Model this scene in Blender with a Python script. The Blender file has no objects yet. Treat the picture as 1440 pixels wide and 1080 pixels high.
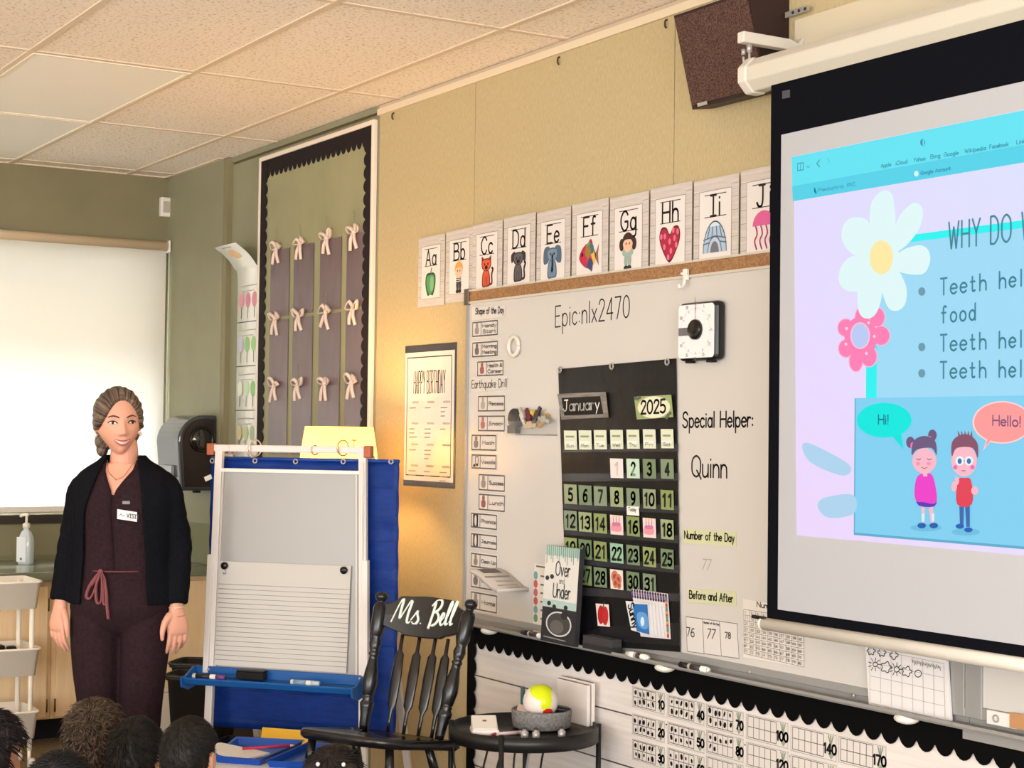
import bpy, bmesh, math, random
from mathutils import Vector, Matrix, noise
random.seed(7)
PI = math.pi
SC = bpy.context.scene
COL = SC.collection

# ------------------------------------------------------------------ camera, world, sun, exposure
HC = 1.49                                   # lens height above the floor
FPX = 2335.5; YAW = 1.01906; PITCH = 0.029464; ROLL = 0.012310
_f = Vector((-math.sin(YAW)*math.cos(PITCH), math.cos(YAW)*math.cos(PITCH), math.sin(PITCH)))
_r0 = Vector((math.cos(YAW), math.sin(YAW), 0)); _u0 = _r0.cross(_f)
_r = _r0*math.cos(ROLL)+_u0*math.sin(ROLL); _u = -_r0*math.sin(ROLL)+_u0*math.cos(ROLL)
CAMP = Vector((0, 0, HC))
cd = bpy.data.cameras.new('camera'); cam = bpy.data.objects.new('camera', cd); COL.objects.link(cam)
cd.sensor_width = 36; cd.lens = 36*FPX/1440; cd.clip_start = .05
m3 = Matrix((_r, _u, -_f)).transposed()
cam.matrix_world = Matrix.Translation(CAMP) @ m3.to_4x4()
SC.camera = cam
SC.view_settings.view_transform = 'Standard'; SC.view_settings.look = 'None'
SC.view_settings.gamma = 1; SC.view_settings.use_curve_mapping = False
SC.view_settings.exposure = 0.2
wd = bpy.data.worlds.new('world'); SC.world = wd; wd.use_nodes = True
bg = wd.node_tree.nodes['Background']; bg.inputs[0].default_value = (.99, .99, 1.0, 1); bg.inputs[1].default_value = .8

def area(name, loc, target, sx, sy, power, color):
    l = bpy.data.lights.new(name, 'AREA'); l.shape = 'RECTANGLE'; l.size = sx; l.size_y = sy
    l.energy = power; l.color = color
    o = bpy.data.objects.new(name, l); COL.objects.link(o); o.location = loc
    o.rotation_euler = (Vector(target)-Vector(loc)).to_track_quat('-Z', 'Y').to_euler()
    return o
# daylight outside the shaded window, high above the eave; then two added fill lights on the open sides of the room
area('daylight_window', (-11.2, .8, 3.6), (-8.5, .9, 1.4), 4.5, 2.2, 3700, (.93, .98, 1))
area('fill_opposite', (-.6, -5.2, 1.5), (-4.6, 2, 2.6), 6.5, 1.7, 260, (.97, .98, 1))  # unseen fill added for the walls and ceiling, no window stands here
area('fill_rear', (2.7, -.8, 1.5), (-7, 1.6, .9), 4.5, 1.6, 290, (1, .97, .93))  # unseen fill added to brighten the cabinets and cart, no window behind it
# added sun through the open side behind the camera onto the carpet; its bounce lights the ceiling
sl = bpy.data.lights.new('sun', 'SUN'); sl.energy = 40; sl.angle = .03; sl.color = (1, .97, .94)
so = bpy.data.objects.new('sun', sl); COL.objects.link(so); so.rotation_euler = (math.radians(53), 0, 0)

# ------------------------------------------------------------------ measuring helpers (photograph pixel -> point on a known plane)
def ray(a, b): return _f + _r*((a-720)/FPX) - _u*((b-540)/FPX)
def onY(a, b, y): d = ray(a, b); return CAMP + d*(y/d.y)
def onX(a, b, x): d = ray(a, b); return CAMP + d*(x/d.x)
def onZ(a, b, z): d = ray(a, b); return CAMP + d*((z-HC)/d.z)
def onD(a, b, dist): return CAMP + ray(a, b)*dist
WY = 3.085                                  # the long display wall
WX = -8.487                                 # the window wall
CEIL = HC+1.339

# ------------------------------------------------------------------ materials
def lin(c):
    o = []
    for v in c[:3]:
        v = v/255.0
        o.append(v/12.92 if v <= .04045 else ((v+.055)/1.055)**2.4)
    return tuple(o)+(1,)
_M = {}
def mat(color, rough=.6, metal=0, emis=0, spec=.4, bump=0, bscale=200, coat=0, name=None, sheen=0):
    key = (tuple(color), rough, metal, emis, spec, bump, bscale, coat, sheen)
    if key in _M: return _M[key]
    m = bpy.data.materials.new(name or 'paint_%d_%d_%d' % tuple(int(c) for c in color[:3])); m.use_nodes = True
    n = m.node_tree.nodes; b = n['Principled BSDF']
    b.inputs['Base Color'].default_value = lin(color); b.inputs['Roughness'].default_value = rough
    b.inputs['Metallic'].default_value = metal; b.inputs['Specular IOR Level'].default_value = spec
    if coat: b.inputs['Coat Weight'].default_value = coat; b.inputs['Coat Roughness'].default_value = .12
    if sheen: b.inputs['Sheen Weight'].default_value = sheen
    if emis:
        b.inputs['Emission Color'].default_value = lin(color); b.inputs['Emission Strength'].default_value = emis
    if bump:
        t = n.new('ShaderNodeTexNoise'); t.inputs['Scale'].default_value = bscale; t.inputs['Detail'].default_value = 3
        g = n.new('ShaderNodeNewGeometry') if False else n.new('ShaderNodeTexCoord')
        k = n.new('ShaderNodeBump'); k.inputs['Strength'].default_value = bump; k.inputs['Distance'].default_value = .01
        L = m.node_tree.links
        L.new(g.outputs['Object'], t.inputs['Vector']); L.new(t.outputs['Fac'], k.inputs['Height']); L.new(k.outputs['Normal'], b.inputs['Normal'])
    _M[key] = m
    return m
def noisy(name, c1, c2, scale=(1, 1, 1), nscale=8, detail=5, rough=.7, bump=0, lo=.35, hi=.65, spec=.3, coat=0, metal=0, vor=False):
    """two tones mixed by stretched noise"""
    m = bpy.data.materials.new(name); m.use_nodes = True
    n = m.node_tree.nodes; L = m.node_tree.links; b = n['Principled BSDF']
    tc = n.new('ShaderNodeTexCoord'); mp = n.new('ShaderNodeMapping'); mp.inputs['Scale'].default_value = scale
    if vor:
        t = n.new('ShaderNodeTexVoronoi'); out = t.outputs['Distance']
    else:
        t = n.new('ShaderNodeTexNoise'); t.inputs['Detail'].default_value = detail; out = t.outputs['Fac']
    t.inputs['Scale'].default_value = nscale
    r = n.new('ShaderNodeValToRGB'); r.color_ramp.elements[0].position = lo; r.color_ramp.elements[1].position = hi
    r.color_ramp.elements[0].color = lin(c1); r.color_ramp.elements[1].color = lin(c2)
    L.new(tc.outputs['Object'], mp.inputs[0]); L.new(mp.outputs[0], t.inputs['Vector']); L.new(out, r.inputs[0]); L.new(r.outputs[0], b.inputs['Base Color'])
    b.inputs['Roughness'].default_value = rough; b.inputs['Specular IOR Level'].default_value = spec; b.inputs['Metallic'].default_value = metal
    if coat: b.inputs['Coat Weight'].default_value = coat
    if bump:
        k = n.new('ShaderNodeBump'); k.inputs['Strength'].default_value = bump; k.inputs['Distance'].default_value = .01
        L.new(out, k.inputs['Height']); L.new(k.outputs['Normal'], b.inputs['Normal'])
    return m

# ------------------------------------------------------------------ object helpers
def tag(o, label=None, cat=None, group=None, kind=None):
    if label: o['label'] = label
    if cat: o['category'] = cat
    if group: o['group'] = group
    if kind: o['kind'] = kind
    return o
def empty(name, loc=(0, 0, 0), rz=0, label=None, cat=None, group=None, rot=None):
    o = bpy.data.objects.new(name, None); COL.objects.link(o); o.empty_display_size = .1
    o.location = loc; o.rotation_euler = rot or (0, 0, rz)
    return tag(o, label, cat, group)
def kids_of(o): return [c for c in bpy.data.objects if c.parent == o]
def copy_tree(o, parent=None):
    c = o.copy(); COL.objects.link(c)
    if parent: c.parent = parent
    for ch in kids_of(o): copy_tree(ch, c)
    return c

class MB:
    """collects geometry, builds ONE mesh object"""
    def __init__(s): s.v = []; s.f = []; s.m = []; s.mats = []; s.sm = []
    def mi(s, m):
        if m is None: return 0
        if m not in s.mats: s.mats.append(m)
        return s.mats.index(m)
    def add(s, vs, fs, m=None, smooth=False):
        b = len(s.v); s.v += [Vector(p) for p in vs]; k = s.mi(m)
        for f in fs: s.f.append([i+b for i in f]); s.m.append(k); s.sm.append(smooth)
        return s
    def box(s, c, d, m=None, rot=None):
        x, y, z = d[0]/2, d[1]/2, d[2]/2
        vs = [Vector((i, j, k)) for i in (-x, x) for j in (-y, y) for k in (-z, z)]
        if rot is not None: vs = [rot @ p for p in vs]
        vs = [p+Vector(c) for p in vs]
        return s.add(vs, [(0, 1, 3, 2), (4, 6, 7, 5), (0, 4, 5, 1), (2, 3, 7, 6), (0, 2, 6, 4), (1, 5, 7, 3)], m)
    def box2(s, a, b, m=None):
        return s.box([(a[i]+b[i])/2 for i in range(3)], [abs(b[i]-a[i]) for i in range(3)], m)
    def rings(s, rs, m=None, smooth=True, cap0=True, cap1=True, closed=True):
        n = len(rs[0]); vs = [p for r in rs for p in r]; fs = []
        for i in range(len(rs)-1):
            for j in range(n if closed else n-1):
                k = (j+1) % n
                fs.append((i*n+j, i*n+k, (i+1)*n+k, (i+1)*n+j))
        if closed and cap0: fs.append(tuple(range(n-1, -1, -1)))
        if closed and cap1: fs.append(tuple(range((len(rs)-1)*n, len(rs)*n)))
        return s.add(vs, fs, m, smooth)
    def tube(s, pts, r, n=8, m=None, cap=True, flat=1.0):
        pts = [Vector(p) for p in pts]; rs = []
        R = r if isinstance(r, (list, tuple)) else [r]*len(pts)
        up = None
        for i, p in enumerate(pts):
            t = (pts[min(i+1, len(pts)-1)]-pts[max(i-1, 0)])
            if t.length < 1e-9: t = Vector((0, 0, 1))
            t.normalize()
            if up is None: up = t.orthogonal().normalized()
            else:
                up = up - t*up.dot(t)
                if up.length < 1e-6: up = t.orthogonal()
                up.normalize()
            w = t.cross(up)
            rs.append([p+up*(R[i]*math.cos(2*PI*j/n))+w*(R[i]*flat*math.sin(2*PI*j/n)) for j in range(n)])
        return s.rings(rs, m, True, cap, cap)
    def lathe(s, prof, c=(0, 0, 0), n=24, m=None, rot=None, sx=1, sy=1):
        rs = []
        for r, z in prof:
            ring = [Vector((r*sx*math.cos(2*PI*j/n), r*sy*math.sin(2*PI*j/n), z)) for j in range(n)]
            if rot is not None: ring = [rot @ p for p in ring]
            rs.append([p+Vector(c) for p in ring])
        return s.rings(rs, m, True)
    def ball(s, c, r, m=None, n=16, k=10, rot=None):
        rx, ry, rz = r if isinstance(r, (tuple, list)) else (r, r, r)
        rs = []
        for i in range(k+1):
            a = -PI/2+PI*i/k; a = max(min(a, PI/2-.03), -PI/2+.03)
            ring = [Vector((rx*math.cos(a)*math.cos(2*PI*j/n), ry*math.cos(a)*math.sin(2*PI*j/n), rz*math.sin(a))) for j in range(n)]
            if rot is not None: ring = [rot @ p for p in ring]
            rs.append([p+Vector(c) for p in ring])
        return s.rings(rs, m, True)
    def prism(s, poly, o, u, v, w, m=None, smooth=False):
        """2-D outline in frame (o,u,v) extruded along w"""
        o, u, v, w = Vector(o), Vector(u), Vector(v), Vector(w); n = len(poly)
        a = [o+u*p[0]+v*p[1] for p in poly]; b = [p+w for p in a]
        fs = [tuple(range(n-1, -1, -1)), tuple(range(n, 2*n))]+[(i, (i+1) % n, n+(i+1) % n, n+i) for i in range(n)]
        return s.add(a+b, fs, m, smooth)
    def ring4(s, o, u, v, w, a0, b0, a1, b1, t, m=None):
        """one mitred rectangular frame, bar width t, extruded along w"""
        o, u, v, w = Vector(o), Vector(u), Vector(v), Vector(w)
        P = [(a0, b0), (a1, b0), (a1, b1), (a0, b1), (a0+t, b0+t), (a1-t, b0+t), (a1-t, b1-t), (a0+t, b1-t)]
        vs = [o+u*p[0]+v*p[1]+w*k for k in (0, 1) for p in P]; fs = []
        for i in range(4):
            j = (i+1) % 4
            fs += [(i, j, 4+j, 4+i), (8+i, 12+i, 12+j, 8+j), (i, 8+i, 8+j, j), (4+i, 4+j, 12+j, 12+i)]
        return s.add(vs, fs, m)
    def build(s, name, m=None, parent=None, world=False, bevel=0, segs=2, remesh=0, smoothit=0, subs=0, solid=0, keep=False, auto=True):
        me = bpy.data.meshes.new(name); vs = s.v
        loc = None
        if parent is not None and world:
            L = parent.location; vs = [p-L for p in vs]
        if parent is None and not keep:
            xs = [p.x for p in vs]; ys = [p.y for p in vs]; zs = [p.z for p in vs]
            loc = Vector(((min(xs)+max(xs))/2, (min(ys)+max(ys))/2, min(zs))); vs = [p-loc for p in vs]
        me.from_pydata([tuple(p) for p in vs], [], s.f); 
        ms = [m] if m is not None and not isinstance(m, (list, tuple)) else list(m or s.mats)
        for q in ms: me.materials.append(q)
        if len(ms) > 1:
            for p, k in zip(me.polygons, s.m): p.material_index = k
        for p, k in zip(me.polygons, s.sm): p.use_smooth = k
        bm = bmesh.new(); bm.from_mesh(me); bmesh.ops.recalc_face_normals(bm, faces=bm.faces); bm.to_mesh(me); bm.free()
        o = bpy.data.objects.new(name, me); COL.objects.link(o)
        if parent is not None: o.parent = parent
        if loc is not None: o.location = loc
        if solid:
            k = o.modifiers.new('solid', 'SOLIDIFY'); k.thickness = solid; k.offset = 0
        if bevel:
            k = o.modifiers.new('bevel', 'BEVEL'); k.width = bevel; k.segments = segs; k.limit_method = 'ANGLE'; k.angle_limit = .7
        if remesh:
            k = o.modifiers.new('remesh', 'REMESH'); k.mode = 'VOXEL'; k.voxel_size = remesh; k.use_smooth_shade = True
        if smoothit:
            k = o.modifiers.new('smooth', 'SMOOTH'); k.iterations = smoothit; k.factor = .5
        if subs:
            k = o.modifiers.new('subs', 'SUBSURF'); k.levels = subs; k.render_levels = subs
        return o

def crs(pts, n=6, closed=False):
    """Catmull-Rom through points (any dimension)"""
    P = [tuple(p) for p in pts]; out = []; N = len(P)
    g = (lambda i: P[i % N]) if closed else (lambda i: P[min(max(i, 0), N-1)])
    for i in range(N if closed else N-1):
        a, b, c, d = g(i-1), g(i), g(i+1), g(i+2)
        for k in range(n):
            t = k/n
            out.append(tuple(.5*(2*b[j]+(c[j]-a[j])*t+(2*a[j]-5*b[j]+4*c[j]-d[j])*t*t+(3*b[j]-a[j]-3*c[j]+d[j])*t**3) for j in range(len(b))))
    if not closed: out.append(P[-1])
    return out

# ------------------------------------------------------------------ single-stroke lettering (cap height 10 units)
G = {
'A':(6,"0,0 3,10 6,0;1.2,3.5 4.8,3.5"),'B':(6,"0,0 0,10;~0,10 3.5,10 5,8.7 5,6.7 3.5,5.3 0,5.3;~0,5.3 4,5.3 6,4 6,1.5 4,0 0,0"),
'C':(6,"~6,8 4.5,9.8 2.5,9.8 .5,7.5 0,5 .5,2.5 2.5,.2 4.5,.2 6,2"),'D':(6,"0,0 0,10;~0,10 3,10 5.5,8 6,5 5.5,2 3,0 0,0"),
'E':(5,"5,10 0,10 0,0 5,0;0,5.2 4,5.2"),'F':(5,"5,10 0,10 0,0;0,5.2 4,5.2"),
'G':(6.2,"~6,8 4.5,9.8 2.5,9.8 .5,7.5 0,5 .5,2.5 2.5,.2 4.5,.2 6,2;6,2 6,4.6 3.6,4.6"),'H':(6,"0,0 0,10;6,0 6,10;0,5 6,5"),
'I':(4,"0,10 4,10;2,10 2,0;0,0 4,0"),'J':(5.5,"1.5,10 5.5,10;~4,10 4,3 3,.3 1.2,.3 0,2"),'K':(6,"0,0 0,10;6,10 0,4.5;2,6 6,0"),
'L':(5,"0,10 0,0 5,0"),'M':(7,"0,0 .6,10 3.5,3 6.4,10 7,0"),'N':(6,"0,0 0,10 6,0 6,10"),'O':(7,"@3.5,10 .6,8.3 0,5 .6,1.7 3.5,0 6.4,1.7 7,5 6.4,8.3"),
'P':(6,"0,0 0,10;~0,10 4,10 6,8.6 6,6.4 4,5 0,5"),'Q':(7,"@3.5,10 .6,8.3 0,5 .6,1.7 3.5,0 6.4,1.7 7,5 6.4,8.3;4,3 7.4,-1"),
'R':(6,"0,0 0,10;~0,10 4,10 6,8.6 6,6.4 4,5 0,5;3,5 6,0"),'S':(6,"~5.6,8.4 4,10 1.8,9.8 .5,7.8 1.6,5.8 4.4,4.6 5.6,2.6 4.4,.4 2,0 .2,1.6"),
'T':(6,"0,10 6,10;3,10 3,0"),'U':(6,"~0,10 0,3 1,.6 3,0 5,.6 6,3 6,10"),'V':(6,"0,10 3,0 6,10"),'W':(8,"0,10 2,0 4,8 6,0 8,10"),
'X':(6,"0,10 6,0;0,0 6,10"),'Y':(6,"0,10 3,5 6,10;3,5 3,0"),'Z':(6,"0,10 6,10 0,0 6,0"),
'a':(4.6,"@4.4,3 3.8,5.2 2.2,6 .6,5 0,3 .6,1 2.2,0 3.8,.8;4.6,6 4.6,0"),'b':(4.6,"0,10 0,0;@0,3 .6,5.2 2.4,6 4,5 4.6,3 4,1 2.4,0 .6,.8"),
'c':(4.2,"~4.2,5 2.6,6 .8,5.2 0,3 .8,.8 2.6,0 4.2,1"),'d':(4.6,"4.6,10 4.6,0;@4.4,3 3.8,5.2 2.2,6 .6,5 0,3 .6,1 2.2,0 3.8,.8"),
'e':(4.4,"~.1,3.2 4.4,3.3 4.1,5 2.4,6 .7,5 0,3 .8,.8 2.6,0 4.2,1.1"),'f':(3.6,"~3.6,9.4 2.6,10 1.6,9 1.4,7 1.4,0;0,6 3.2,6"),
'g':(4.6,"@4.4,3 3.8,5.2 2.2,6 .6,5 0,3 .6,1 2.2,0 3.8,.8;~4.6,6 4.6,-1.5 3.8,-3.3 2,-3.6 .4,-2.6"),'h':(4.4,"0,10 0,0;~0,3.6 1,5.6 2.6,6 4,5 4.4,3 4.4,0"),
'i':(.8,".4,6 .4,0;.4,8.3 .4,8.5"),'j':(2,"~1.6,6 1.6,-2 .8,-3.4 -.4,-3;1.6,8.3 1.6,8.5"),'k':(4,"0,10 0,0;3.8,6 0,2.6;1.2,3.6 4,0"),'l':(.8,".4,10 .4,0"),
'm':(7,"0,6 0,0;~0,4 1,5.7 2.2,6 3.3,5 3.5,3 3.5,0;~3.5,4 4.5,5.7 5.7,6 6.8,5 7,3 7,0"),'n':(4.4,"0,6 0,0;~0,3.6 1,5.6 2.6,6 4,5 4.4,3 4.4,0"),
'o':(4.8,"@2.4,6 .6,5 0,3 .6,1 2.4,0 4.2,1 4.8,3 4.2,5"),'p':(4.6,"0,6 0,-3.6;@0,3 .6,5.2 2.4,6 4,5 4.6,3 4,1 2.4,0 .6,.8"),
'q':(4.6,"4.6,6 4.6,-3.6;@4.4,3 3.8,5.2 2.2,6 .6,5 0,3 .6,1 2.2,0 3.8,.8"),'r':(3,"0,6 0,0;~0,3.4 .8,5.4 2,6 3,5.6"),
's':(3.8,"~3.6,5 2,6 .5,5 .6,3.6 3,2.6 3.6,1.2 2.2,0 .1,.9"),'t':(3.4,"~1.4,9 1.4,1.6 2,.2 3.4,.6;0,6 3.2,6"),'u':(4.4,"~0,6 0,2.4 .6,.5 2,0 3.6,.7 4.4,2.6;4.4,6 4.4,0"),
'v':(4.4,"0,6 2.2,0 4.4,6"),'w':(6.4,"0,6 1.6,0 3.2,5 4.8,0 6.4,6"),'x':(4.2,"0,6 4.2,0;0,0 4.2,6"),'y':(4.4,"0,6 2.4,0;4.4,6 1.2,-3.4"),'z':(4.2,"0,6 4.2,6 0,0 4.2,0"),
'0':(5.4,"@2.7,10 .6,8.3 0,5 .6,1.7 2.7,0 4.8,1.7 5.4,5 4.8,8.3"),'1':(3,".2,8 2,10 2,0"),'2':(5.2,"~.2,7.8 1.2,9.6 3,10 4.8,8.8 4.6,6.4 .2,.1;.1,0 5.2,0"),
'3':(5,"~.2,8.6 2,10 4.2,9.2 4.6,7.2 3.6,5.6 2,5.3;~2,5.3 4,5 5,3.2 4.6,1.2 2.6,0 .1,1.2"),'4':(5.4,"4,0 4,10 0,3 5.4,3"),
'5':(5,"4.6,10 .6,10 .3,5.4;~.3,5.4 2.4,6 4.4,5 5,3 4.4,1 2.4,0 .1,1"),'6':(5,"~4.4,9.4 2.6,9.6 .8,7 .1,3.4 .8,.8 2.6,0 4.4,1 4.9,3 4.2,5 2.6,5.7 .8,4.6 .2,3"),
'7':(5,"0,10 5,10 1.8,0"),'8':(5,"@2.5,10 .6,9 .6,6.6 2.5,5.3 4.6,3.8 4.8,1.4 2.5,0 .2,1.4 .4,3.8 2.5,5.3 4.4,6.6 4.4,9"),'9':(5,"@4.7,7 4,9.2 2.4,10 .7,9 .1,7 .8,5 2.4,4.3 4,5;~4.8,7 4.6,3.6 3.4,1 1.4,0"),
':':(1,".5,1 .5,1.3;.5,5 .5,5.3"),'.':(1,".4,.1 .4,.3"),'!':(1,".5,10 .5,3;.5,.2 .5,.4"),"'":(1,".5,10 .5,8"),'&':(6,"~6,0 1.4,7 1.6,9.4 3,10 4,8.8 3.4,7 .8,4.4 0,2.2 1,.4 3,0 5,1.6 6,4"),' ':(3.2,""),'-':(3,"0,4.5 3,4.5"),
}
_gc = {}
def glyph(ch):
    if ch in _gc: return _gc[ch]
    w, sp = G[ch]; st = []
    for k in sp.split(';'):
        if not k: continue
        mode = k[0] if k[0] in '~@' else ''
        pts = [tuple(float(q) for q in p.split(',')) for p in k.lstrip('~@').split()]
        if mode == '~': pts = crs(pts, 4)
        if mode == '@': pts = crs(pts, 4, True); pts.append(pts[0])
        st.append(pts)
    _gc[ch] = (w, st); return _gc[ch]
def textw(txt, gap=1.6): return sum(glyph(c)[0]+gap for c in txt)-gap

class Plane:
    def __init__(s, o, u, v):
        s.o = Vector(o); s.u = Vector(u).normalized(); s.v = Vector(v).normalized(); s.n = s.u.cross(s.v)   # n towards the viewer
    def pt(s, a, b, h=0): return s.o+s.u*a+s.v*b+s.n*h
    def px(s, a, b):
        d = ray(a, b); t = (s.o-CAMP).dot(s.n)/d.dot(s.n); q = CAMP+d*t-s.o
        return (q.dot(s.u), q.dot(s.v))
def wallplane(y=WY, off=0): return Plane((0, y-off, 0), (1, 0, 0), (0, 0, 1))

class Draw:
    """printed or drawn artwork on a plane: thin layers of coloured shapes, one mesh"""
    def __init__(s, pl, h=.0004, step=.00004, emis=0, rough=.6, coat=0):
        s.pl = pl; s.h = h; s.step = step; s.mb = MB(); s.emis = emis; s.rough = rough; s.coat = coat
    def M(s, c): return mat(c, s.rough, emis=s.emis, spec=.3, coat=s.coat) if isinstance(c, (tuple, list)) else c
    def up(s): s.h += s.step
    def poly(s, pts, c):
        s.up(); s.mb.add([s.pl.pt(a, b, s.h) for a, b in pts], [tuple(range(len(pts)))], s.M(c)); return s
    def P(s, pts): return [s.pl.px(*p) for p in pts]
    def ppoly(s, pts, c): return s.poly(s.P(pts), c)
    def rect(s, a0, b0, a1, b1, c): return s.poly([(a0, b0), (a1, b0), (a1, b1), (a0, b1)], c)
    def ell(s, a, b, ra, rb, c, n=22, rot=0):
        cr, sr = math.cos(rot), math.sin(rot)
        return s.poly([(a+ra*math.cos(2*PI*i/n)*cr-rb*math.sin(2*PI*i/n)*sr, b+ra*math.cos(2*PI*i/n)*sr+rb*math.sin(2*PI*i/n)*cr) for i in range(n)], c)
    def blob(s, pts, c, n=5): return s.poly(crs(pts, n, True), c)
    def pblob(s, pts, c, n=5): return s.poly(crs(s.P(pts), n, True), c)
    def line(s, pts, w, c, joints=True, lift=True):
        if lift: s.up()
        m = s.M(c); pl = s.pl; h = s.h
        for i in range(len(pts)-1):
            a, b = Vector(pts[i]), Vector(pts[i+1]); d = b-a
            if d.length < 1e-9: continue
            d.normalize(); q = Vector((-d.y, d.x))*w/2
            s.mb.add([pl.pt(*(a+q), h), pl.pt(*(a-q), h), pl.pt(*(b-q), h), pl.pt(*(b+q), h)], [(0, 1, 2, 3)], m)
        if joints:
            for p in pts:
                s.mb.add([pl.pt(p[0]+w/2*math.cos(k*PI/4+.39), p[1]+w/2*math.sin(k*PI/4+.39), h+.00001) for k in range(8)], [tuple(range(8))], m)
        return s
    def pline(s, pts, w, c): return s.line(s.P(pts), w, c)
    def frame(s, a0, b0, a1, b1, w, c):
        return s.line([(a0, b0), (a1, b0), (a1, b1), (a0, b1), (a0, b0)], w, c)
    def text(s, txt, a, b, h, thick, c, width=None, slant=0, gap=1.6, du=(1, 0)):
        """baseline start (a,b), cap height h; width stretches the line to that length; du = baseline direction"""
        s.up(); k = h/10; kx = k if width is None else width/textw(txt, gap); x = 0
        ux, uy = du
        for ch in txt:
            w, st = glyph(ch)
            for p in st:
                q = []
                for gx, gy in p:
                    X = (x+gx+slant*gy)*kx; Y = gy*k
                    q.append((a+X*ux, b+X*uy+Y))
                s.line(q, thick, c, lift=False)
            x += w+gap
        return s
    def ptext(s, txt, p0, p1, hpx, thick, c, **kw):
        """baseline from pixel p0 to p1, cap height in pixels at the start"""
        A, B, T = s.pl.px(*p0), s.pl.px(*p1), s.pl.px(p0[0], p0[1]-hpx)
        d = Vector((B[0]-A[0], B[1]-A[1])); L = d.length
        return s.text(txt, A[0], A[1], (Vector(T)-Vector(A)).length, thick, c, width=L, du=(d.x/L, d.y/L), **kw)
    def build(s, name, parent=None, world=True, **kw): return s.mb.build(name, None, parent, world, **kw)

def sheet(plane, pts, thick=.0012, h=0):
    """a thin sheet with real thickness lying on a plane; pts in plane coordinates"""
    mb = MB(); mb.prism(pts, plane.pt(0, 0, h), plane.u, plane.v, plane.n*thick); return mb
def rectpts(a0, b0, a1, b1): return [(a0, b0), (a1, b0), (a1, b1), (a0, b1)]
def paper(name, plane, pts, m, label, cat, group=None, thick=.0012, h=0, parent_draw=None):
    """single sheet as a thing: Empty at its base, child 'sheet'; returns root"""
    cs = [plane.pt(a, b, h) for a, b in pts]
    lo = min(cs, key=lambda p: p.z); c = sum(cs, Vector())/len(cs)
    root = empty(name, (c.x, c.y, lo.z), 0, label, cat, group)
    sheet(plane, pts, thick, h).build('sheet', m, root, True)
    return root

# ================================================================== THE SETTING
W0 = wallplane()
M_TAN = noisy('woven_tan_wall_panel', (178, 161, 121), (196, 179, 140), (30, 30, 9), 6, 4, .85, .08, .25, .75)
M_SAGE = noisy('sage_green_paint', (138, 136, 111), (145, 143, 117), (1, 1, 1), 3, 2, .6, 0)
M_OLIVE = noisy('olive_green_paint', (128, 121, 92), (136, 128, 98), (1, 1, 1), 3, 2, .55, 0)
M_CREAM = mat((222, 205, 178), .6)
M_WHITE = mat((232, 228, 220), .5)
M_BLACK = mat((10, 10, 11), .6)
M_GLOSSBLACK = mat((16, 16, 18), .28)
M_ALU = mat((158, 157, 155), .45, .25)
M_STEEL = mat((176, 172, 168), .35, .45)
M_PAPER = mat((214, 209, 204), .55)

fl = MB(); fl.box2((-8.7, -5.2, -.1), (2.6, 3.3, 0))
tag(fl.build('floor', noisy('brown_tweed_carpet', (112, 98, 72), (150, 134, 106), (1, 1, 1), 60, 4, .95, .2)), kind='structure')
tag(MB().box2((-22, -9, -.3), (-8.75, 12, -.2)).build('trim_4', mat((170, 168, 160), .9)), kind='structure')   # pavement outside

# ceiling: fissured lay-in tiles on a white T-grid
def ceiling_mat():
    m = bpy.data.materials.new('fissured_ceiling_tile'); m.use_nodes = True
    n = m.node_tree.nodes; L = m.node_tree.links; b = n['Principled BSDF']; b.inputs['Roughness'].default_value = .9
    tc = n.new('ShaderNodeTexCoord'); mp = n.new('ShaderNodeMapping'); mp.inputs['Scale'].default_value = (1, 1, 1)
    t = n.new('ShaderNodeTexNoise'); t.inputs['Scale'].default_value = 84; t.inputs['Detail'].default_value = 2.5; t.inputs['Distortion'].default_value = .6
    r = n.new('ShaderNodeValToRGB'); r.color_ramp.elements[0].position = .33; r.color_ramp.elements[1].position = .45
    r.color_ramp.elements[0].color = lin((206, 186, 170)); r.color_ramp.elements[1].color = lin((246, 236, 226))
    k = n.new('ShaderNodeBump'); k.inputs['Strength'].default_value = .2; k.inputs['Distance'].default_value = .01
    L.new(tc.outputs['Object'], mp.inputs[0]); L.new(mp.outputs[0], t.inputs['Vector']); L.new(t.outputs['Fac'], r.inputs[0]); L.new(r.outputs[0], b.inputs['Base Color'])
    L.new(r.outputs[0], k.inputs['Height']); L.new(k.outputs['Normal'], b.inputs['Normal'])
    return m
ce = MB(); ce.box2((-8.7, -5.2, CEIL), (2.6, 3.3, CEIL+.1))
ceil = tag(ce.build('ceiling', ceiling_mat()), kind='structure')
GX, GY = -4.678, 2.828
gr = MB()
for i in range(-3, 6):
    gr.box2((GX+1.22*i-.012, -5.2, CEIL-.004), (GX+1.22*i+.012, WY, CEIL+.002))
for j in range(-13, 1):
    gr.box2((WX, GY+.61*j-.012, CEIL-.005), (2.6, GY+.61*j+.012, CEIL+.002))
gr.box2((WX, -5.2, CEIL-.006), (WX+.022, 3.05, CEIL+.002)); gr.box2((WX, 3.03, CEIL-.006), (-7.7, 3.055, CEIL+.002))
g = gr.build('grid', mat((222, 204, 184), .6), ceil, True)

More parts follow.
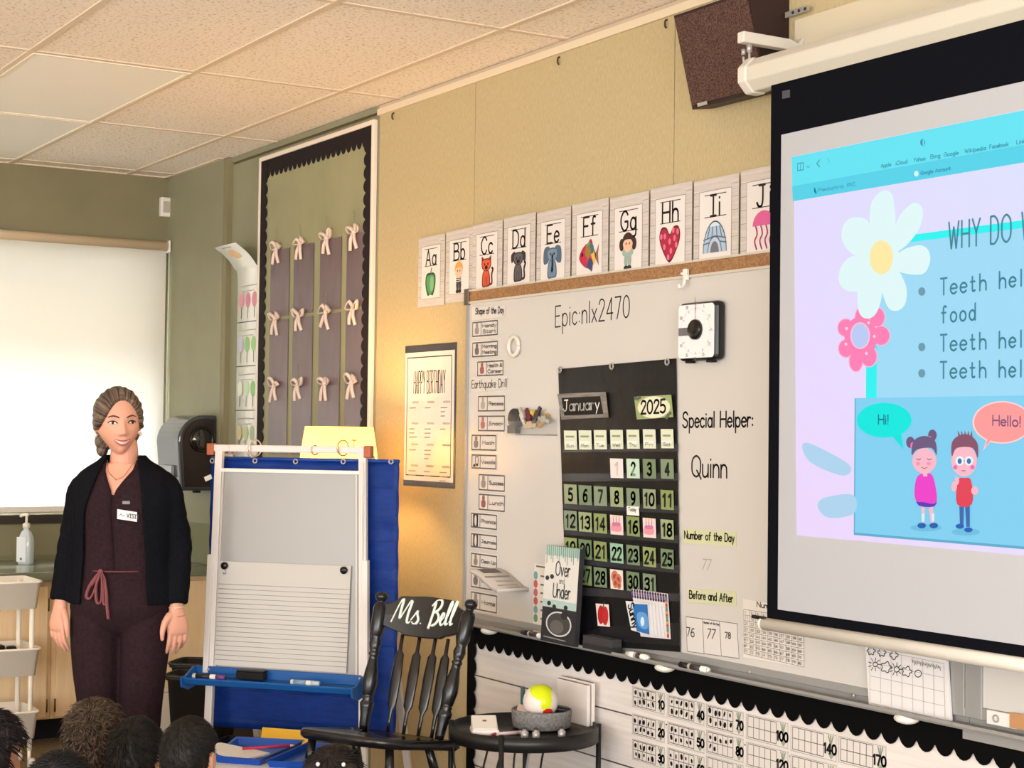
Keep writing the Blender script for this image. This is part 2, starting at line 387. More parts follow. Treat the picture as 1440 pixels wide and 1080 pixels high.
# walls
WT = onY(533, 162, WY).z                     # top edge of the panelling
tag(MB().box2((-7.72, WY+.012, 0), (2.6, WY+.2, CEIL)).build('wall_right', mat((110, 92, 62), .8)), kind='structure')
back = bpy.data.objects['wall_right']
XT = -6.075                                   # green wall ends, tan panelling begins
seams = [XT, -5.295, -4.078, -2.861, -1.644, -.427, .79, 2.007, 2.6]
for a, b in zip(seams, seams[1:]):
    MB().box2((a+.002, WY, 0), (b-.002, WY+.014, WT)).build('panel', M_TAN, back, True)
MB().box2((-7.72, WY, 0), (XT-.002, WY+.014, WT)).build('green_panel', M_SAGE, back, True)
tag(MB().box2((XT, WY-.004, WT), (2.6, WY+.014, CEIL-.002)).build('trim_1', mat((196, 176, 150), .7)), kind='structure')
tag(MB().box2((-7.70, WY-.004, WT+.012), (XT, WY+.014, CEIL-.002)).build('trim_2', M_SAGE), kind='structure')
tag(MB().box2((XT, WY-.012, WT-.004), (2.6, WY+.002, WT+.022)).build('trim_3', M_CREAM), kind='structure')
tag(MB().box2((-8.7, 3.055, 0), (-7.70, 3.3, CEIL)).build('wall_corner', M_SAGE), kind='structure')
tag(MB().box2((-7.70, 3.058, 0), (-7.655, WY+.01, CEIL-.002)).build('trim_5', M_OLIVE), kind='structure')

# window wall with its opening
y1 = onX(222, 450, WX).y; z1 = onX(222, 372, WX).z; z0 = onX(40, 722, WX).z-.0; y0 = .3
wl = MB()
wl.box2((WX-.2, -5.2, 0), (WX, 3.3, z0)); wl.box2((WX-.2, -5.2, z1), (WX, 3.3, CEIL)); wl.box2((WX-.2, y1, z0), (WX, 3.3, z1)); wl.box2((WX-.2, -5.2, z0), (WX, y0, z1))
tag(wl.build('wall_far', M_OLIVE), kind='structure')
win = tag(empty('window_1', (WX-.12, (y0+y1)/2, z0)), kind='structure')
fr = MB(); BR = mat((52, 46, 40), .4, .3)
fr.ring4((WX-.15, 0, 0), (0, 1, 0), (0, 0, 1), (.06, 0, 0), y0, z0, y1, z1, .05); fr.box2((WX-.145, 1.62, z0+.051), (WX-.095, 1.67, z1-.051))
fr.build('window_frame', BR, win, True)
gm = bpy.data.materials.new('clear_window_glass'); gm.use_nodes = True
n = gm.node_tree.nodes; n.remove(n['Principled BSDF']); tr = n.new('ShaderNodeBsdfTransparent'); gl = n.new('ShaderNodeBsdfGlossy'); gl.inputs['Roughness'].default_value = .02
mx = n.new('ShaderNodeMixShader'); mx.inputs[0].default_value = .06
gm.node_tree.links.new(tr.outputs[0], mx.inputs[1]); gm.node_tree.links.new(gl.outputs[0], mx.inputs[2]); gm.node_tree.links.new(mx.outputs[0], n['Material Output'].inputs[0])
MB().box2((WX-.123, y0+.04, z0+.04), (WX-.119, y1-.04, z1-.04)).build('window_pane', gm, win, True)
MB().box2((WX-.01, y0-.05, z0-.05), (WX+.03, y1+.06, z0-.005)).build('window_sill', BR, win, True)
# roof eave outside, it shades the upper part of the blind
tag(MB().box2((-10.2, -3, z1-.02), (-8.69, 6, z1+.08)).build('trim_6', mat((190, 165, 130), .8)), kind='structure')

# roller blind
def blind_mat():
    m = bpy.data.materials.new('translucent_blind_cloth'); m.use_nodes = True
    n = m.node_tree.nodes; L = m.node_tree.links; out = n['Material Output']; n.remove(n['Principled BSDF'])
    d = n.new('ShaderNodeBsdfDiffuse'); d.inputs[0].default_value = lin((228, 220, 206))
    t = n.new('ShaderNodeBsdfTranslucent'); t.inputs[0].default_value = lin((238, 240, 240))
    x = n.new('ShaderNodeMixShader'); x.inputs[0].default_value = .5
    L.new(d.outputs[0], x.inputs[1]); L.new(t.outputs[0], x.inputs[2]); L.new(x.outputs[0], out.inputs[0])
    return m
bx = WX+.055
yb1 = onX(232, 450, bx).y; zt = onX(232, 352, bx).z; zb = onX(40, 717, bx).z
bl = empty('roller_blind', (bx, 1.6, zb), 0, 'cream translucent roller blind glowing with daylight over the window', 'window blind')
MB().box2((bx-.0008, y0-.08, zb), (bx+.0008, yb1, zt+.02)).build('blind_cloth', blind_mat(), bl, True)
MB().tube([(bx-.005, y0-.08, zt+.022), (bx-.005, yb1+.005, zt+.022)], .026, 16).build('roller', mat((224, 200, 168), .6), bl, True)
MB().box2((bx-.008, y0-.08, zb-.012), (bx+.008, yb1, zb+.016)).build('bottom_bar', mat((226, 216, 204), .5), bl, True, bevel=.003)
MB().box2((bx-.035, yb1+.006, zt-.012), (bx+.024, yb1+.018, zt+.052)).build('end_bracket', M_WHITE, bl, True, bevel=.004)
ch = MB()
for k in (0, 1):
    ch.tube([(bx+.012, yb1+.012+.016*k, zt+.01), (bx+.012, yb1+.012+.016*k, zb+.1)], .0035, 6)
ch.tube([(bx+.012, yb1+.012, zb+.1), (bx+.012, yb1+.020, zb+.09), (bx+.012, yb1+.028, zb+.1)], .0035, 6)
ch.build('pull_chain', mat((208, 214, 200), .4), bl, True)

# motion sensor in the corner
p = onX(232, 292, WX)
ms = empty('motion_sensor', (WX, p.y, p.z-.05), 0, 'small white motion sensor high on the green window wall by the corner', 'motion sensor')
MB().box2((WX, p.y-.034, p.z-.052), (WX+.035, p.y+.034, p.z+.052)).build('case', M_WHITE, ms, True, bevel=.006)
MB().box2((WX+.03, p.y-.024, p.z-.03), (WX+.039, p.y+.02, p.z+.03)).build('lens', mat((188, 176, 160), .3), ms, True, bevel=.004)

# ceiling lights: flat white diffusers in the grid
for k, (i, lab) in enumerate(((-2, 'flat white light panel in the ceiling grid, the larger-looking one nearer the middle'), (-3, 'flat white light panel in the ceiling grid beside the window wall'))):
    x0 = GX+1.22*i if i > -3 else WX+.02; x1 = GX+1.22*(i+1)
    ya, yb = GY-.61*2, GY-.61
    if i == -3: x0 = GX+1.22*-3
    t = empty('ceiling_light', ((x0+x1)/2, (ya+yb)/2, CEIL-.006), 0, lab, 'ceiling light', 'light panels in the ceiling')
    MB().box2((x0+.02, ya+.02, CEIL-.006), (x1-.02, yb-.02, CEIL-.001)).build('diffuser', mat((246, 243, 238), .45), t, True, bevel=.002)
    f = MB(); f.ring4((0, 0, CEIL-.0095), (1, 0, 0), (0, 1, 0), (0, 0, .004), x0+.010, ya+.010, x1-.010, yb-.010, .013)
    f.build('rim', mat((240, 228, 208), .5), t, True)

# counter, backsplash, cabinets
CT = .818
WOOD = noisy('pale_maple_laminate', (242, 210, 164), (250, 222, 180), (1, 6, .6), 5, 4, .45, 0)
tag(MB().box2((WX+.0005, -1.2, CT+.02), (WX+.014, 3.04, z0-.055)).build('backsplash', M_OLIVE), 'olive backsplash strip under the window behind the counter', 'backsplash')
zbs = onY(275, 735, 3.055).z
tag(MB().box2((WX+.02, 3.043, CT+.008), (-7.705, 3.055, zbs)).build('backsplash', mat((122, 124, 96), .45)), 'short grey green backsplash on the corner wall below the towel dispenser', 'backsplash')
ct = MB(); ct.box2((WX+.001, -1.2, CT-.045), (-7.72, 3.054, CT))
tag(ct.build('countertop', noisy('grey_green_laminate', (118, 122, 104), (128, 132, 112), (1, 1, 1), 30, 2, .22, 0), bevel=.005), 'long grey green laminate countertop under the window', 'countertop')
CX = -7.765
ye = onX(73, 930, CX).y
units = [(ye, 3.053, 'maple base cabinet under the counter, beside the corner and behind the standing woman'), (ye-.9, ye, 'maple base cabinet under the counter, behind the white rolling cart')]
for k, (a, b, lab) in enumerate(units):
    cb = empty('base_cabinet', (-8.1, (a+b)/2, 0), 0, lab, 'cabinet', 'base cabinets under the window counter')
    MB().box2((WX+.005, a+.001, .125), (CX-.02, b-.001, CT-.046)).build('body', WOOD, cb, True)
    MB().box2((WX+.06, a+.001, 0), (-7.97, b-.001, .125)).build('toe_kick', M_BLACK, cb, True)
    nd = 1 if k == 0 else 2; w = (b-a)/nd
    for j in range(nd):
        dr = MB().box2((CX-.019, a+w*j+.022, .135), (CX, a+w*(j+1)-.022, CT-.07)).build('door', WOOD, cb, True, bevel=.003)
        hy = a+w*j+.02 if (k == 0) else (a+w*(j+1)-.02 if j else a+.02)
        for hz in (.19, .66):
            MB().tube([(CX-.004, hy, hz-.03), (CX-.004, hy, hz+.03)], .005, 8).build('hinge', mat((120, 98, 62), .35, .8), dr, False).location = (-cb.location)
# baseboard of the display wall
tag(MB().box2((-7.6, WY-.012, 0), (2.6, WY, .1)).build('baseboard_right', mat((60, 48, 38), .6)), kind='structure')

# ================================================================== THINGS ON THE DISPLAY WALL
INK = (22, 22, 24); GREYINK = (120, 116, 114)
ORD = ['leftmost', 'second', 'third', 'rightmost']

# ---- far bulletin board with plum sheets and ribbon bows
tl, tr = W0.px(370, 223), W0.px(532, 168)
bx0, bx1, bz1 = tl[0], tr[0], (tl[1]+tr[1])/2; bz0 = bz1-1.62
Z = HC
def Wp(off): return wallplane(WY, off)
bb = empty('bulletin_board', ((bx0+bx1)/2, WY, bz0), 0, 'tall green-backed bulletin board with white frame and dark scalloped border, left of the tan wall', 'bulletin board')
MB().box2((bx0+.01, WY-.012, bz0+.01), (bx1-.01, WY-.001, bz1-.01)).build('backing', noisy('sage_backing_paper', (148, 145, 112), (156, 153, 118), (1, 1, 1), 4, 2, .7, 0), bb, True)
f = MB(); f.ring4((0, WY-.022, 0), (1, 0, 0), (0, 0, 1), (0, .021, 0), bx0, bz0, bx1, bz1, .02)
f.build('frame', mat((232, 220, 206), .45), bb, True, bevel=.003)
def scallop(a0, b0, a1, b1, depth, pitch, side, amp=.6):
    """border strip polygon along a line, scalloped on one side (side = unit 2-D vector)"""
    L = math.hypot(a1-a0, b1-b0); n = max(3, round(L/pitch)); ux, uy = (a1-a0)/L, (b1-b0)/L
    pts = [(a0, b0), (a1, b1)]; q = []
    for i in range(n):
        for k in range(7):
            t = (i+k/6)/n*L; h = depth*(1-amp)+depth*amp*math.sin(PI*k/6)**.7
            q.append((a0+ux*t+side[0]*h, b0+uy*t+side[1]*h))
    return pts+q[::-1]
DARKB = mat((36, 29, 31), .7, spec=.15)
P0 = Wp(.0125); sc = MB()
for s in (scallop(bx0+.02, bz1-.02, bx1-.02, bz1-.02, .085, .05, (0, -1), .35), scallop(bx0+.02, bz0+.02, bx1-.02, bz0+.02, .07, .05, (0, 1), .35)):
    sc.prism(s, P0.pt(0, 0, 0), P0.u, P0.v, P0.n*.002)
for s in (scallop(bx0+.02, bz0, bx0+.02, bz1-.02, .075, .055, (1, 0), .3), scallop(bx1-.02, bz0, bx1-.02, bz1-.02, .075, .055, (-1, 0), .3)):
    sc.prism(s, P0.pt(0, 0, .0025), P0.u, P0.v, P0.n*.002)
sc.build('scalloped_border', DARKB, bb, True)
PLUM = noisy('plum_sheet_plastic', (104, 86, 92), (112, 94, 99), (3, 1, .8), 4, 2, .3, .12, .4, .6, .5)
RIB = mat((226, 204, 190), .6)
cols = [P0.px((379.6+407.4)/2, 440)[0], P0.px(427, 430)[0], P0.px(465, 420)[0], P0.px(503.5, 415)[0]]
rows = [(P0.px(450, 342)[1]+P0.px(503, 325)[1])/2, P0.px(463, 441)[1], P0.px(463, 541)[1]]
pw = .212
pb = Wp(.015)
for j, zt_ in enumerate(rows):
    rn = ['top', 'middle', 'lowest'][j]
    hh = (rows[0]-rows[1])*.955
    for i, cx in enumerate(cols):
        root = paper('display_sheet', pb, [(cx-pw/2, zt_-hh), (cx+pw/2, zt_-hh), (cx+pw/2, zt_), (cx-pw/2, zt_)], PLUM,
                     'glossy plum sheet in the %s row of the green bulletin board, %s of four' % (rn, ORD[i]), 'sheet', 'plum sheets on the green bulletin board', .001)
        bw = empty('ribbon_bow', pb.pt(cx-.02, zt_+.005, .006), 0, 'pale ribbon bow pinned at the top of the %s plum sheet in the %s row' % (ORD[i], rn), 'bow', 'ribbon bows on the green bulletin board')
        m = MB(); rr = random.Random(i*7+j)
        for sg in (-1, 1):
            lp = [(0, 0, 0), (sg*.025, -.012, .022+rr.uniform(-.006, .012)), (sg*.056, -.014, .018+rr.uniform(-.016, .016)), (sg*.04, -.008, -.002), (0, -.002, 0)]
            m.tube(crs(lp, 5), .0085, 6, flat=.3)
        m.build('loop', RIB, bw)
        for sg in (-1, 1):
            MB().tube(crs([(0, -.004, 0), (sg*.016, -.012, -.03), (sg*rr.uniform(.02, .042), -.01, -.062-rr.uniform(0, .02))], 5), [.008]*11, 6, flat=.3).build('tail', RIB, bw)
        MB().ball((0, -.006, 0), (.012, .009, .012), n=10, k=6).build('knot', RIB, bw)
        if j == 0 or (i+j) % 3 == 0:
            MB().tube(crs([(.006, -.004, .004), (.01, -.008, .05), (.0, -.008, .09)], 4), .0012, 5).build('thread', mat((140, 134, 110), .6), bw)

# ---- curling strip of tree cards left of the bulletin board
pl = Wp(.008)
st = empty('counting_strip', onY(350, 640, WY-.01), 0, 'long white strip of tree picture cards curling off the wall left of the bulletin board', 'wall strip')
xs = (pl.px(333.5, 500)[0], pl.px(364, 500)[0]); zc = pl.px(345, 390)[1]; zlow = pl.px(345, 640)[1]-.12
prof = [(WY-.008, zlow), (WY-.010, zc-.25), (WY-.012, zc), (WY-.032, zc+.05), (WY-.075, zc+.10), (WY-.135, zc+.142)]
prof = crs(prof, 6)
m = MB(); m.rings([[Vector((xs[0], y, z)), Vector((xs[1], y, z))] for y, z in prof], None, True, closed=False)
m.build('strip', mat((226, 228, 220), .5), st, True, solid=.0015)
d = Draw(pl, .0042)
w_ = xs[1]-xs[0]
edges = [pl.px(345, y)[1] for y in (391, 453, 515, 577, 640)]
treec = [((214, 150, 168), (206, 132, 156), (214, 146, 164)), ((190, 190, 215), (150, 196, 130), (160, 204, 136)), ((214, 224, 206), (196, 220, 180), (140, 198, 130)), ((200, 190, 150), (190, 200, 150), (170, 195, 170))]
for k in range(4):
    zt_, zb_ = edges[k], edges[k+1]
    d.line([(xs[0], zt_), (xs[1], zt_)], .004, (70, 70, 70))
    d.text(['Trees by the way', 'Trees about that', 'Trees about', 'Caretakers'][k][:0] or '', 0, 0, .01, .001, INK)
    for j in range(3):
        cx = xs[0]+w_*(.2+.3*j); cz = zt_*.42+zb_*.58
        d.ell(cx, cz+.015, .031, .037, treec[k][j]); d.line([(cx, cz-.07), (cx, cz-.02)], .006, (90, 80, 60))
    d.line([(xs[0]+.03, zt_-.04), (xs[1]-.03, zt_-.04)], .005, (170, 170, 168))
    d.line([(xs[0]+.05, zt_-.065), (xs[1]-.06, zt_-.065)], .005, (180, 180, 178))
d.build('print', st)
tp = Plane(Vector((xs[0], prof[-1][0], prof[-1][1])), (1, 0, 0), (0, prof[-8][0]-prof[-1][0], prof[-8][1]-prof[-1][1]))
tp = Plane(Vector((xs[0], WY-.105, zc+.121)), (1, 0, 0), (0, -.06, .042))
d = Draw(tp, .004); d.ell(w_*.5, -.028, .04, .032, (232, 190, 140)); d.ell(w_*.62, -.035, .025, .02, (236, 206, 160)); d.line([(w_*.3, .022), (w_*.7, .022)], .005, (150, 150, 148)); d.build('picture', st)

# ---- happy birthday poster (laminated, with loose dark backing)
c = [Wp(.004).px(*p) for p in ((570, 490), (640, 484), (642, 683), (567, 678))]
px0, px1, pz0, pz1 = c[0][0], c[1][0], (c[2][1]+c[3][1])/2, (c[0][1]+c[1][1])/2
hb = paper('birthday_poster', Wp(.001), rectpts(px0-.004, pz0-.012, px1+.008, pz1+.008), mat((44, 40, 44), .3), 'laminated white HAPPY BIRTHDAY name chart on dark backing between the easel and the whiteboard', 'poster')
sheet(Wp(.0025), rectpts(px0, pz0+.01, px1-.004, pz1-.02), .001).build('laminated_chart', mat((222, 210, 202), .16, coat=.6), hb, True)
d = Draw(Wp(.0036), .0002)
d.frame(px0+.02, pz0+.03, px1-.024, pz1-.04, .0045, (60, 58, 60))
d.text('HAPPY BIRTHDAY', px0+.075, pz1-.18, .085, .0045, (60, 58, 60), width=.25, gap=2.2)
rr = random.Random(3)
for r in range(4):
    for k in range(3):
        x = px0+.045+.125*k; z = pz1-.215-.082*r
        d.line([(x+.02, z), (x+.07, z)], .008, (176, 166, 160))
        for q in range(rr.randint(0, 3)):
            d.line([(x, z-.022-.016*q), (x+rr.uniform(.03, .06), z-.0215-.016*q)], .0045, (150, 142, 138))
d.build('print', hb)

# ---- whiteboard, its cork map rail, tray
wx0 = -5.303; wx1 = -2.866; wtop = HC+.474; wbot = HC-.675
BOARD = mat((206, 202, 197), .22, spec=.5)
wb = empty('whiteboard', ((wx0+wx1)/2, WY, wbot), 0, 'wide whiteboard with handwriting, cork top rail and aluminium tray', 'whiteboard')
MB().box2((wx0, WY-.012, wbot), (wx1, WY-.001, wtop)).build('writing_surface', BOARD, wb, True)
f = MB(); f.box2((wx0-.012, WY-.018, wbot), (wx0+.006, WY-.001, wtop)); f.box2((wx1-.05, WY-.018, wbot), (wx1-.006, WY-.001, wtop)); f.box2((wx0, WY-.016, wbot), (wx1, WY-.001, wbot+.022))
f.build('frame', M_ALU, wb, True, bevel=.002)
rl = MB(); rl.box2((wx0, WY-.02, wtop), (wx1, WY-.001, wtop+.008)); rl.box2((wx0, WY-.02, wtop+.045), (wx1, WY-.001, wtop+.052))
rail = rl.build('map_rail', mat((214, 206, 194), .4, .3), wb, True)
MB().box2((wx0+.004, WY-.016, wtop+.008), (wx1, WY-.002, wtop+.045)).build('cork_strip', noisy('cork', (138, 100, 66), (168, 128, 90), (1, 1, 1), 150, 3, .9, .1), wb, True)
MB().box2((wx0-.02, WY-.024, wtop-.004), (wx0+.012, WY-.001, wtop+.056)).build('rail_end', mat((110, 100, 88), .4, .6), wb, True, bevel=.003)
t = MB(); pr = [(0, 0), (.058, 0), (.064, .006), (.064, .014), (.058, .011), (.054, .007), (.004, .007), (.004, .012), (0, .012)]
t.prism([(-a, b) for a, b in pr], (wx0+.03, WY-.001, wbot-.022), (0, 1, 0), (0, 0, 1), (wx1-wx0-.03, 0, 0))
t.box2((wx0, WY-.006, wbot-.05), (wx1, WY-.0012, wbot+.002)); t.box2((wx0, WY-.018, wbot-.03), (wx1, WY-.002, wbot-.018))
t.build('tray', M_ALU, wb, True)
for a, b in ((688, 880), (935, 940), (1275, 1010)):
    q = onY(a, b, WY-.04)
    MB().ball((q.x, WY-.04, wbot-.028), (.035, .03, .014), n=14, k=8).build('tray_bracket', M_WHITE, wb, True)
for a, b in ((1054, 945), (1200, 978)):
    q = onY(a, b, WY-.017); MB().lathe([(.006, 0), (.006, .003), (.001, .004)], (q.x, WY-.016, q.z), 10, rot=Matrix.Rotation(PI/2, 3, 'X')).build('screw', M_STEEL, wb, True)
d = Draw(Wp(.012), .0003)
d.ptext('Epic:nlx2470', (781, 460), (885, 446), 29, .005, INK, gap=2.0)
d.ptext('Special Helper:', (960, 601), (1059, 600), 21, .0062, INK)
d.ptext('Quinn', (973, 670), (1022, 672), 29, .0062, INK)
d.ptext('77', (986, 801), (998, 802), 15, .0028, (150, 146, 140), slant=.25)
d.build('handwriting', wb)

# second whiteboard further right
w2 = empty('whiteboard', (wx1+.6, WY, wbot), 0, 'second whiteboard to the right, showing only under the end of the projection screen', 'whiteboard')
MB().box2((wx1+.004, WY-.012, wbot), (wx1+1.2, WY-.001, wtop)).build('writing_surface', BOARD, w2, True)
f = MB(); f.box2((wx1, WY-.018, wbot), (wx1+.05, WY-.001, wtop)); f.box2((wx1, WY-.016, wbot), (wx1+1.2, WY-.001, wbot+.03)); f.build('frame', M_ALU, w2, True, bevel=.002)
t = MB(); t.prism([(-a, b) for a, b in pr], (wx1+.002, WY-.001, wbot-.022), (0, 1, 0), (0, 0, 1), (1.2, 0, 0)); t.box2((wx1+.002, WY-.006, wbot-.05), (wx1+1.2, WY-.0012, wbot+.002)); t.box2((wx1+.002, WY-.03, wbot-.05), (wx1+1.2, WY-.002, wbot-.018)); t.build('tray', M_ALU, w2, True)
q = onY(1416, 1013, WY-.02)
ml = empty('label_strip', (q.x, WY-.02, wbot+.0), 0, 'small white magnet strip with a ring at the lower edge of the second whiteboard', 'magnet')
MB().box2((q.x-.06, WY-.022, q.z-.016), (q.x+.03, WY-.0165, q.z+.016)).build('strip', M_WHITE, ml, True)
MB().tube([(q.x-.03+.008*math.cos(k*PI/8), WY-.025, q.z+.008*math.sin(k*PI/8)) for k in range(17)], .002, 6).build('ring', M_STEEL, ml, True)
q = onY(1432, 1020, WY-.03)
ru = MB(); ru.box2((q.x-.03, WY-.026, wbot-.002), (q.x+.2, WY-.0225, wbot+.034))
ru = tag(ru.build('wooden_ruler', mat((188, 140, 96), .5)), 'end of a wooden ruler standing in the tray at the right edge', 'ruler')

# ---- alphabet cards
def mini(d, pts, c): d.blob(pts, c)
SKINP = (226, 184, 156)
def pic_apple(d, S):
    d.blob([S(-.3, .25), S(-.08, .32), S(.0, .26), S(.1, .32), S(.32, .24), S(.36, -.05), S(.2, -.42), S(0, -.4), S(-.2, -.42), S(-.36, -.05)], (34, 84, 48))
    d.blob([S(-.25, .2), S(-.05, .24), S(.1, .25), S(.27, .18), S(.28, -.05), S(.12, -.34), S(-.1, -.36), S(-.28, -.05)], (80, 150, 96)); d.ell(*S(.1, -.05), .016, .03, (124, 178, 130)); d.line([S(0, .26), S(.07, .46)], .006, (70, 54, 40))
def pic_kid(d, S, hair, top, bot, girl=False):
    if girl:
        d.ell(*S(-.3, .18), .013, .02, hair); d.ell(*S(.3, .18), .013, .02, hair)
    d.blob([S(-.16, -.1), S(.16, -.1), S(.14, -.42), S(.02, -.42), S(0, -.2), S(-.02, -.42), S(-.14, -.42)], bot, 2)
    d.blob([S(-.2, .06), S(.2, .06), S(.22, -.12), S(-.22, -.12)], top)
    for k in range(3):
        if not girl: d.line([S(-.16, .02-.06*k), S(.16, .02-.06*k)], .004, (40, 40, 44))
    d.ell(*S(0, .24), .027, .033, SKINP)
    d.blob([S(-.25, .2), S(-.22, .4), S(0, .5), S(.22, .4), S(.25, .2), S(.14, .3), S(-.14, .3)], hair)
    for sx in (-.08, .08): d.ell(*S(sx, .2), .003, .004, INK, 8)
    d.ell(*S(-.08, -.45), .012, .007, (40, 40, 40)); d.ell(*S(.08, -.45), .012, .007, (40, 40, 40))
def pic_beast(d, S, c, dark, ears, tail=True):
    if tail: d.line([S(*p) for p in crs([(.16, -.4), (.36, -.36), (.34, -.1), (.42, .05), (.36, .1)], 4)], .009, dark)
    d.blob([S(-.2, .02), S(.16, .02), S(.24, -.4), S(.0, -.46), S(-.26, -.42)], dark); d.blob([S(-.16, 0), S(.12, 0), S(.18, -.36), S(0, -.42), S(-.2, -.38)], c)
    for sx in (-1, 1):
        if ears == 'point': d.poly([S(sx*.3, .5), S(sx*.3, .2), S(sx*.05, .36)], dark)
        if ears == 'flop': d.blob([S(sx*.2, .44), S(sx*.42, .36), S(sx*.4, .12), S(sx*.26, .2)], dark)
        if ears == 'big': d.blob([S(sx*.16, .44), S(sx*.46, .4), S(sx*.48, -.02), S(sx*.2, .04)], dark)
    d.blob([S(-.28, .36), S(0, .42), S(.28, .36), S(.26, .12), S(0, .02), S(-.26, .12)], dark); d.blob([S(-.24, .33), S(0, .38), S(.24, .33), S(.22, .13), S(0, .05), S(-.22, .13)], c)
    if ears == 'big': d.line([S(*p) for p in crs([(0, .2), (.02, -.05), (-.02, -.25)], 4)], .014, dark)
    else: d.ell(*S(0, .14), .01, .008, INK)
    for sx in (-.1, .1): d.ell(*S(sx, .24), .004, .005, INK, 8)
    d.line([S(-.08, -.42), S(-.06, -.15)], .003, dark); d.line([S(.06, -.42), S(.05, -.15)], .003, dark)
def pic_fish(d, S):
    d.poly([S(.3, -.05), S(.52, .3), S(.48, 0), S(.52, -.32)], (150, 100, 80)); d.blob([S(-.05, .3), S(.1, .46), S(.2, .26)], (150, 60, 60)); d.blob([S(0, -.3), S(.16, -.46), S(.2, -.22)], (90, 90, 70))
    body = [S(-.5, -.04), S(-.3, .24), S(.02, .34), S(.3, .12), S(.38, -.05), S(.25, -.2), S(0, -.36), S(-.3, -.26)]
    d.blob(body, (48, 60, 90)); d.blob([S(-.49, -.04), S(-.3, .23), S(-.12, .3), S(-.14, 0), S(-.08, -.32), S(-.3, -.25)], (186, 44, 70))
    for k, (x, y, cc) in enumerate(((.0, .2, (110, 150, 100)), (.05, .05, (230, 170, 60)), (.16, .0, (240, 190, 80)), (.12, .16, (70, 110, 110)), (.2, -.12, (220, 180, 80)), (.02, -.12, (200, 60, 80)), (.08, -.24, (60, 70, 110)), (-.04, .1, (150, 120, 60)))): d.ell(*S(x, y), .017, .02, cc, 10)
    d.ell(*S(-.34, .04), .006, .007, INK, 8)
def pic_heart(d, S):
    H = [S(0, .24), S(.16, .42), S(.38, .42), S(.47, .18), S(.34, -.14), S(0, -.5), S(-.34, -.14), S(-.47, .18), S(-.38, .42), S(-.16, .42)]
    d.blob(H, (96, 24, 42)); d.blob([S(0, .2), S(.16, .37), S(.36, .37), S(.43, .17), S(.3, -.13), S(0, -.44), S(-.3, -.13), S(-.43, .17), S(-.36, .37), S(-.16, .37)], (170, 38, 66))
    for x, y in ((-.22, .2), (.22, .12), (0, .05), (-.24, -.08), (.06, -.2), (.16, .33), (.36, .28), (-.06, -.36), (.3, -.06), (-.38, .2)): d.ell(*S(x, y), .0065, .0095, (216, 110, 140), 12)
def pic_igloo(d, S):
    arc = lambda r, q, n=14: [S(r*math.cos(PI*k/n), -.36+q*math.sin(PI*k/n)) for k in range(n+1)]
    d.poly(arc(.5, .8), (70, 84, 104)); d.poly(arc(.47, .76), (168, 190, 212)); d.poly([S(.18*math.cos(PI*k/10), .3+.1*math.sin(PI*k/10)) for k in range(11)], (206, 220, 232))
    for rr_ in (.25, .38): d.line([S(-.5*math.cos(rr_), -.36+.8*rr_*1.1), S(0, -.3+.8*rr_*1.15), S(.5*math.cos(rr_), -.36+.8*rr_*1.1)], .004, (90, 104, 126))
    for x in (-.3, -.12, .1, .3): d.line([S(x, .0), S(x*.7, .28)], .004, (90, 104, 126))
    d.poly(arc(.3, .42), (80, 94, 116)); d.poly(arc(.27, .38), (176, 196, 216)); d.poly(arc(.18, .28), (110, 112, 122))
def pic_jelly(d, S):
    for x in (-.3, -.1, .1, .28): d.line([S(*p) for p in crs([(x, .1), (x+.06, -.1), (x-.04, -.26), (x+.04, -.46)], 3)], .006, (170, 60, 110))
    d.poly([S(.42*math.cos(PI*k/12), .1+.36*math.sin(PI*k/12)) for k in range(13)], (214, 96, 150))
pics = {'A': ('green apple', pic_apple), 'B': ('child in a striped shirt', lambda d, S: pic_kid(d, S, (226, 160, 80), (232, 228, 226), (70, 66, 80))), 'C': ('orange cat', lambda d, S: pic_beast(d, S, (212, 86, 52), (120, 50, 36), 'point')),
        'D': ('dark grey dog', lambda d, S: pic_beast(d, S, (92, 88, 92), (52, 50, 54), 'flop')), 'E': ('blue grey elephant', lambda d, S: pic_beast(d, S, (116, 140, 164), (82, 102, 124), 'big', False)), 'F': ('colourful fish', pic_fish),
        'G': ('girl with pigtails', lambda d, S: pic_kid(d, S, (60, 42, 38), (150, 176, 170), (150, 170, 160), True)), 'H': ('red heart with pink spots', pic_heart), 'I': ('igloo', pic_igloo), 'J': ('pink jellyfish', pic_jelly)}
CARDP = noisy('shiplap_printed_card', (192, 183, 178), (212, 204, 198), (3, 1, 40), 3, 4, .4, 0, .3, .7, .4, .3)
ca, cj = Wp(.006).px(587, 385)[0], Wp(.006).px(1044, 315)[0]
pitch = (cj-ca)/9; cw = pitch*.985; czt = HC+.762; czb = HC+.490
lp_ = Wp(.003)
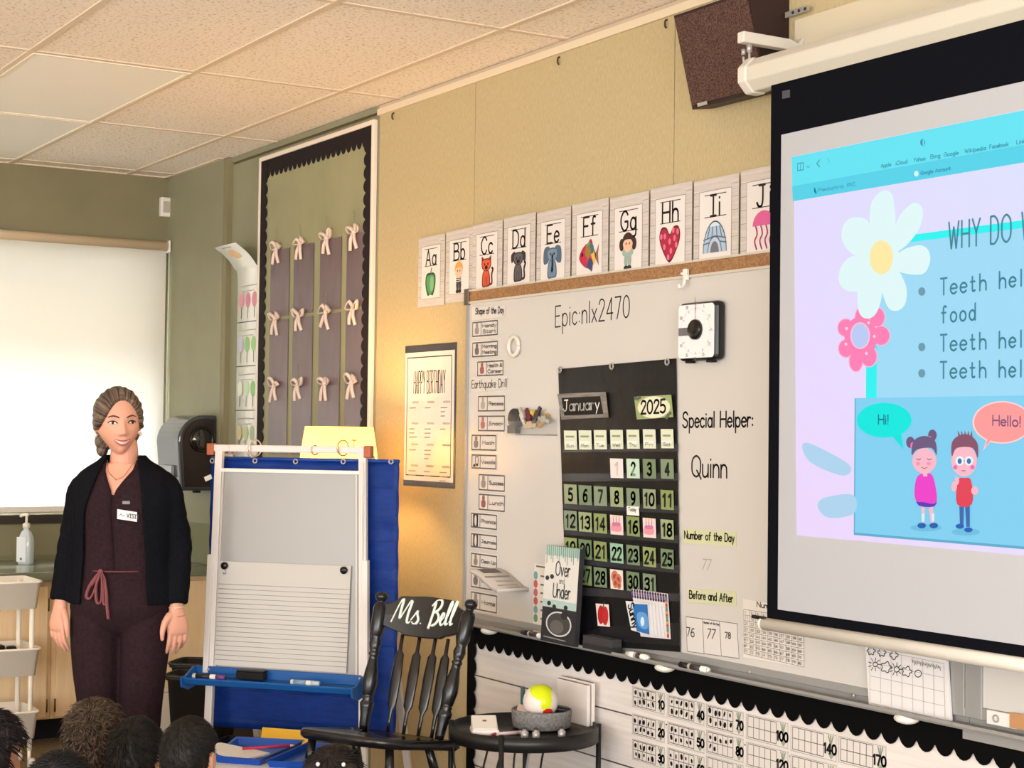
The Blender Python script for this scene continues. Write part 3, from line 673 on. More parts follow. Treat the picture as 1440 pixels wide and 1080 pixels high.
for k, L in enumerate('ABCDEFGHIJ'):
    x = ca+pitch*k; dz = (.004 if k % 2 else 0)+(-.006 if k < 2 else 0)
    pd = Wp(.014 if k >= 2 else .003)
    name, fn = pics[L]
    rt = paper('alphabet_card', pd, rectpts(x+.003, czb+dz, x+cw-.003, czt+dz), CARDP, 'letter card %s with a %s above the whiteboard' % (L+L.lower(), name), 'alphabet card', 'alphabet cards along the top of the whiteboard', .0012)
    d = Draw(pd, .0016)
    for r in range(1, 7):   # plank joints
        zz = czb+dz+.039*r
        d.line([(x+.004, zz), (x+.035, zz)], .0016, (150, 142, 138), False); d.line([(x+cw-.035, zz+.012), (x+cw-.004, zz+.012)], .0016, (150, 142, 138), False)
    d.rect(x+.030, czb+dz+.030, x+cw-.034, czt+dz-.036, (120, 114, 112)); d.rect(x+.0315, czb+dz+.0315, x+cw-.0355, czt+dz-.0375, (224, 218, 214))
    d.build('plank_print', rt)
    d = Draw(pd, .0023)
    mx_ = x+cw/2-.002; zb_ = czb+dz+.157
    tw = .048*2*.5+.02
    d.line([(mx_-.05, zb_), (mx_+.052, zb_)], .0025, INK, False); d.line([(mx_-.05, zb_+.066), (mx_+.052, zb_+.066)], .0025, INK, False)
    w2_ = textw(L+L.lower(), 2.2); fw = .066/10*.95
    d.text(L+L.lower(), mx_-w2_*fw/2+.001, zb_+.002, .062, .0075, INK, width=w2_*fw, gap=2.2)
    d.build('lettering', rt)
    d = Draw(pd, .003)
    S = lambda a, b, mx_=mx_, z_=czb+dz+.093: (mx_+a*.112, z_+b*.118)
    fn(d, S); d.build('picture', rt)

# plastic clip on the rail
q = onY(963, 392, WY-.03)
cl = empty('rail_clip', (q.x, WY-.02, q.z-.03), 0, 'small white plastic clip hooked on the cork rail above the timer', 'clip')
MB().box2((q.x-.010, WY-.032, q.z-.004), (q.x+.010, WY-.0205, q.z+.03)).box2((q.x-.015, WY-.036, q.z+.012), (q.x+.015, WY-.03, q.z+.02)).build('body', M_WHITE, cl, True, bevel=.002)
MB().tube(crs([(q.x, WY-.03, q.z), (q.x+.002, WY-.036, q.z-.02), (q.x+.002, WY-.05, q.z-.028), (q.x+.002, WY-.052, q.z-.018)], 4), .005, 8).build('hook', M_WHITE, cl, True)

# ---- schedule cards and headings at the left of the whiteboard
pc = Wp(.013)
hd = paper('heading_strip', pc, [pc.px(*p) for p in ((664, 451), (710, 445), (711, 430), (664, 432))], M_PAPER, 'white heading strip reading Shape of the Day at the top left of the whiteboard', 'label')
d = Draw(pc, .0016); d.ptext('Shape of the Day', (669, 442), (709, 440), 8.5, .004, (50, 48, 48)); d.build('lettering', hd)
hd = paper('heading_strip', pc, [pc.px(*p) for p in ((663, 552), (713, 547), (713, 529), (663, 531))], M_PAPER, 'white heading strip reading Earthquake Drill between schedule cards', 'label')
d = Draw(pc, .0016); d.ptext('Earthquake Drill', (664, 546), (713, 544), 11, .0035, (60, 58, 58), gap=2); d.build('lettering', hd)
sched = [('Handy Start', 664, 701, 450, 474), ('Morning Meeting', 664, 701, 479, 503), ('Health & Career', 671, 709, 506, 530), ('Recess', 672, 711, 555, 580), ('Snack', 672, 711, 583, 608), ('Math', 663, 699, 610, 635),
         ('Vocals', 663, 699, 638, 661), ('Success', 673, 711, 666, 692), ('Lunch', 673, 711, 694, 720), ('Phonics', 662, 700, 721, 745), ('Journals', 662, 700, 750, 773), ('Clean Up', 662, 700, 778, 801), ('Centres', 662, 700, 803, 830), ('Home', 662, 700, 833, 861)]
for k, (tx, a0, a1, b0_, b1_) in enumerate(sched):
    A, B = pc.px(a0, b0_+2), pc.px(a1, b1_)
    x0_, x1_ = A[0], pc.px(a1, (b0_+b1_)/2)[0]; zt_, zb_ = pc.px((a0+a1)/2, b0_)[1], pc.px((a0+a1)/2, b1_)[1]
    x0_ = max(x0_, wx0+.004)
    rt = paper('schedule_card', Wp(.0125), rectpts(x0_, zb_, x1_, zt_), M_PAPER, 'schedule card reading %s in the column at the left of the whiteboard' % tx, 'schedule card', 'daily schedule cards on the whiteboard')
    d = Draw(pc, .0012); w = x1_-x0_; h = zt_-zb_; g_ = (96, 92, 92)
    d.frame(x0_+.006, zb_+.006, x1_-.006, zt_-.006, .005, g_); xm = x0_+w*.36; d.line([(xm, zb_+.006), (xm, zt_-.006)], .004, g_, False)
    icon = [(150, 140, 140), (120, 110, 112), (160, 96, 96), (170, 164, 162), (176, 110, 110), (130, 124, 126), (60, 60, 64), (150, 140, 136), (150, 92, 88), (44, 44, 50), (76, 74, 76), (150, 130, 112), (120, 112, 110), (140, 134, 132)][k]
    cx = (x0_+xm)/2+.003; cz = (zt_+zb_)/2
    if tx == 'Vocals':
        d.ell(cx-.012, cz-h*.25, .008, h*.09, INK); d.ell(cx+.008, cz-h*.2, .008, h*.09, INK); d.line([(cx-.005, cz-h*.25), (cx-.005, cz+h*.28), (cx+.015, cz+h*.32), (cx+.015, cz-h*.2)], .003, INK)
    elif tx in ('Phonics', 'Journals'):
        d.rect(cx-.018, cz-h*.36, cx+.018, cz+h*.36, icon); d.ell(cx, cz, .008, .02, (214, 208, 204))
    else:
        d.ell(cx, cz+h*.22, h*.15, h*.16, icon); d.blob([(cx-h*.2, cz+h*.08), (cx+h*.2, cz+h*.08), (cx+h*.18, cz-h*.26), (cx-h*.18, cz-h*.26)], icon)
    ws = tx.split(' ') if len(tx) > 8 else [tx]
    if '&' in tx: ws = ['Health &', 'Career']
    for q_, wd_ in enumerate(ws):
        hh = h*.2; zz = cz-h*.1+(h*.17 if len(ws) > 1 else 0)-h*.34*q_
        tw = min(w*.52, textw(wd_)*.0034)
        d.text(wd_, xm+(x1_-xm)/2-tw/2-.002, zz, hh, .0034, (136, 130, 128), width=tw)
    d.build('print', rt)

# white ring magnet
q = onY(725, 487, WY-.014)
rg = MB().tube([(q.x+.033*math.cos(2*PI*k/28), WY-.022, q.z+.033*math.sin(2*PI*k/28)) for k in range(29)], .007, 8)
rg = tag(rg.build('ring_magnet', mat((226, 220, 210), .4)), 'plain white ring stuck on the whiteboard right of the schedule cards', 'ring')

# ---- clear magnetic pocket full of clips
a, b = onY(718, 612, WY-.03), onY(778, 590, WY-.03)
pk = empty('magnetic_pocket', ((a.x+b.x)/2, WY-.03, a.z), 0, 'clear magnetic pocket crammed with binder clips and tape on the whiteboard', 'pocket')
clr = mat((206, 200, 194), .15, spec=.6)
def clear_mat():
    m = bpy.data.materials.new('clear_plastic'); m.use_nodes = True; n = m.node_tree.nodes; L = m.node_tree.links
    b = n['Principled BSDF']; b.inputs['Base Color'].default_value = lin((235, 238, 240)); b.inputs['Roughness'].default_value = .12
    t = n.new('ShaderNodeBsdfTransparent'); x = n.new('ShaderNodeMixShader'); x.inputs[0].default_value = .05
    L.new(t.outputs[0], x.inputs[1]); L.new(b.outputs[0], x.inputs[2]); L.new(x.outputs[0], n['Material Output'].inputs[0]); return m
M_CLEAR = clear_mat()
x0_, x1_, z0_, z1_ = a.x, b.x, a.z, a.z+.075
k_ = MB(); k_.box2((x0_, WY-.055, z0_), (x1_, WY-.0125, z0_+.004)); k_.box2((x0_, WY-.057, z0_), (x1_, WY-.055, z0_+.05)); k_.box2((x0_, WY-.055, z0_), (x0_+.002, WY-.0125, z0_+.06)); k_.box2((x1_-.002, WY-.055, z0_), (x1_, WY-.0125, z0_+.06)); k_.box2((x0_, WY-.0145, z0_), (x1_, WY-.0125, z0_+.09))
k_.build('tray', M_CLEAR, pk, True)
# contents
tp_ = empty('tape_dispenser', (x0_+.035, WY-.032, z0_+.004), 0, 'dark grey tape dispenser at the left in the clear magnetic pocket', 'tape dispenser')
MB().lathe([(.012, -.009), (.034, -.009), (.036, -.006), (.036, .006), (.034, .009), (.012, .009)], (x0_+.035, WY-.034, z0_+.058), 22, rot=Matrix.Rotation(PI/2, 3, 'X')).box2((x0_+.0, WY-.044, z0_+.006), (x0_+.05, WY-.024, z0_+.034)).build('body', mat((56, 54, 56), .4), tp_, True)
rr = random.Random(5); ci = 0
ccol = [('gold', (196, 160, 60), .35, .6), ('silver', (196, 192, 186), .3, .7), ('maroon', (104, 44, 56), .4, 0), ('pale wooden', (196, 168, 128), .5, 0), ('yellow', (216, 180, 50), .4, 0), ('dark', (60, 56, 60), .4, .2), ('gold', (206, 166, 70), .35, .6), ('silver', (180, 176, 170), .3, .8)]
for k, (nm, c_, ro, me_) in enumerate(ccol):
    cx = x0_+.06+(x1_-x0_-.09)*(k+.5)/8; cz = z0_+.042+rr.uniform(-.01, .03); an = rr.uniform(-1.2, 1.2)
    R_ = Matrix.Rotation(an, 3, 'Y')
    o_ = MB().box((cx, WY-.034-.012*(k % 2)+.006, cz), (.072, .009, .015), rot=R_).box((cx+.0, WY-.034-.012*(k % 2)+.006, cz+.003), (.026, .012, .024), rot=R_)
    o_ = tag(o_.build('binder_clip', mat(c_, ro, me_), bevel=.002), 'one of the jumbled %s clips in the clear magnetic pocket%s' % (nm, ', further right' if k in (6, 7) else ''), 'clip', 'clips in the magnetic pocket')

# ---- visual timer
a = onY(952, 424, WY-.05); b = onY(1006, 508, WY-.05)
cx, cz = (onY(951.5, 466, WY-.055).x+onY(1006, 465, WY-.055).x)/2, (onY(978, 424, WY-.055).z+onY(978, 507, WY-.055).z)/2
tw, th = abs(onY(1006, 465, WY-.055).x-onY(951.5, 466, WY-.055).x), onY(978, 424, WY-.055).z-onY(978, 507, WY-.055).z
tm = empty('visual_timer', (cx, WY-.012, cz-th/2), 0, 'square black-framed visual timer with white dial on the whiteboard', 'timer')
MB().box2((cx-tw/2, WY-.052, cz-th/2), (cx+tw/2, WY-.0125, cz+th/2)).build('case', M_GLOSSBLACK, tm, True, bevel=.016, segs=4)
def rrect(w, h, r, n=5): return [(sx*(w/2-r)+r*math.cos(t0+PI/2*k/n), sy*(h/2-r)+r*math.sin(t0+PI/2*k/n)) for sx, sy, t0 in ((1, 1, 0), (-1, 1, PI/2), (-1, -1, PI), (1, -1, 1.5*PI)) for k in range(n+1)]
tpn = Plane((cx, WY-.0525, cz), (1, 0, 0), (0, 0, 1))
sheet(tpn, rrect(tw-.016, th-.016, .012), .002).build('dial', mat((236, 236, 238), .3), tm, True)
d = Draw(tpn, .0022)
d.rect(-tw/2+.009, -.012, -.02, .012, (110, 108, 112))
for k in range(12):
    t = PI/2-k*PI/6; d.line([(.062*math.cos(t), .062*math.sin(t)), (.07*math.cos(t), .07*math.sin(t))], .0018, (120, 116, 116), False)
    if k != 9: d.text(str(k*5), .078*math.cos(t)-.004*len(str(k*5)), .082*math.sin(t)-.004, .009, .0012, (150, 140, 140))
for k in range(60):
    t = PI/2-k*PI/30; d.line([(.066*math.cos(t), .066*math.sin(t)), (.07*math.cos(t), .07*math.sin(t))], .0008, (150, 140, 140), False)
d.line([(0, .03), (0, .1)], .0015, (60, 60, 60), False); d.line([(0, .05), (.006, .085)], .0012, (200, 80, 70), False)
d.build('print', tm)
MB().lathe([(.0, 0), (.030, 0), (.030, .009), (.026, .013), (.0, .013)], (cx+.002, WY-.0545, cz+.004), 26, rot=Matrix.Rotation(PI/2, 3, 'X')).build('knob', M_GLOSSBLACK, tm, True)
for sx in (-.05, .05): MB().box2((cx+sx-.012, WY-.045, cz-th/2-.006), (cx+sx+.012, WY-.025, cz-th/2+.001)).build('foot', M_BLACK, tm, True)

# ---- calendar pocket chart
ck = Wp(.022)
corner = [ck.px(*p) for p in ((784, 519), (949, 504), (955, 917), (797, 905))]
cal = empty('calendar_chart', (ck.pt(*corner[0]).x+.33, WY-.02, ck.pt(*corner[2]).z), 0, 'black vinyl January 2025 calendar pocket chart hanging on the whiteboard', 'calendar')
VIN = noisy('black_vinyl', (11, 11, 13), (20, 20, 23), (3, 1, 3), 5, 4, .35, .18, .3, .7, .3)
sheet(Wp(.0165), corner, .003).build('backing', VIN, cal, True)
for a, b in ((787, 520), (860, 515), (938, 509)):
    q = onY(a, b, WY-.024)
    MB().tube([(q.x+.009*math.cos(2*PI*k/14), WY-.024, q.z+.009*math.sin(2*PI*k/14)) for k in range(15)], .003, 6).build('grommet', M_STEEL, cal, True)
def rowpx(yl, yr): return [ck.px(*p) for p in ((787+(yl-520)*.03, yl), (951+(yr-505)*.01, yr))]
for yl, yr in ((636, 635), (677, 676), (716, 722), (752, 764), (792, 806), (836, 846)):
    s_ = rowpx(yl, yr); e_ = rowpx(yl-11, yr-11)
    sheet(Wp(.0198), [s_[0], s_[1], e_[1], e_[0]], .0012).build('pocket', mat((52, 52, 56), .18, spec=.6), cal, True)
pz = rowpx(898, 908); pe = rowpx(850, 845)
sheet(Wp(.0198), [pz[0], pz[1], (pz[1][0], pz[1][1]+.07), (pz[0][0]+.2, pz[0][1]+.06)], .0012).build('pocket', mat((28, 28, 31), .2, spec=.6), cal, True)
colx = [802, 822.7, 844, 867, 890, 913, 938]
GR = [(126, 146, 100), (132, 148, 124), (144, 158, 102), (126, 144, 116), (136, 152, 96), (116, 138, 108), (154, 168, 126), (114, 136, 102), (146, 158, 126)]
def calcard(num, i, yc, hpx, wpx, col, label, draw):
    pq = Wp(.0235); x = colx[i]
    sl = .10*(1 if yc > 700 else .3)-.01
    k = (yc-606)/1500
    q = [pq.px(x-wpx/2, yc-hpx/2+(-wpx/2)*k), pq.px(x+wpx/2, yc-hpx/2+(wpx/2)*k), pq.px(x+wpx/2+1, yc+hpx/2+(wpx/2)*k), pq.px(x-wpx/2+1, yc+hpx/2+(-wpx/2)*k)]
    rt = paper('calendar_card', pq, q[::-1], mat(col, .45, coat=.3), label, 'calendar card', 'date cards in the calendar chart', .001)
    d = Draw(pq, .0013); draw(d, x, yc, q); d.build('print', rt)
def numdraw(txt, c_=(24, 30, 24)):
    def f_(d, x, yc, q):
        w = 5.2 if len(txt) == 1 else 12.5
        d.ptext(txt, (x-w/2+.6, yc+8.6), (x+w/2+.6, yc+8.6+w*.06), 16.5, .0085, c_, gap=2.4)
    return f_
days = ['Sunday', 'Monday', 'Tuesday', 'Wednesday', 'Thursday', 'Friday', 'Saturday']
for i, dn in enumerate(days):
    def f_(d, x, yc, q):
        d.rect(q[0][0]+.006, q[3][1]+.015, q[1][0]-.006, q[0][1]-.035, (228, 234, 224)); d.ptext(['Sun', 'Mon', 'Tue', 'Wed', 'Thu', 'Fri', 'Sat'][i], (x-5, yc+10), (x+5, yc+10.3), 4.5, .002, (110, 116, 106)); d.line([(q[0][0]+.012, q[0][1]-.02), (q[1][0]-.012, q[1][1]-.02)], .006, (140, 150, 120), False)
    calcard(None, i, 619-.35*i, 27, 17.5, (218, 224, 200), 'pale weekday card in the top row of the calendar, column %s' % ['one at the left edge', 'two', 'three', 'four in the middle', 'five', 'six', 'seven at the right edge'][i], f_)
def cake(d, x, yc, q):
    d.pblob([(x-6, yc+8), (x+6, yc+9), (x+6.5, yc+1), (x, yc-1), (x-6.5, yc)], (226, 150, 170)); d.pblob([(x-5, yc+1), (x+5, yc+1.5), (x+5, yc-3), (x-5, yc-3.5)], (206, 120, 150))
    for k in (-4, 0, 4): d.pline([(x+k, yc-3), (x+k, yc-10)], .004, (150, 130, 190)); d.pline([(x+k, yc-10), (x+k, yc-12)], .005, (230, 170, 80))
def rose(d, x, yc, q):
    for a, b, r_ in ((-2, -4, .02), (3, 0, .018), (-1, 5, .016), (4, 8, .012)):
        c_ = d.pl.px(x+a, yc+b); d.ell(c_[0], c_[1], r_, r_, (198, 120, 96), 12); d.ell(c_[0], c_[1], r_*.5, r_*.5, (160, 70, 60), 10)
rowsy = {1: (657.5, 659.5), 2: (695, 703), 3: (732, 744.5), 4: (770, 786), 5: (806, 824)}
for dnum in range(1, 32):
    pos = dnum+2; i = pos % 7; r_ = pos//7+1
    yl, yr = rowsy[r_]; yc = yl+(yr-yl)*i/6
    if dnum in (26, 27): pass
    lab = 'date card %d in the black calendar chart' % dnum
    col = GR[(dnum*5+dnum//3) % len(GR)]; fn = numdraw(str(dnum))
    if dnum == 1: col = (232, 224, 222); lab = 'faded white date card 1 in the black calendar chart'; fn = numdraw('1', (212, 196, 196))
    if dnum == 2: col = (196, 220, 200); fn = numdraw('2', (120, 150, 130))
    if dnum == 22: col = (150, 190, 164)
    if dnum in (15, 17): col = (234, 214, 210); fn = cake; lab = 'card with a pink birthday cake, %s the 16 in the calendar' % ('left of' if dnum == 15 else 'right of')
    if dnum == 29: col = (236, 224, 214); fn = rose; lab = 'white card with red roses between 28 and 30 in the calendar'
    calcard(dnum, i, yc, 27.5, 17.8, col, lab, fn)
# Today tab
pq = Wp(.0252)
td = paper('today_tab', pq, [pq.px(*p) for p in ((882, 724), (899, 725.5), (898.5, 712.5), (881.5, 711.5))], mat((236, 234, 226), .5), 'small white tab reading Today above the 16 in the calendar', 'tab')
d = Draw(pq, .0014); d.ptext('Today', (884, 718.5), (895, 719.3), 5, .002, INK); d.build('lettering', td)
# January and 2025 headers
mn = paper('month_card', pq, [pq.px(*p) for p in ((790, 590), (856, 587), (852, 551), (784, 554))], noisy('grey_wood_print', (110, 104, 100), (140, 134, 130), (2, 1, 20), 5, 3, .4, 0), 'January month card, white on black with grey border, in the calendar chart', 'month card')
d = Draw(pq, .0014); d.ppoly([(794, 584.5), (849, 582), (844.5, 557), (790, 559.5)], (16, 15, 16)); d.ptext('January', (792.5, 578), (843, 575.5), 15, .0046, (232, 228, 224), gap=1.8); d.build('print', mn)
yc_ = paper('year_card', pq, [pq.px(*p) for p in ((896, 590), (947, 586.5), (944, 555), (892, 558))], mat((150, 166, 108), .5), '2025 year card with green leafy edge in the calendar chart', 'year card')
d = Draw(pq, .0014); c_ = [pq.px(*p) for p in ((897, 573), (943, 571), (920, 556.5), (921, 589))]
d.ell((c_[0][0]+c_[1][0])/2, (c_[2][1]+c_[3][1])/2, (c_[1][0]-c_[0][0])/2, (c_[2][1]-c_[3][1])/2*.95, (222, 222, 196))
for a, b in ((894, 560), (897, 561), (940, 584), (943, 581), (938, 587), (900, 559)): q_ = pq.px(a, b); d.ell(q_[0], q_[1], .008, .006, (90, 100, 80), 8)
d.ptext('2025', (902, 582), (936, 580), 18, .007, INK); d.build('print', yc_)
# apple card, sunny cards, dotted card in the bottom pocket
ap = paper('apple_card', pq, [pq.px(*p) for p in ((841, 880), (858, 881.5), (856, 850), (838, 848.5))], mat((230, 218, 212), .45), 'white card with a red apple in the bottom pocket of the calendar', 'card')
d = Draw(pq, .0014); c_ = pq.px(848.5, 865); d.ell(c_[0]-.012, c_[1], .018, .03, (176, 36, 40)); d.ell(c_[0]+.012, c_[1]-.001, .018, .03, (186, 40, 44)); d.line([(c_[0], c_[1]+.025), (c_[0]+.006, c_[1]+.045)], .005, (70, 60, 40)); d.build('print', ap)
dt = paper('dotted_card', Wp(.024), [pq.px(*p) for p in ((901, 895), (943, 899), (939, 835), (887, 828))], mat((226, 220, 222), .45), 'tall white card with purple dotted edge standing behind the sunny cards', 'card')
d = Draw(Wp(.0252), .0005)
for k in range(14):
    for j in range(3):
        q_ = Wp(.0252).px(889+k*3.7+j*.4, 830.5+k*.55+j*4); d.ell(q_[0], q_[1], .0055, .0055, (70, 50, 76) if j != 1 else (110, 90, 130), 8)
for k in range(15):
    q_ = Wp(.0252).px(937.5+k*.2, 844+k*3.6); d.ell(q_[0], q_[1], .006, .006, [(90, 130, 170), (220, 160, 60), (190, 60, 60), (110, 150, 90)][k % 4], 8)
d.build('print', dt)
for k in range(6):
    o_ = .0262+.0035*(5-k); pp = Wp(o_)
    pts = [(888+k*6.2, 886+k*.9), (915+k*5, 894+k*.55), (912+k*4.6, 848+k*1.0), (880+k*5.4, 845+k*1.0)]
    wc = paper('weather_card', pp, [pp.px(*p) for p in pts], mat((222, 220, 222), .4), 'blue Sunny weather card at the front of the fanned stack in the calendar' if k == 0 else 'white weather card edge in the fanned stack, %s behind the Sunny card' % ['', 'first', 'second', 'third', 'fourth', 'fifth'][k], 'weather card', 'weather cards fanned in the bottom pocket', .0012)
    if k == 0:
        d = Draw(pp, .0016); d.ppoly([(896, 887.5), (914, 892.5), (911, 850), (890, 849)], (44, 110, 180)); d.pblob([(899, 880), (911, 884), (910, 864), (897, 862)], (96, 156, 214)); c_ = pp.px(904, 874); d.ell(c_[0], c_[1], .01, .014, (210, 232, 250))
        q0, q1 = pp.px(883.5, 851), pp.px(891, 884); dd = Vector((q1[0]-q0[0], q1[1]-q0[1])); L_ = dd.length; dd /= L_
        x_ = 0; kx = L_/textw('Sunny'); nn = Vector((-dd.y, dd.x)); d.up()
        for chh in 'Sunny':
            w_c, stx = glyph(chh)
            for p_ in stx: d.line([tuple(Vector(q0)+dd*((x_+gx)*kx)+nn*(gy*.0032)) for gx, gy in p_], .0048, INK, lift=False)
            x_ += w_c+1.6
        d.build('print', wc)

# ---- labels right of the calendar
def label(px4, col, lab, txt, p0, p1, h, th=.0045, name='heading_label', cat='label', c_=(40, 44, 34)):
    pq_ = Wp(.013); rt = paper(name, pq_, [pq_.px(*p) for p in px4], mat(col, .5), lab, cat)
    d = Draw(pq_, .0016); d.ptext(txt, p0, p1, h, th, c_); d.build('lettering', rt); return rt
label(((961, 764), (1036, 768.5), (1035, 748), (960, 743)), (204, 206, 168), 'pale green label reading Number of the Day on the whiteboard', 'Number of the Day', (963, 757), (1033, 762), 10.5, .0042)
label(((968, 847), (1036, 852), (1035, 832), (967, 827)), (204, 206, 168), 'pale green label reading Before and After on the whiteboard', 'Before and After', (970, 841), (1031, 847), 10.5, .0042)
pq = Wp(.013)
nb = paper('number_mat', pq, [pq.px(*p) for p in ((966, 917), (1041, 927), (1038, 876), (964, 866))], M_PAPER, 'white three-column paper with handwritten 76, 77, 78 under the Before and After label', 'paper')
d = Draw(pq, .0015); A = [pq.px(*p) for p in ((965, 867), (1037, 877), (1040, 926), (967, 916))]
for t in (0, 1/3, 2/3, 1):
    d.line([(A[0][0]*(1-t)+A[1][0]*t, A[0][1]*(1-t)+A[1][1]*t), (A[3][0]*(1-t)+A[2][0]*t, A[3][1]*(1-t)+A[2][1]*t)], .0022, (110, 106, 104))
d.line([A[0], A[1]], .0022, (110, 106, 104)); d.line([A[3], A[2]], .0022, (110, 106, 104))
d.ptext('76', (966, 894), (977, 896), 12, .0035, (90, 86, 84)); d.ptext('77', (994, 897), (1005, 898.5), 13, .0035, (80, 76, 74), slant=.2); d.ptext('78', (1020, 897), (1028, 898), 8, .0035, (90, 86, 84)); d.ptext('Number of the Day', (990, 876.5), (1012, 879.5), 3, .0016, (90, 86, 84))
d.build('print', nb)
ng = paper('number_chart', pq, [pq.px(*p) for p in ((1046, 924), (1132, 939), (1131, 857), (1045, 842))], mat((222, 216, 208), .5), 'white number chart grid partly behind the lower end of the projection screen', 'chart')
d = Draw(pq, .0015); d.ptext('Numbers', (1065, 853), (1100, 859), 7, .003, (60, 58, 58))
for j in range(9):
    t = j/8; d.pline([(1047, 857+t*62), (1131, 870+t*68)], .0016, (140, 134, 130))
for i in range(11):
    t = i/10; d.pline([(1046.5+84.5*t, 857+13*t), (1047+84.5*t, 919+19*t)], .0016, (140, 134, 130))
for j in range(8):
    for i in range(10):
        x = 1046.7+8.45*i+1.6; y = 857+13*(i+.2)/10+(j+.72)*(62+6*(i/10))/8
        d.ptext(str(j*10+i+1), (x, y), (x+(2 if j == 0 and i < 9 else 4.6), y+.5), 3.6, .0013, (120, 114, 112))
d.build('print', ng)
# handwritten weather calendar hanging off the lower edge
pq = Wp(.02)
wc = paper('weather_calendar', pq, [pq.px(*p) for p in ((1224, 990), (1340, 1017), (1334, 925), (1219, 905))], mat((228, 224, 222), .5), 'white weather calendar page with hand-drawn clouds and suns below the screen', 'calendar page', None, .006)
d = Draw(pq, .0066)
for j in range(5):
    y0_ = 912+j*19.0; d.pline([(1226, y0_), (1330, y0_+21+j*.8)], .0014, (176, 172, 172))
for i in range(8): t = i/7; d.pline([(1226+104*t, 912+21*t), (1226+106*t, 985+25*t)], .0014, (176, 172, 172))
def cloud(cx, cy, r, n, c_=(50, 48, 48)):
    d.pline([(cx+(r+r*.22*math.cos(n*t))*math.cos(t), cy+(r*1.05+r*.22*math.cos(n*t))*math.sin(t)) for t in [2*PI*k/40 for k in range(41)]], .0024, c_)
cloud(1249, 938, 6.5, 5); cloud(1278, 944, 6, 5); cloud(1293, 947, 4.6, 1); cloud(1263, 941, 3.6, 1); cloud(1233, 934, 3, 1)
cloud(1228, 915, 5, 6); cloud(1243, 917, 5, 6); cloud(1260, 921, 5, 4)
for cx_, cy_ in ((1263, 941), (1233, 934)):
    for k in range(9): t = 2*PI*k/9; d.pline([(cx_+5*math.cos(t), cy_+5*math.sin(t)), (cx_+9*math.cos(t), cy_+9.5*math.sin(t))], .002, (50, 48, 48))
for k in range(18): d.pline([(1286+k*2.3, 927+k*.5+(k % 3)), (1287+k*2.3, 931+k*.5+(k*7 % 4))], .0018, (90, 88, 88))
d.build('drawing', wc)

# coloured dot list behind the book
pq = Wp(.0135)
ls = paper('dot_list', pq, [pq.px(*p) for p in ((750, 892), (800, 900), (800, 800), (752, 792))], mat((222, 216, 204), .5), 'white list with a column of coloured dots half hidden behind the standing book', 'list')
d = Draw(pq, .0015)
for k, c_ in enumerate(((110, 160, 160), (196, 90, 96), (190, 96, 110), (190, 90, 84), (120, 160, 164), (110, 150, 110))):
    q_ = pq.px(753.8, 809+k*12); d.ell(q_[0], q_[1], .013, .014, c_); d.pline([(761, 810+k*12), (767+k % 3*2, 811+k*12)], .006, (120, 116, 112))
d.pline([(755, 796), (774, 799)], .006, (110, 106, 104)); d.build('print', ls)

# booklet held against the board by its long edge, sagging to the right
L0, L1 = onY(703, 801, WY-.016), onY(743, 829, WY-.016)
bk = empty('curled_booklet', ((L0.x+L1.x)/2, WY-.016, L1.z-.012), 0, 'grey printed booklet jutting out from the whiteboard and sagging to the right above the tray', 'booklet')
ln = L1.x-L0.x; dz = L1.z-L0.z; wd = .125
prof = crs([(0, 0), (.3, .22), (.6, .62), (.85, .93), (1, 1)], 5)
pos = lambda t, s, y, up=0: Vector((L0.x+ln*t, WY-.016-wd*y, L0.z+dz*s+.012*y*0+up))
m = MB(); m.rings([[pos(t, s, 0), pos(t, s, 1)] for t, s in prof], None, True, closed=False)
m.build('cover', mat((196, 190, 184), .4), bk, True, solid=.012)
d = MB()
for s0, s1, a0, a1, c_ in ((1, 5, .2, .8, (92, 88, 88)), (7, 8, .1, .9, (130, 126, 122)), (10, 11, .15, .7, (156, 152, 148)), (13, 14, .15, .8, (156, 152, 148)), (16, 17, .15, .6, (156, 152, 148))):
    d.rings([[pos(prof[k][0], prof[k][1], a0, .0068), pos(prof[k][0], prof[k][1], a1, .0068)] for k in range(s0, s1+1)], mat(c_, .5), False, closed=False)
d.build('print', None, bk, True)

# ---- standing picture book, eraser, markers on the tray
tz = wbot-.022+.008
bp = [onY(767.5, 893.5, WY-.06), onY(815, 902, WY-.06)]
bq = [onY(779.5, 767.5, WY-.02), onY(825.5, 772.5, WY-.02)]
o0 = Vector((bp[0].x, WY-.078, tz)); uu = (bp[1]-bp[0]); uu.z = 0; bw = uu.length; top = Vector((bq[0].x-.0, WY-.026, bq[0].z)); vv = top-o0; bh = vv.length
vv = Vector((.0, .022, 0)) + Vector((0, 0, bh)); bpn = Plane(o0, (1, 0, 0), vv); bpn.n = -bpn.v.cross(bpn.u); bpn.n = bpn.u.cross(bpn.v)
bw = bw; sk = (bq[0].x-bp[0].x)*.35
bo = empty('picture_book', tuple(o0), 0, 'picture book titled Over and Under standing on the whiteboard tray in front of the calendar', 'book')
outl = [(0, 0), (bw, 0), (bw+sk*.6, bh), (sk, bh)]
m = MB(); m.prism(outl, bpn.pt(0, 0, -.010), bpn.u, bpn.v, bpn.n*.0098); m.build('pages', mat((220, 214, 204), .7), bo, True)
m = MB(); m.prism(outl, bpn.pt(0, 0, 0), bpn.u, bpn.v, bpn.n*.003); m.prism(outl, bpn.pt(0, 0, -.014), bpn.u, bpn.v, bpn.n*.003); m.prism([(bw, 0), (bw+.002, 0), (bw+sk*.6+.002, bh), (bw+sk*.6, bh)], bpn.pt(0, 0, -.014), bpn.u, bpn.v, bpn.n*.017)
m.build('cover', mat((44, 44, 48), .35), bo, True)
d = Draw(bpn, .0034)
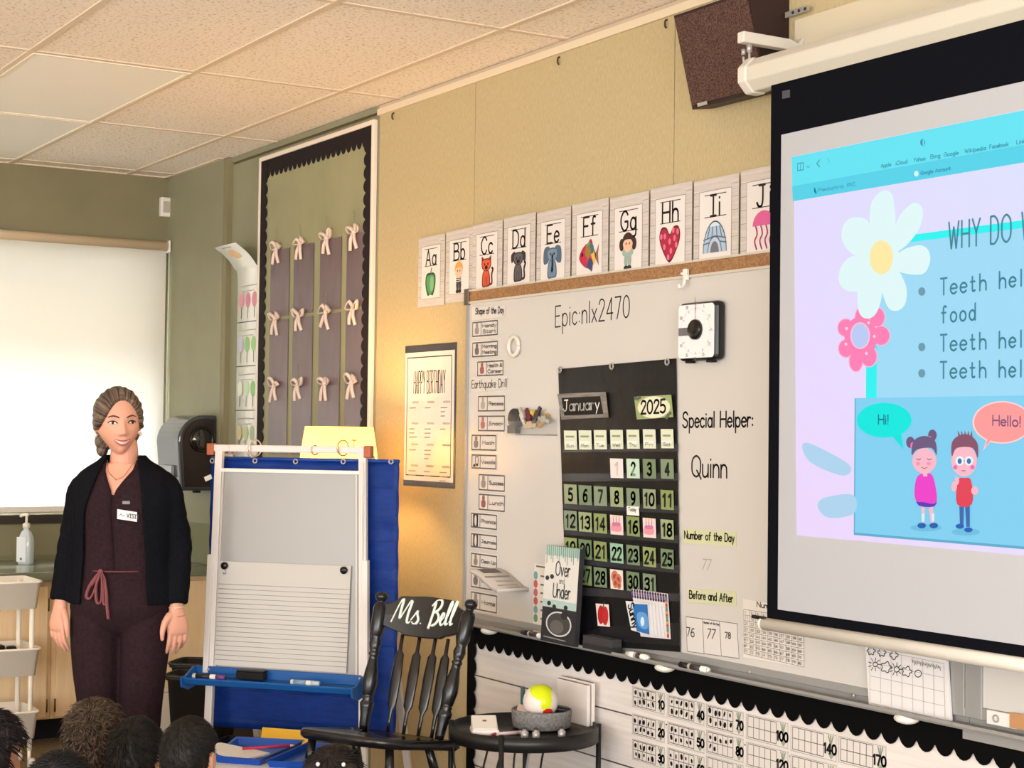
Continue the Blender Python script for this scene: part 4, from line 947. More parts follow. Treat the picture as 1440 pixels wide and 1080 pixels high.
X = lambda t, s: (t*bw+sk*s*.85, s*bh)
d.poly([X(0, .36), X(1, .36), X(1, 1), X(0, 1)], (222, 220, 214)); d.poly([X(0, .9), X(1, .9), X(1, 1), X(0, 1)], (170, 200, 190))
for k in range(16): t = .04+k*.061; d.line([X(t, 1), X(t+.01, .82+(k*37 % 10)/90)], .004, (110, 140, 132))
d.poly([X(0, .36), X(1, .36), X(1, .44), X(0, .44)], (176, 200, 196))
a = X(.34, .7); d.text('Over', a[0], a[1], .045, .005, (60, 66, 66), width=bw*.42); a = X(.3, .47); d.text('Under', a[0], a[1], .045, .005, (60, 66, 66), width=bw*.5)
a = X(.46, .62); d.text('and', a[0], a[1], .018, .002, (120, 120, 116))
for t, s in ((.1, .66), (.24, .68), (.2, .4), (.36, .37), (.7, .38)): q_ = X(t, s); d.ell(q_[0], q_[1], .012, .008, (50, 52, 54), 10)
q_ = X(.52, .2); d.ell(q_[0], q_[1], bw*.38, bh*.13, (206, 206, 204)); d.ell(q_[0], q_[1], bw*.34, bh*.115, (70, 68, 68)); d.ell(q_[0]-.01, q_[1]-.01, bw*.2, bh*.07, (100, 96, 94)); d.ell(q_[0]+.03, q_[1]+.03, bw*.1, bh*.04, (48, 46, 48))
d.line([X(.1, .05), X(.75, .04)], .003, (150, 150, 150)); d.build('cover_art', bo)
q = onY(848, 904, WY-.045)
er = empty('board_eraser', (q.x, WY-.045, tz), 0, 'dark grey felt board eraser lying on the whiteboard tray under the calendar', 'eraser')
MB().box2((q.x-.085, WY-.066, tz+.016), (q.x+.075, WY-.024, tz+.042)).build('felt_block', mat((60, 58, 60), .95, bump=.3), er, True, bevel=.003)
MB().box2((q.x-.085, WY-.066, tz), (q.x+.075, WY-.024, tz+.0165)).build('base', mat((40, 40, 42), .6), er, True)
def marker(a, b, ln, lab, cap=(20, 20, 22), parent=None, y=WY-.06, z=None, flip=False, rz=0, name='marker', band=(60, 56, 56), grp='markers on the whiteboard tray'):
    q = onY(a, b, y); zz = (tz if z is None else z)+.0095
    t = empty(name, (q.x, y, zz-.0095), rz, lab, 'marker', grp)
    s = -1 if flip else 1; R_ = Matrix.Rotation(PI/2, 3, 'Y')
    def cyl(x0_, x1_, r, m, nm): MB().tube([(s*x0_, 0, .0095), (s*x1_, 0, .0095)], r, 14).build(nm, m, t)
    cyl(-ln/2, -ln/2+.04, .0092, mat(cap, .35), 'cap'); cyl(-ln/2+.0405, ln/2-.008, .0088, M_WHITE, 'barrel'); cyl(-ln/2+.052, ln/2-.035, .00905, mat(band, .5), 'label_band'); cyl(ln/2-.0075, ln/2, .007, mat((225, 222, 216), .4), 'end_plug')
    return t
marker(750, 887, .135, 'black-capped white marker on the tray left of the standing book')
marker(897, 917, .11, 'white marker with dark label lying under the calendar on the tray', (228, 226, 222))
marker(977, 936, .135, 'black-capped white marker on the tray below the three-column number paper')

# ---- lower bulletin board: shiplap paper, scalloped border, ten-frame cards
zt_ = wbot-.024; zb_ = .12; lx0 = -5.275; lx1 = -1.6
lb = empty('bulletin_board', ((lx0+lx1)/2, WY, zb_), 0, 'low white shiplap bulletin board with black scalloped border under the whiteboard', 'bulletin board')
def shiplap():
    m = noisy('shiplap_paper', (214, 207, 202), (234, 228, 223), (1, 1, 22), 2.2, 6, .6, 0, .3, .75, .3)
    n = m.node_tree.nodes; L = m.node_tree.links; b = n['Principled BSDF']
    tc = n.new('ShaderNodeTexCoord'); sp = n.new('ShaderNodeSeparateXYZ'); L.new(tc.outputs['Object'], sp.inputs[0])
    f1 = n.new('ShaderNodeMath'); f1.operation = 'MULTIPLY'; f1.inputs[1].default_value = 1/.162; L.new(sp.outputs['Z'], f1.inputs[0])
    f2 = n.new('ShaderNodeMath'); f2.operation = 'FRACT'; L.new(f1.outputs[0], f2.inputs[0])
    f3 = n.new('ShaderNodeMath'); f3.operation = 'LESS_THAN'; f3.inputs[1].default_value = .03; L.new(f2.outputs[0], f3.inputs[0])
    mx = n.new('ShaderNodeMix'); mx.data_type = 'RGBA'; r = [k for k in n if k.type == 'VALTORGB'][0]
    L.new(f3.outputs[0], mx.inputs[0]); L.new(r.outputs[0], mx.inputs[6]); mx.inputs[7].default_value = lin((84, 76, 72)); L.new(mx.outputs[2], b.inputs['Base Color'])
    return m
MB().box2((lx0, WY-.008, zb_), (lx1, WY-.001, zt_)).build('backing', shiplap(), lb, True)
P0 = Wp(.0125); sc = MB()
sc.prism(scallop(lx0, zt_, lx1, zt_, .084, .062, (0, -1), .30), P0.pt(0, 0, 0), P0.u, P0.v, P0.n*.0015)
sc.prism(scallop(lx0, zb_, lx0, zt_, .062, .06, (1, 0), .25), P0.pt(0, 0, .0016), P0.u, P0.v, P0.n*.0015)
sc.build('scalloped_border', mat((8, 8, 9), .9, spec=.08), lb, True)
pq = Wp(.0083)
cards = [('10', 889, 936, 963, 36, 10), ('20', 889, 936, 1001.5, 36, 10), ('30', 889, 936, 1037, 36, 10), ('40', 938.5, 992, 975, 38, 10), ('50', 938.5, 992, 1013, 38, 10), ('60', 938.5, 992, 1049, 38, 10), ('70', 993, 1047, 988, 40, 10), ('80', 993, 1047, 1024, 40, 7), ('90', 993, 1047, 1060, 40, 0),
         ('100', 1049, 1110, 1001, 43, 0), ('120', 1049, 1110, 1040, 43, 0), ('130', 1049, 1110, 1082, 43, 0), ('140', 1111.5, 1178, 1016, 45, 0), ('150', 1111.5, 1178, 1057, 45, 0), ('170', 1179, 1248, 1031, 46, 0), ('180', 1179, 1248, 1076, 46, 0)]
rr = random.Random(11)
for tx, a0, a1, b0_, hp, ndots in cards:
    k = .235+(b0_-960)*.0006; dy = (a1-a0)*k
    qd = [pq.px(a0, b0_), pq.px(a1, b0_+dy), pq.px(a1, b0_+dy+hp*.93), pq.px(a0, b0_+hp*.86)]
    x0_, x1_ = qd[0][0], qd[1][0]; z1_ = (qd[0][1]+qd[1][1])/2; z0_ = (qd[2][1]+qd[3][1])/2
    if tx in ('30', '60', '90', '130', '150', '180'): pass
    rt = paper('ten_frame_card', pq, rectpts(x0_, z0_, x1_, z1_), mat((218, 212, 206), .5), 'ten-frame counting card numbered %s on the low shiplap board' % tx, 'counting card', 'ten-frame cards on the low board')
    d = Draw(pq, .0016); w = x1_-x0_; h = z1_-z0_; g_ = (110, 106, 104)
    d.frame(x0_+.004, z0_+.004, x1_-.004, z1_-.004, .0014, (150, 146, 142))
    fx0, fx1, fz0, fz1 = x0_+w*.06, x0_+w*.72, z0_+h*.12, z1_-h*.1
    for i in range(6): d.line([(fx0+(fx1-fx0)*i/5, fz0), (fx0+(fx1-fx0)*i/5, fz1)], .0022, g_, False)
    for j in range(3): d.line([(fx0, fz0+(fz1-fz0)*j/2), (fx1, fz0+(fz1-fz0)*j/2)], .0022, g_, False)
    for n_ in range(ndots):
        i, j = n_ % 5, n_//5; cx = fx0+(fx1-fx0)*(i+.5)/5; cz = fz1-(fz1-fz0)*(j+.5)/2
        d.ell(cx+rr.uniform(-.004, .004), cz+rr.uniform(-.004, .004), rr.uniform(.0035, .0068), rr.uniform(.0055, .0095), (18, 17, 18), 10, rr.uniform(-.5, .5))
    for s in (-1, 0, 1): d.line([(x0_+w*.87, z0_+h*.55), (x0_+w*.87+s*w*.05, z1_-h*.1)], .004, (136, 148, 128))
    d.poly([(x0_+w*.80, z0_+h*.3), (x0_+w*.96, z0_+h*.3), (x0_+w*.88, z0_+h*.08)], (150, 160, 142))
    tw = w*(.17 if len(tx) == 2 else .25); d.text(tx, x0_+w*.98-tw, z0_+h*.28, h*.32, .0065, INK, width=tw)
    d.build('print', rt)

# small hooks left in the tan panelling
for k, (a, b, lab) in enumerate(((553, 163, 'tiny dark hook in the tan wall beside the top corner of the green bulletin board'), (786, 85, 'tiny dark hook high on the tan wall between the panel seams'), (937, 33, 'tiny dark hook high on the tan wall just left of the brown speaker'))):
    q = onY(a, b, WY-.004)
    hk_ = MB(); hk_.tube(crs([(q.x, WY-.0005, q.z+.012), (q.x, WY-.008, q.z+.008), (q.x+.001, WY-.010, q.z-.008), (q.x, WY-.004, q.z-.014)], 4), .003, 8)
    tag(hk_.build('wall_hook', mat((70, 52, 34), .5)), lab, 'hook', 'hooks in the tan wall')

# ================================================================== WALL SPEAKER, PROJECTION SCREEN
SPK = noisy('brown_speaker_grille', (58, 38, 32), (104, 78, 68), (1, 1, 1), 230, 2, .85, .1, .35, .65, .2)
SPD = mat((44, 26, 24), .55)
sx0, sx1 = -3.885, -3.548
ytop, ybot = WY-.150, WY-.078
zt_, zb_ = HC+1.231, HC+.962
sp = empty('wall_speaker', ((sx0+sx1)/2, WY, zb_), 0, 'brown fabric-fronted speaker box tilted down from the top of the tan wall', 'speaker')
m = MB(); pr = [(-.078, zb_), (-.0, zb_+.012), (-.0, zt_+.02), (-.150, zt_)]
m.prism([(a, b) for a, b in pr], (sx0, WY-.001, 0), (0, 1, 0), (0, 0, 1), (sx1-sx0, 0, 0)); m.build('cabinet', SPD, sp, True)
ev = Vector((0, ytop-ybot, zt_-zb_)); fp = Plane((sx0, ybot, zb_), (1, 0, 0), ev); hh = ev.length
MB().prism(rectpts(.006, .012, sx1-sx0-.006, hh-.008), fp.pt(0, 0, .0), fp.u, fp.v, fp.n*.006).build('grille', SPK, sp, True)
MB().prism(rectpts(.035, .004, .08, .014), fp.pt(0, 0, .006), fp.u, fp.v, fp.n*.002).build('badge', mat((196, 188, 180), .35, .5), sp, True)

SY = 2.86
PS = Plane((0, SY, 0), (1, 0, 0), (0, 0, 1))
e0 = PS.px(1081, 125); e1 = PS.px(1083, 872)
scx0 = (e0[0]+e1[0])/2; scx1 = scx0+1.75
hx0 = PS.px(1052, 100)[0]; htop, hbot = PS.px(1060, 84)[1], PS.px(1075, 122)[1]
hz = (htop+hbot)/2; hr = (htop-hbot)/2+.008
ps = empty('projection_screen', ((scx0+scx1)/2, SY, PS.px(1083, 884)[1]), 0, 'pull-down projection screen with black border showing a pastel slide in front of the whiteboard', 'projection screen')
HW = mat((206, 200, 186), .4); HW2 = mat((214, 208, 198), .4)
oct_ = [(hr*math.cos(PI/8+k*PI/4), hr*math.sin(PI/8+k*PI/4)) for k in range(8)]
MB().prism(oct_, (hx0+.02, SY+.02, hz), (0, 1, 0), (0, 0, 1), (2.0, 0, 0)).build('housing', HW, ps, True, bevel=.004)
m = MB(); o2 = [(a*1.09, b*1.09) for a, b in oct_]; m.prism(o2, (hx0-.012, SY+.02, hz), (0, 1, 0), (0, 0, 1), (.034, 0, 0)); m.build('end_cap', HW2, ps, True, bevel=.005)
BORD = mat((14, 15, 21), .9, spec=.05); SCRW = mat((176, 178, 184), .7)
z_b = PS.px(1083, 872)[1]
MB().box2((scx0, SY-.001, z_b), (scx1, SY+.001, hz-.02)).build('black_border', BORD, ps, True)
w0 = PS.px(1097, 500)[0]; wt_ = PS.px(1098, 190)[1]; wb_ = PS.px(1095, 857)[1]
MB().box2((w0, SY-.0016, wb_), (scx1-.04, SY-.001, wt_)).build('screen_fabric', SCRW, ps, True)
m = MB(); m.tube([(scx0-.012, SY, z_b-.012), (scx1+.01, SY, z_b-.012)], .017, 14); m.build('bottom_bar', mat((226, 222, 214), .4), ps, True)
MB().ball((scx0-.016, SY, z_b-.012), (.012, .018, .018), n=14, k=8).build('bar_end', mat((230, 226, 218), .4), ps, True)
q = PS.px(1080, 876); MB().tube([(scx0+.0, SY-.006, z_b+.003), (scx0-.05, SY-.008, z_b+.004)], .005, 8).build('pull_tab', M_BLACK, ps, True)
d = Draw(Plane((0, SY-.0011, 0), (1, 0, 0), (0, 0, 1)), .0001); d.ppoly([(1100, 128), (1111, 126), (1111, 137), (1100, 139)], (74, 76, 82)); d.build('printed_tag', ps)
# mounting board and arm brackets
mbx = onY(1117, 28, WY-.02).x; mzt = onY(1117, 28, WY-.02).z
tag(MB().box2((mbx, WY-.02, hz-.06), (2.5, WY-.001, mzt)).build('mounting_board', mat((206, 194, 168), .6), bevel=.002), 'pale painted mounting board on the wall behind the screen housing', 'board')
def arm(x, lab):
    a = empty('screen_bracket', (x, WY-.02, hz), 0, lab, 'bracket', 'screen brackets')
    zt2 = onY(1063, 46, SY+.01).z
    prof = [(0, -.035), (-.012, -.035), (-.02, -.01), (-.05, .018), (-.215, .018), (-.215, .048), (-.05, .048), (-.02, .04), (0, .06)]
    MB().prism(prof, (x-.014, WY-.021, zt2-.04), (0, 1, 0), (0, 0, 1), (.028, 0, 0)).build('arm', HW2, a, True, bevel=.003)
    MB().tube([(x, SY+.02, zt2-.02), (x, SY+.02, zt2-.045)], .008, 8).build('eyelet', M_STEEL, a, True)
    hk = MB(); hk.tube(crs([(x, SY+.02, zt2-.04), (x+.003, SY+.018, zt2-.06), (x-.001, SY+.02, hz+hr*.9)], 4), .0035, 6); hk.tube(crs([(x-.012, SY+.01, zt2-.055), (x-.012, SY+.012, zt2-.08), (x-.01, SY+.015, hz+hr*.9)], 4), .0035, 6)
    hk.tube([(x-.012, SY+.01, zt2-.05), (x-.012, SY+.01, zt2-.035)], .006, 8); hk.build('wire_hook', M_STEEL, a, True)
    return a
arm(onY(1123, 60, WY-.03).x, 'white cast bracket arm holding the left end of the screen housing')
q = onY(1117, 18, WY-.022)
sb = empty('mending_plate', (q.x, WY-.02, q.z), 0, 'small perforated metal strap between the brown speaker and the mounting board', 'metal strap')
MB().box2((q.x-.035, WY-.026, q.z-.008), (q.x+.06, WY-.0205, q.z+.008)).build('plate', M_STEEL, sb, True, bevel=.001)
for k in range(3): MB().lathe([(.0045, 0), (.0045, .002), (.001, .0022)], (q.x+.0+k*.025, WY-.026, q.z), 10, rot=Matrix.Rotation(PI/2, 3, 'X')).build('screw', mat((70, 66, 62), .4, .8), sb, True)

# projected slide (light on the screen)
EM = .68
class Slide(Draw):
    def M(s, c):
        return mat_slide(c) if isinstance(c, (tuple, list)) else c
_sl = {}
def mat_slide(c):
    c = tuple(c)
    if c in _sl: return _sl[c]
    m = bpy.data.materials.new('projected_light'); m.use_nodes = True; b = m.node_tree.nodes['Principled BSDF']
    b.inputs['Base Color'].default_value = lin([v*.40 for v in c]); b.inputs['Roughness'].default_value = .8; b.inputs['Specular IOR Level'].default_value = .1
    b.inputs['Emission Color'].default_value = lin(c); b.inputs['Emission Strength'].default_value = EM
    _sl[c] = m; return m
PSd = Plane((0, SY-.0017, 0), (1, 0, 0), (0, 0, 1))
def slide_bg():
    m = bpy.data.materials.new('projected_pastel'); m.use_nodes = True; n = m.node_tree.nodes; L = m.node_tree.links; b = n['Principled BSDF']
    tc = n.new('ShaderNodeTexCoord'); sp_ = n.new('ShaderNodeSeparateXYZ'); r = n.new('ShaderNodeValToRGB')
    L.new(tc.outputs['Generated'], sp_.inputs[0]); a = n.new('ShaderNodeMath'); a.operation = 'ADD'; L.new(sp_.outputs['X'], a.inputs[0]); L.new(sp_.outputs['Z'], a.inputs[1])
    h = n.new('ShaderNodeMath'); h.operation = 'MULTIPLY'; h.inputs[1].default_value = .5; L.new(a.outputs[0], h.inputs[0]); L.new(h.outputs[0], r.inputs[0])
    r.color_ramp.elements[0].color = lin((228, 206, 250)); r.color_ramp.elements[1].color = lin((200, 216, 254)); r.color_ramp.elements[1].position = .8
    L.new(r.outputs[0], b.inputs['Emission Color']); b.inputs['Emission Strength'].default_value = EM
    b.inputs['Base Color'].default_value = lin((110, 104, 120)); b.inputs['Roughness'].default_value = .8
    return m
d = Slide(PSd, 0, .00004)
XR = PS.px(1440, 500)[0]+.32      # the slide runs on to the right of the picture
def full(pl4, c):                 # extend a left-anchored shape straight to the right end
    q = [PSd.px(*p) for p in pl4]; d.poly([(q[0][0], q[0][1]), (XR, q[0][1]), (XR, q[1][1]), (q[1][0], q[1][1])], c)
full(((1116, 220), (1120, 753)), slide_bg())
full(((1113, 221), (1115, 283)), (104, 232, 250))
full(((1114, 262), (1115, 283)), (88, 214, 240))
cb = PSd.px(1219, 700); ct_ = PSd.px(1260, 333); cx0 = PSd.px(1217, 700)[0]
d.poly([(cx0, PSd.px(1217, 742)[1]), (XR, PSd.px(1217, 742)[1]), (XR, ct_[1]), (cx0, ct_[1])], (50, 246, 248))
k0 = PSd.px(1232, 700)[0]; kt = PSd.px(1300, 338)[1]
d.poly([(k0, PSd.px(1219, 742)[1]), (XR, PSd.px(1219, 742)[1]), (XR, kt), (k0, kt)], (160, 222, 252))
p0 = PSd.px(1203, 650)[0]; ptop = PSd.px(1203, 560)[1]; pbot = PSd.px(1203, 749)[1]
d.poly([(p0-.004, pbot-.006), (XR, pbot-.006), (XR, ptop), (p0-.004, ptop)], (96, 176, 212)); d.poly([(p0, pbot), (XR, pbot), (XR, ptop), (p0, ptop)], (132, 212, 248))
for pts in ([(1128, 628), (1140, 624), (1190, 650), (1196, 664), (1180, 668), (1140, 650)], [(1150, 712), (1160, 700), (1200, 696), (1201, 722), (1165, 728)]): d.pblob(pts, (176, 216, 246))
# pink flower
PK = (255, 130, 186)
for cx_, cy_, rx, ry in ((1213, 448, 10, 17), (1234, 446, 10, 13), (1239, 472, 12, 13), (1222, 501, 11, 14), (1204, 508, 9, 14), (1190, 490, 10, 12), (1190, 461, 11, 12)):
    d.pblob([(cx_+(rx+1.6)*math.cos(t*PI/5), cy_+(ry+1.6)*math.sin(t*PI/5)) for t in range(10)], (246, 190, 222), 3)
for cx_, cy_, rx, ry in ((1213, 448, 10, 17), (1234, 446, 10, 13), (1239, 472, 12, 13), (1222, 501, 11, 14), (1204, 508, 9, 14), (1190, 490, 10, 12), (1190, 461, 11, 12), (1211, 474, 23, 29)):
    d.pblob([(cx_+rx*math.cos(t*PI/5), cy_+ry*math.sin(t*PI/5)) for t in range(10)], PK, 3)
d.pblob([(1210+14*math.cos(t*PI/5), 472+19*math.sin(t*PI/5)) for t in range(10)], (244, 200, 230), 3)
d.pblob([(1210+12*math.cos(t*PI/5), 472+17*math.sin(t*PI/5)) for t in range(10)], (188, 206, 252), 3)
for a, b in ((1191, 462), (1190, 484), (1219, 497), (1230, 473), (1222, 454)): d.pblob([(a+2*math.cos(t*PI/4), b+2.2*math.sin(t*PI/4)) for t in range(8)], (255, 214, 234), 2)
# white daisy
WF = (226, 252, 255)
for pts in ([(1243, 268), (1257, 280), (1258, 340), (1232, 350), (1224, 320), (1226, 285)], [(1284, 286), (1298, 294), (1294, 320), (1274, 346), (1256, 352), (1262, 310)], [(1292, 345), (1306, 352), (1308, 370), (1296, 386), (1262, 380), (1264, 356)],
            [(1256, 372), (1274, 400), (1274, 426), (1262, 437), (1248, 430), (1238, 390)], [(1240, 380), (1240, 420), (1230, 444), (1215, 447), (1207, 432), (1210, 400)], [(1238, 360), (1220, 402), (1196, 410), (1181, 398), (1183, 376), (1200, 360)], [(1236, 350), (1206, 360), (1186, 342), (1186, 318), (1200, 306), (1222, 312)],
            [(1238, 330), (1262, 345), (1262, 380), (1240, 392), (1215, 380), (1218, 345)]):
    d.pblob(pts, WF)
d.pblob([(1240+16.5*math.cos(t*PI/5), 362+24*math.sin(t*PI/5)) for t in range(10)], (255, 238, 170), 3)
TXT = (74, 138, 160)
d.ptext('WHY DO W', (1335, 350), (1453, 336), 37, .0048, TXT, gap=2.6)
for y in (410, 488, 525): d.pblob([(1297+5*math.cos(t*PI/4), y+6*math.sin(t*PI/4)) for t in range(8)], (112, 156, 180), 2)
def mono(txt, a, b, adv, hpx, slope):
    for k, chh in enumerate(txt):
        if chh == ' ': continue
        w = glyph(chh)[0]; s_ = min(1, 4.6/w) if w > 1 else 1
        x = a+adv*k; wpx = (adv*.62)*(w/4.8 if w < 4 else 1)
        d.ptext(chh, (x+(adv-wpx)/2*0.6, b+slope*adv*k), (x+(adv-wpx)/2*.6+wpx, b+slope*(adv*k+wpx)), hpx, .0046, TXT)
mono('Teeth hel', 1322, 415, 13.8, 23, -.115); mono('food', 1323, 454, 13.2, 23, -.09); mono('Teeth hel', 1322, 494, 13.8, 23, -.055); mono('Teeth hel', 1322, 532, 13.8, 23, -.02)
# browser strip
UI = (70, 150, 176)
d.ptext('Apple', (1240, 236), (1254, 233.5), 5, .0016, UI); d.ptext('iCloud', (1261, 232.5), (1277, 229.5), 5.5, .0016, UI)
for tx, a, b in (('Yahoo', 1286, 228), ('Bing', 1310, 223.5), ('Google', 1329, 220.5), ('Wikipedia', 1358, 215.5), ('Facebook', 1393, 209.5), ('LinkedIn', 1431, 203)):
    L_ = len(tx)*3.3; d.ptext(tx, (a, b), (a+L_, b-L_*.16), 5.5, .0016, UI)
d.ptext('Google Account', (1296, 246), (1338, 239), 5, .0016, UI); d.ptext('Pediatric RC', (1152, 270), (1204, 261), 4.5, .0014, UI)
d.pblob([(1290+3.2*math.cos(t*PI/4), 244.5+4*math.sin(t*PI/4)) for t in range(8)], (220, 250, 255), 2); d.pline([(1123, 230), (1131, 229), (1131, 239), (1123, 240), (1123, 230)], .0022, UI); d.pline([(1127, 229.5), (1127, 239.5)], .0018, UI)
d.pline([(1154, 225), (1150, 230), (1154, 235)], .0025, UI); d.pline([(1165, 223), (1168, 227), (1165, 231)], .0016, (90, 190, 214)); d.pline([(1136, 234), (1138, 236), (1140, 233)], .0016, UI)
d.pline([(1147, 265), (1149, 272)], .004, (20, 130, 150)); d.pblob([(1299+3.4*math.cos(t*PI/4), 200.5+5*math.sin(t*PI/4)) for t in range(8)], UI, 2); d.ppoly([(1299, 196), (1301, 197), (1301, 204), (1299, 205)], (104, 232, 250))
d.pblob([(1146, 267), (1148, 266), (1149, 270), (1147, 271)], (20, 130, 150), 2)
# speech bubbles and two generic cartoon children
d.ppoly([(1252, 608), (1268, 606), (1272, 632)], (20, 232, 226)); d.pblob([(1245+38.5*math.cos(t*PI/6), 591+24.5*math.sin(t*PI/6)) for t in range(12)], (20, 236, 230), 3)
d.ppoly([(1392, 606), (1384, 634), (1404, 610)], (255, 206, 210)); d.pblob([(1411+42*math.cos(t*PI/6), 594+30*math.sin(t*PI/6)) for t in range(12)], (255, 214, 216), 3)
d.ppoly([(1394, 606), (1387, 629), (1402, 609)], (255, 156, 158)); d.pblob([(1411+39.5*math.cos(t*PI/6), 594+28*math.sin(t*PI/6)) for t in range(12)], (255, 160, 160), 3)
d.ptext('Hi!', (1237, 596.5), (1251, 596.5), 13, .0035, (30, 110, 140)); d.ptext('Hello!', (1398, 598), (1437, 600), 14, .0035, (140, 90, 130))
SK = (252, 190, 206)
def E2(cx_, cy_, rx, ry, c, n=10): d.pblob([(cx_+rx*math.cos(2*PI*t/n), cy_+ry*math.sin(2*PI*t/n)) for t in range(n)], c, 3)
E2(1304, 742, 22, 5, (112, 194, 232)); E2(1360, 748, 20, 5, (112, 194, 232))
HC1 = (112, 92, 130)
E2(1282, 622, 6, 8, HC1); E2(1313, 612, 6, 8, HC1); E2(1285, 627, 3, 5, (240, 120, 200)); E2(1309, 618, 3, 5, (240, 120, 200))
d.ppoly([(1297, 700), (1303, 700), (1302, 735), (1298, 735)], SK); d.ppoly([(1306, 700), (1312, 699), (1316, 735), (1311, 736)], SK)
E2(1298, 739, 6, 4, (40, 100, 180)); E2(1315, 739, 6, 4, (40, 100, 180)); d.ppoly([(1298, 722), (1302, 722), (1302, 733), (1298, 733)], (220, 240, 255)); d.ppoly([(1312, 722), (1316, 722), (1316, 733), (1312, 733)], (220, 240, 255))
d.pblob([(1292, 698), (1317, 698), (1316, 712), (1294, 711)], (96, 60, 190), 3); d.pblob([(1292, 670), (1303, 666), (1314, 670), (1319, 706), (1300, 706), (1290, 704), (1288, 688)], (240, 70, 206), 4)
d.ppoly([(1300, 660), (1306, 660), (1306, 670), (1300, 670)], SK); E2(1302, 648, 17, 18, SK); d.pblob([(1284, 640), (1287, 620), (1302, 613), (1317, 620), (1319, 640), (1312, 630), (1292, 632)], HC1, 4)
for x in (1294, 1309): d.pline([(x-3, 645), (x, 647), (x+3, 645)], .0018, (140, 70, 110)); E2(x-1, 652, 3, 2.5, (250, 150, 186))
d.pline([(1298, 657), (1302, 659), (1306, 657)], .0018, (180, 80, 120))
d.ppoly([(1351, 706), (1358, 706), (1357, 738), (1352, 738)], (64, 110, 180)); d.ppoly([(1359, 706), (1366, 706), (1366, 741), (1361, 741)], (64, 110, 180)); E2(1352, 740, 6, 3.5, (44, 100, 190)); E2(1364, 745, 6, 3.5, (44, 100, 190))
d.pblob([(1349, 676), (1359, 672), (1368, 676), (1369, 709), (1348, 709)], (230, 72, 92), 4); E2(1344, 684, 4, 7, SK); E2(1373, 690, 5, 6, SK); E2(1348, 676, 3, 6, SK)
E2(1358, 648, 18, 22, SK); d.pblob([(1341, 642), (1341, 622), (1352, 612), (1366, 612), (1377, 624), (1377, 644), (1370, 630), (1348, 630)], (140, 86, 110), 4)
for k in range(5): d.ppoly([(1350+4*k, 616), (1349+4*k+k, 605), (1354+4*k, 615)], (140, 86, 110))
for x in (1352, 1365): E2(x, 648, 6, 6.5, (240, 250, 255)); E2(x, 648.5, 3, 4, (60, 120, 190))
E2(1346, 657, 3, 3, (236, 110, 190)); E2(1370, 657, 3, 3, (236, 110, 190)); d.pline([(1358, 648), (1359, 648)], .002, (90, 80, 120)); d.pline([(1355, 662), (1360, 662)], .002, (180, 80, 110))
d.build('projected_slide', ps)

# ================================================================== FURNITURE
E_ = Vector((.762, .648, 0)).normalized()            # easel runs this way, left to right
EB = Vector((-E_.y, E_.x, 0))                         # away from the room, behind the easel
# ---- easel: white A-frame with board, lined paper, blue tray
ez = empty('teaching_easel', (0, 0, 0), 0, 'white-framed teaching easel with dry-erase board, lined chart paper and blue tray', 'easel')
eC = (onD(303, 632, 6.15)+onD(518, 634, 6.0))/2
eo = Vector((eC.x, eC.y, 0)); ez.location = eo; ez.rotation_euler = (0, 0, math.atan2(E_.y, E_.x))
tilt = .05                                            # the front panel leans: top is further back
class _EP:
    pl = Plane(eC, E_, EB*tilt+Vector((0, 0, 1)))
    def px(s, a, b):
        q = s.pl.px(a, b); return (q[0], eC.z+q[1]*s.pl.v.z)
ep = _EP()
L1 = ep.px(309, 640)[0]; R1 = ep.px(510.5, 640)[0]; zt_ = ep.px(410, 632)[1]
L2 = ep.px(296, 955)[0]; R2 = ep.px(511, 955)[0]; ztr = ep.px(400, 952)[1]
EW = mat((222, 214, 208), .4); EBLUE = mat((24, 84, 150), .35); EBLUE2 = mat((28, 92, 160), .35)
def ept(a, z, off=0):                                 # local coordinates: x along easel, y behind
    return Vector((a, -(zt_-z)*tilt+off, z))
def lerp(a, b, t): return a+(b-a)*t
def xl(z): return lerp(L1, L2, (zt_-z)/(zt_-ztr))
def xr(z): return lerp(R1, R2, (zt_-z)/(zt_-ztr))
def post(xf, nm, zlow=0.02):
    m = MB(); a, b = ept(xf(zt_+.01), zt_+.01), ept(xf(zlow), zlow)
    w = .015
    m.rings([[p+Vector((sx*w, sy*.011, 0)) for sx, sy in ((-1, -1), (1, -1), (1, 1), (-1, 1))] for p in (a, b)], None, False); return m.build(nm, EW, ez, bevel=.003)
post(xl, 'post'); post(xr, 'post')
for xf in (xl, xr):
    m = MB(); a, b = ept(xf(zt_-.05), zt_-.02, .068), Vector((xf(.02), .42, .02)); w = .013
    m.rings([[p+Vector((sx*w, sy*.011, 0)) for sx, sy in ((-1, -1), (1, -1), (1, 1), (-1, 1))] for p in (a, b)], None, False); m.build('rear_leg', EW, ez, bevel=.003)
tb = MB(); tb.box2((L1-.03, -.012, zt_-.012), (R1+.02, .012, zt_+.014)); tb.build('top_bar', EW, ez, bevel=.004)
for x in (L1-.033, R1+.022): MB().box2((x-.014, -.018, zt_-.026), (x+.014, .018, zt_+.018)).build('corner_cap', mat((176, 92, 56), .45), ez, bevel=.004)
zbt = ep.px(410, 664)[1]; zbb = ztr
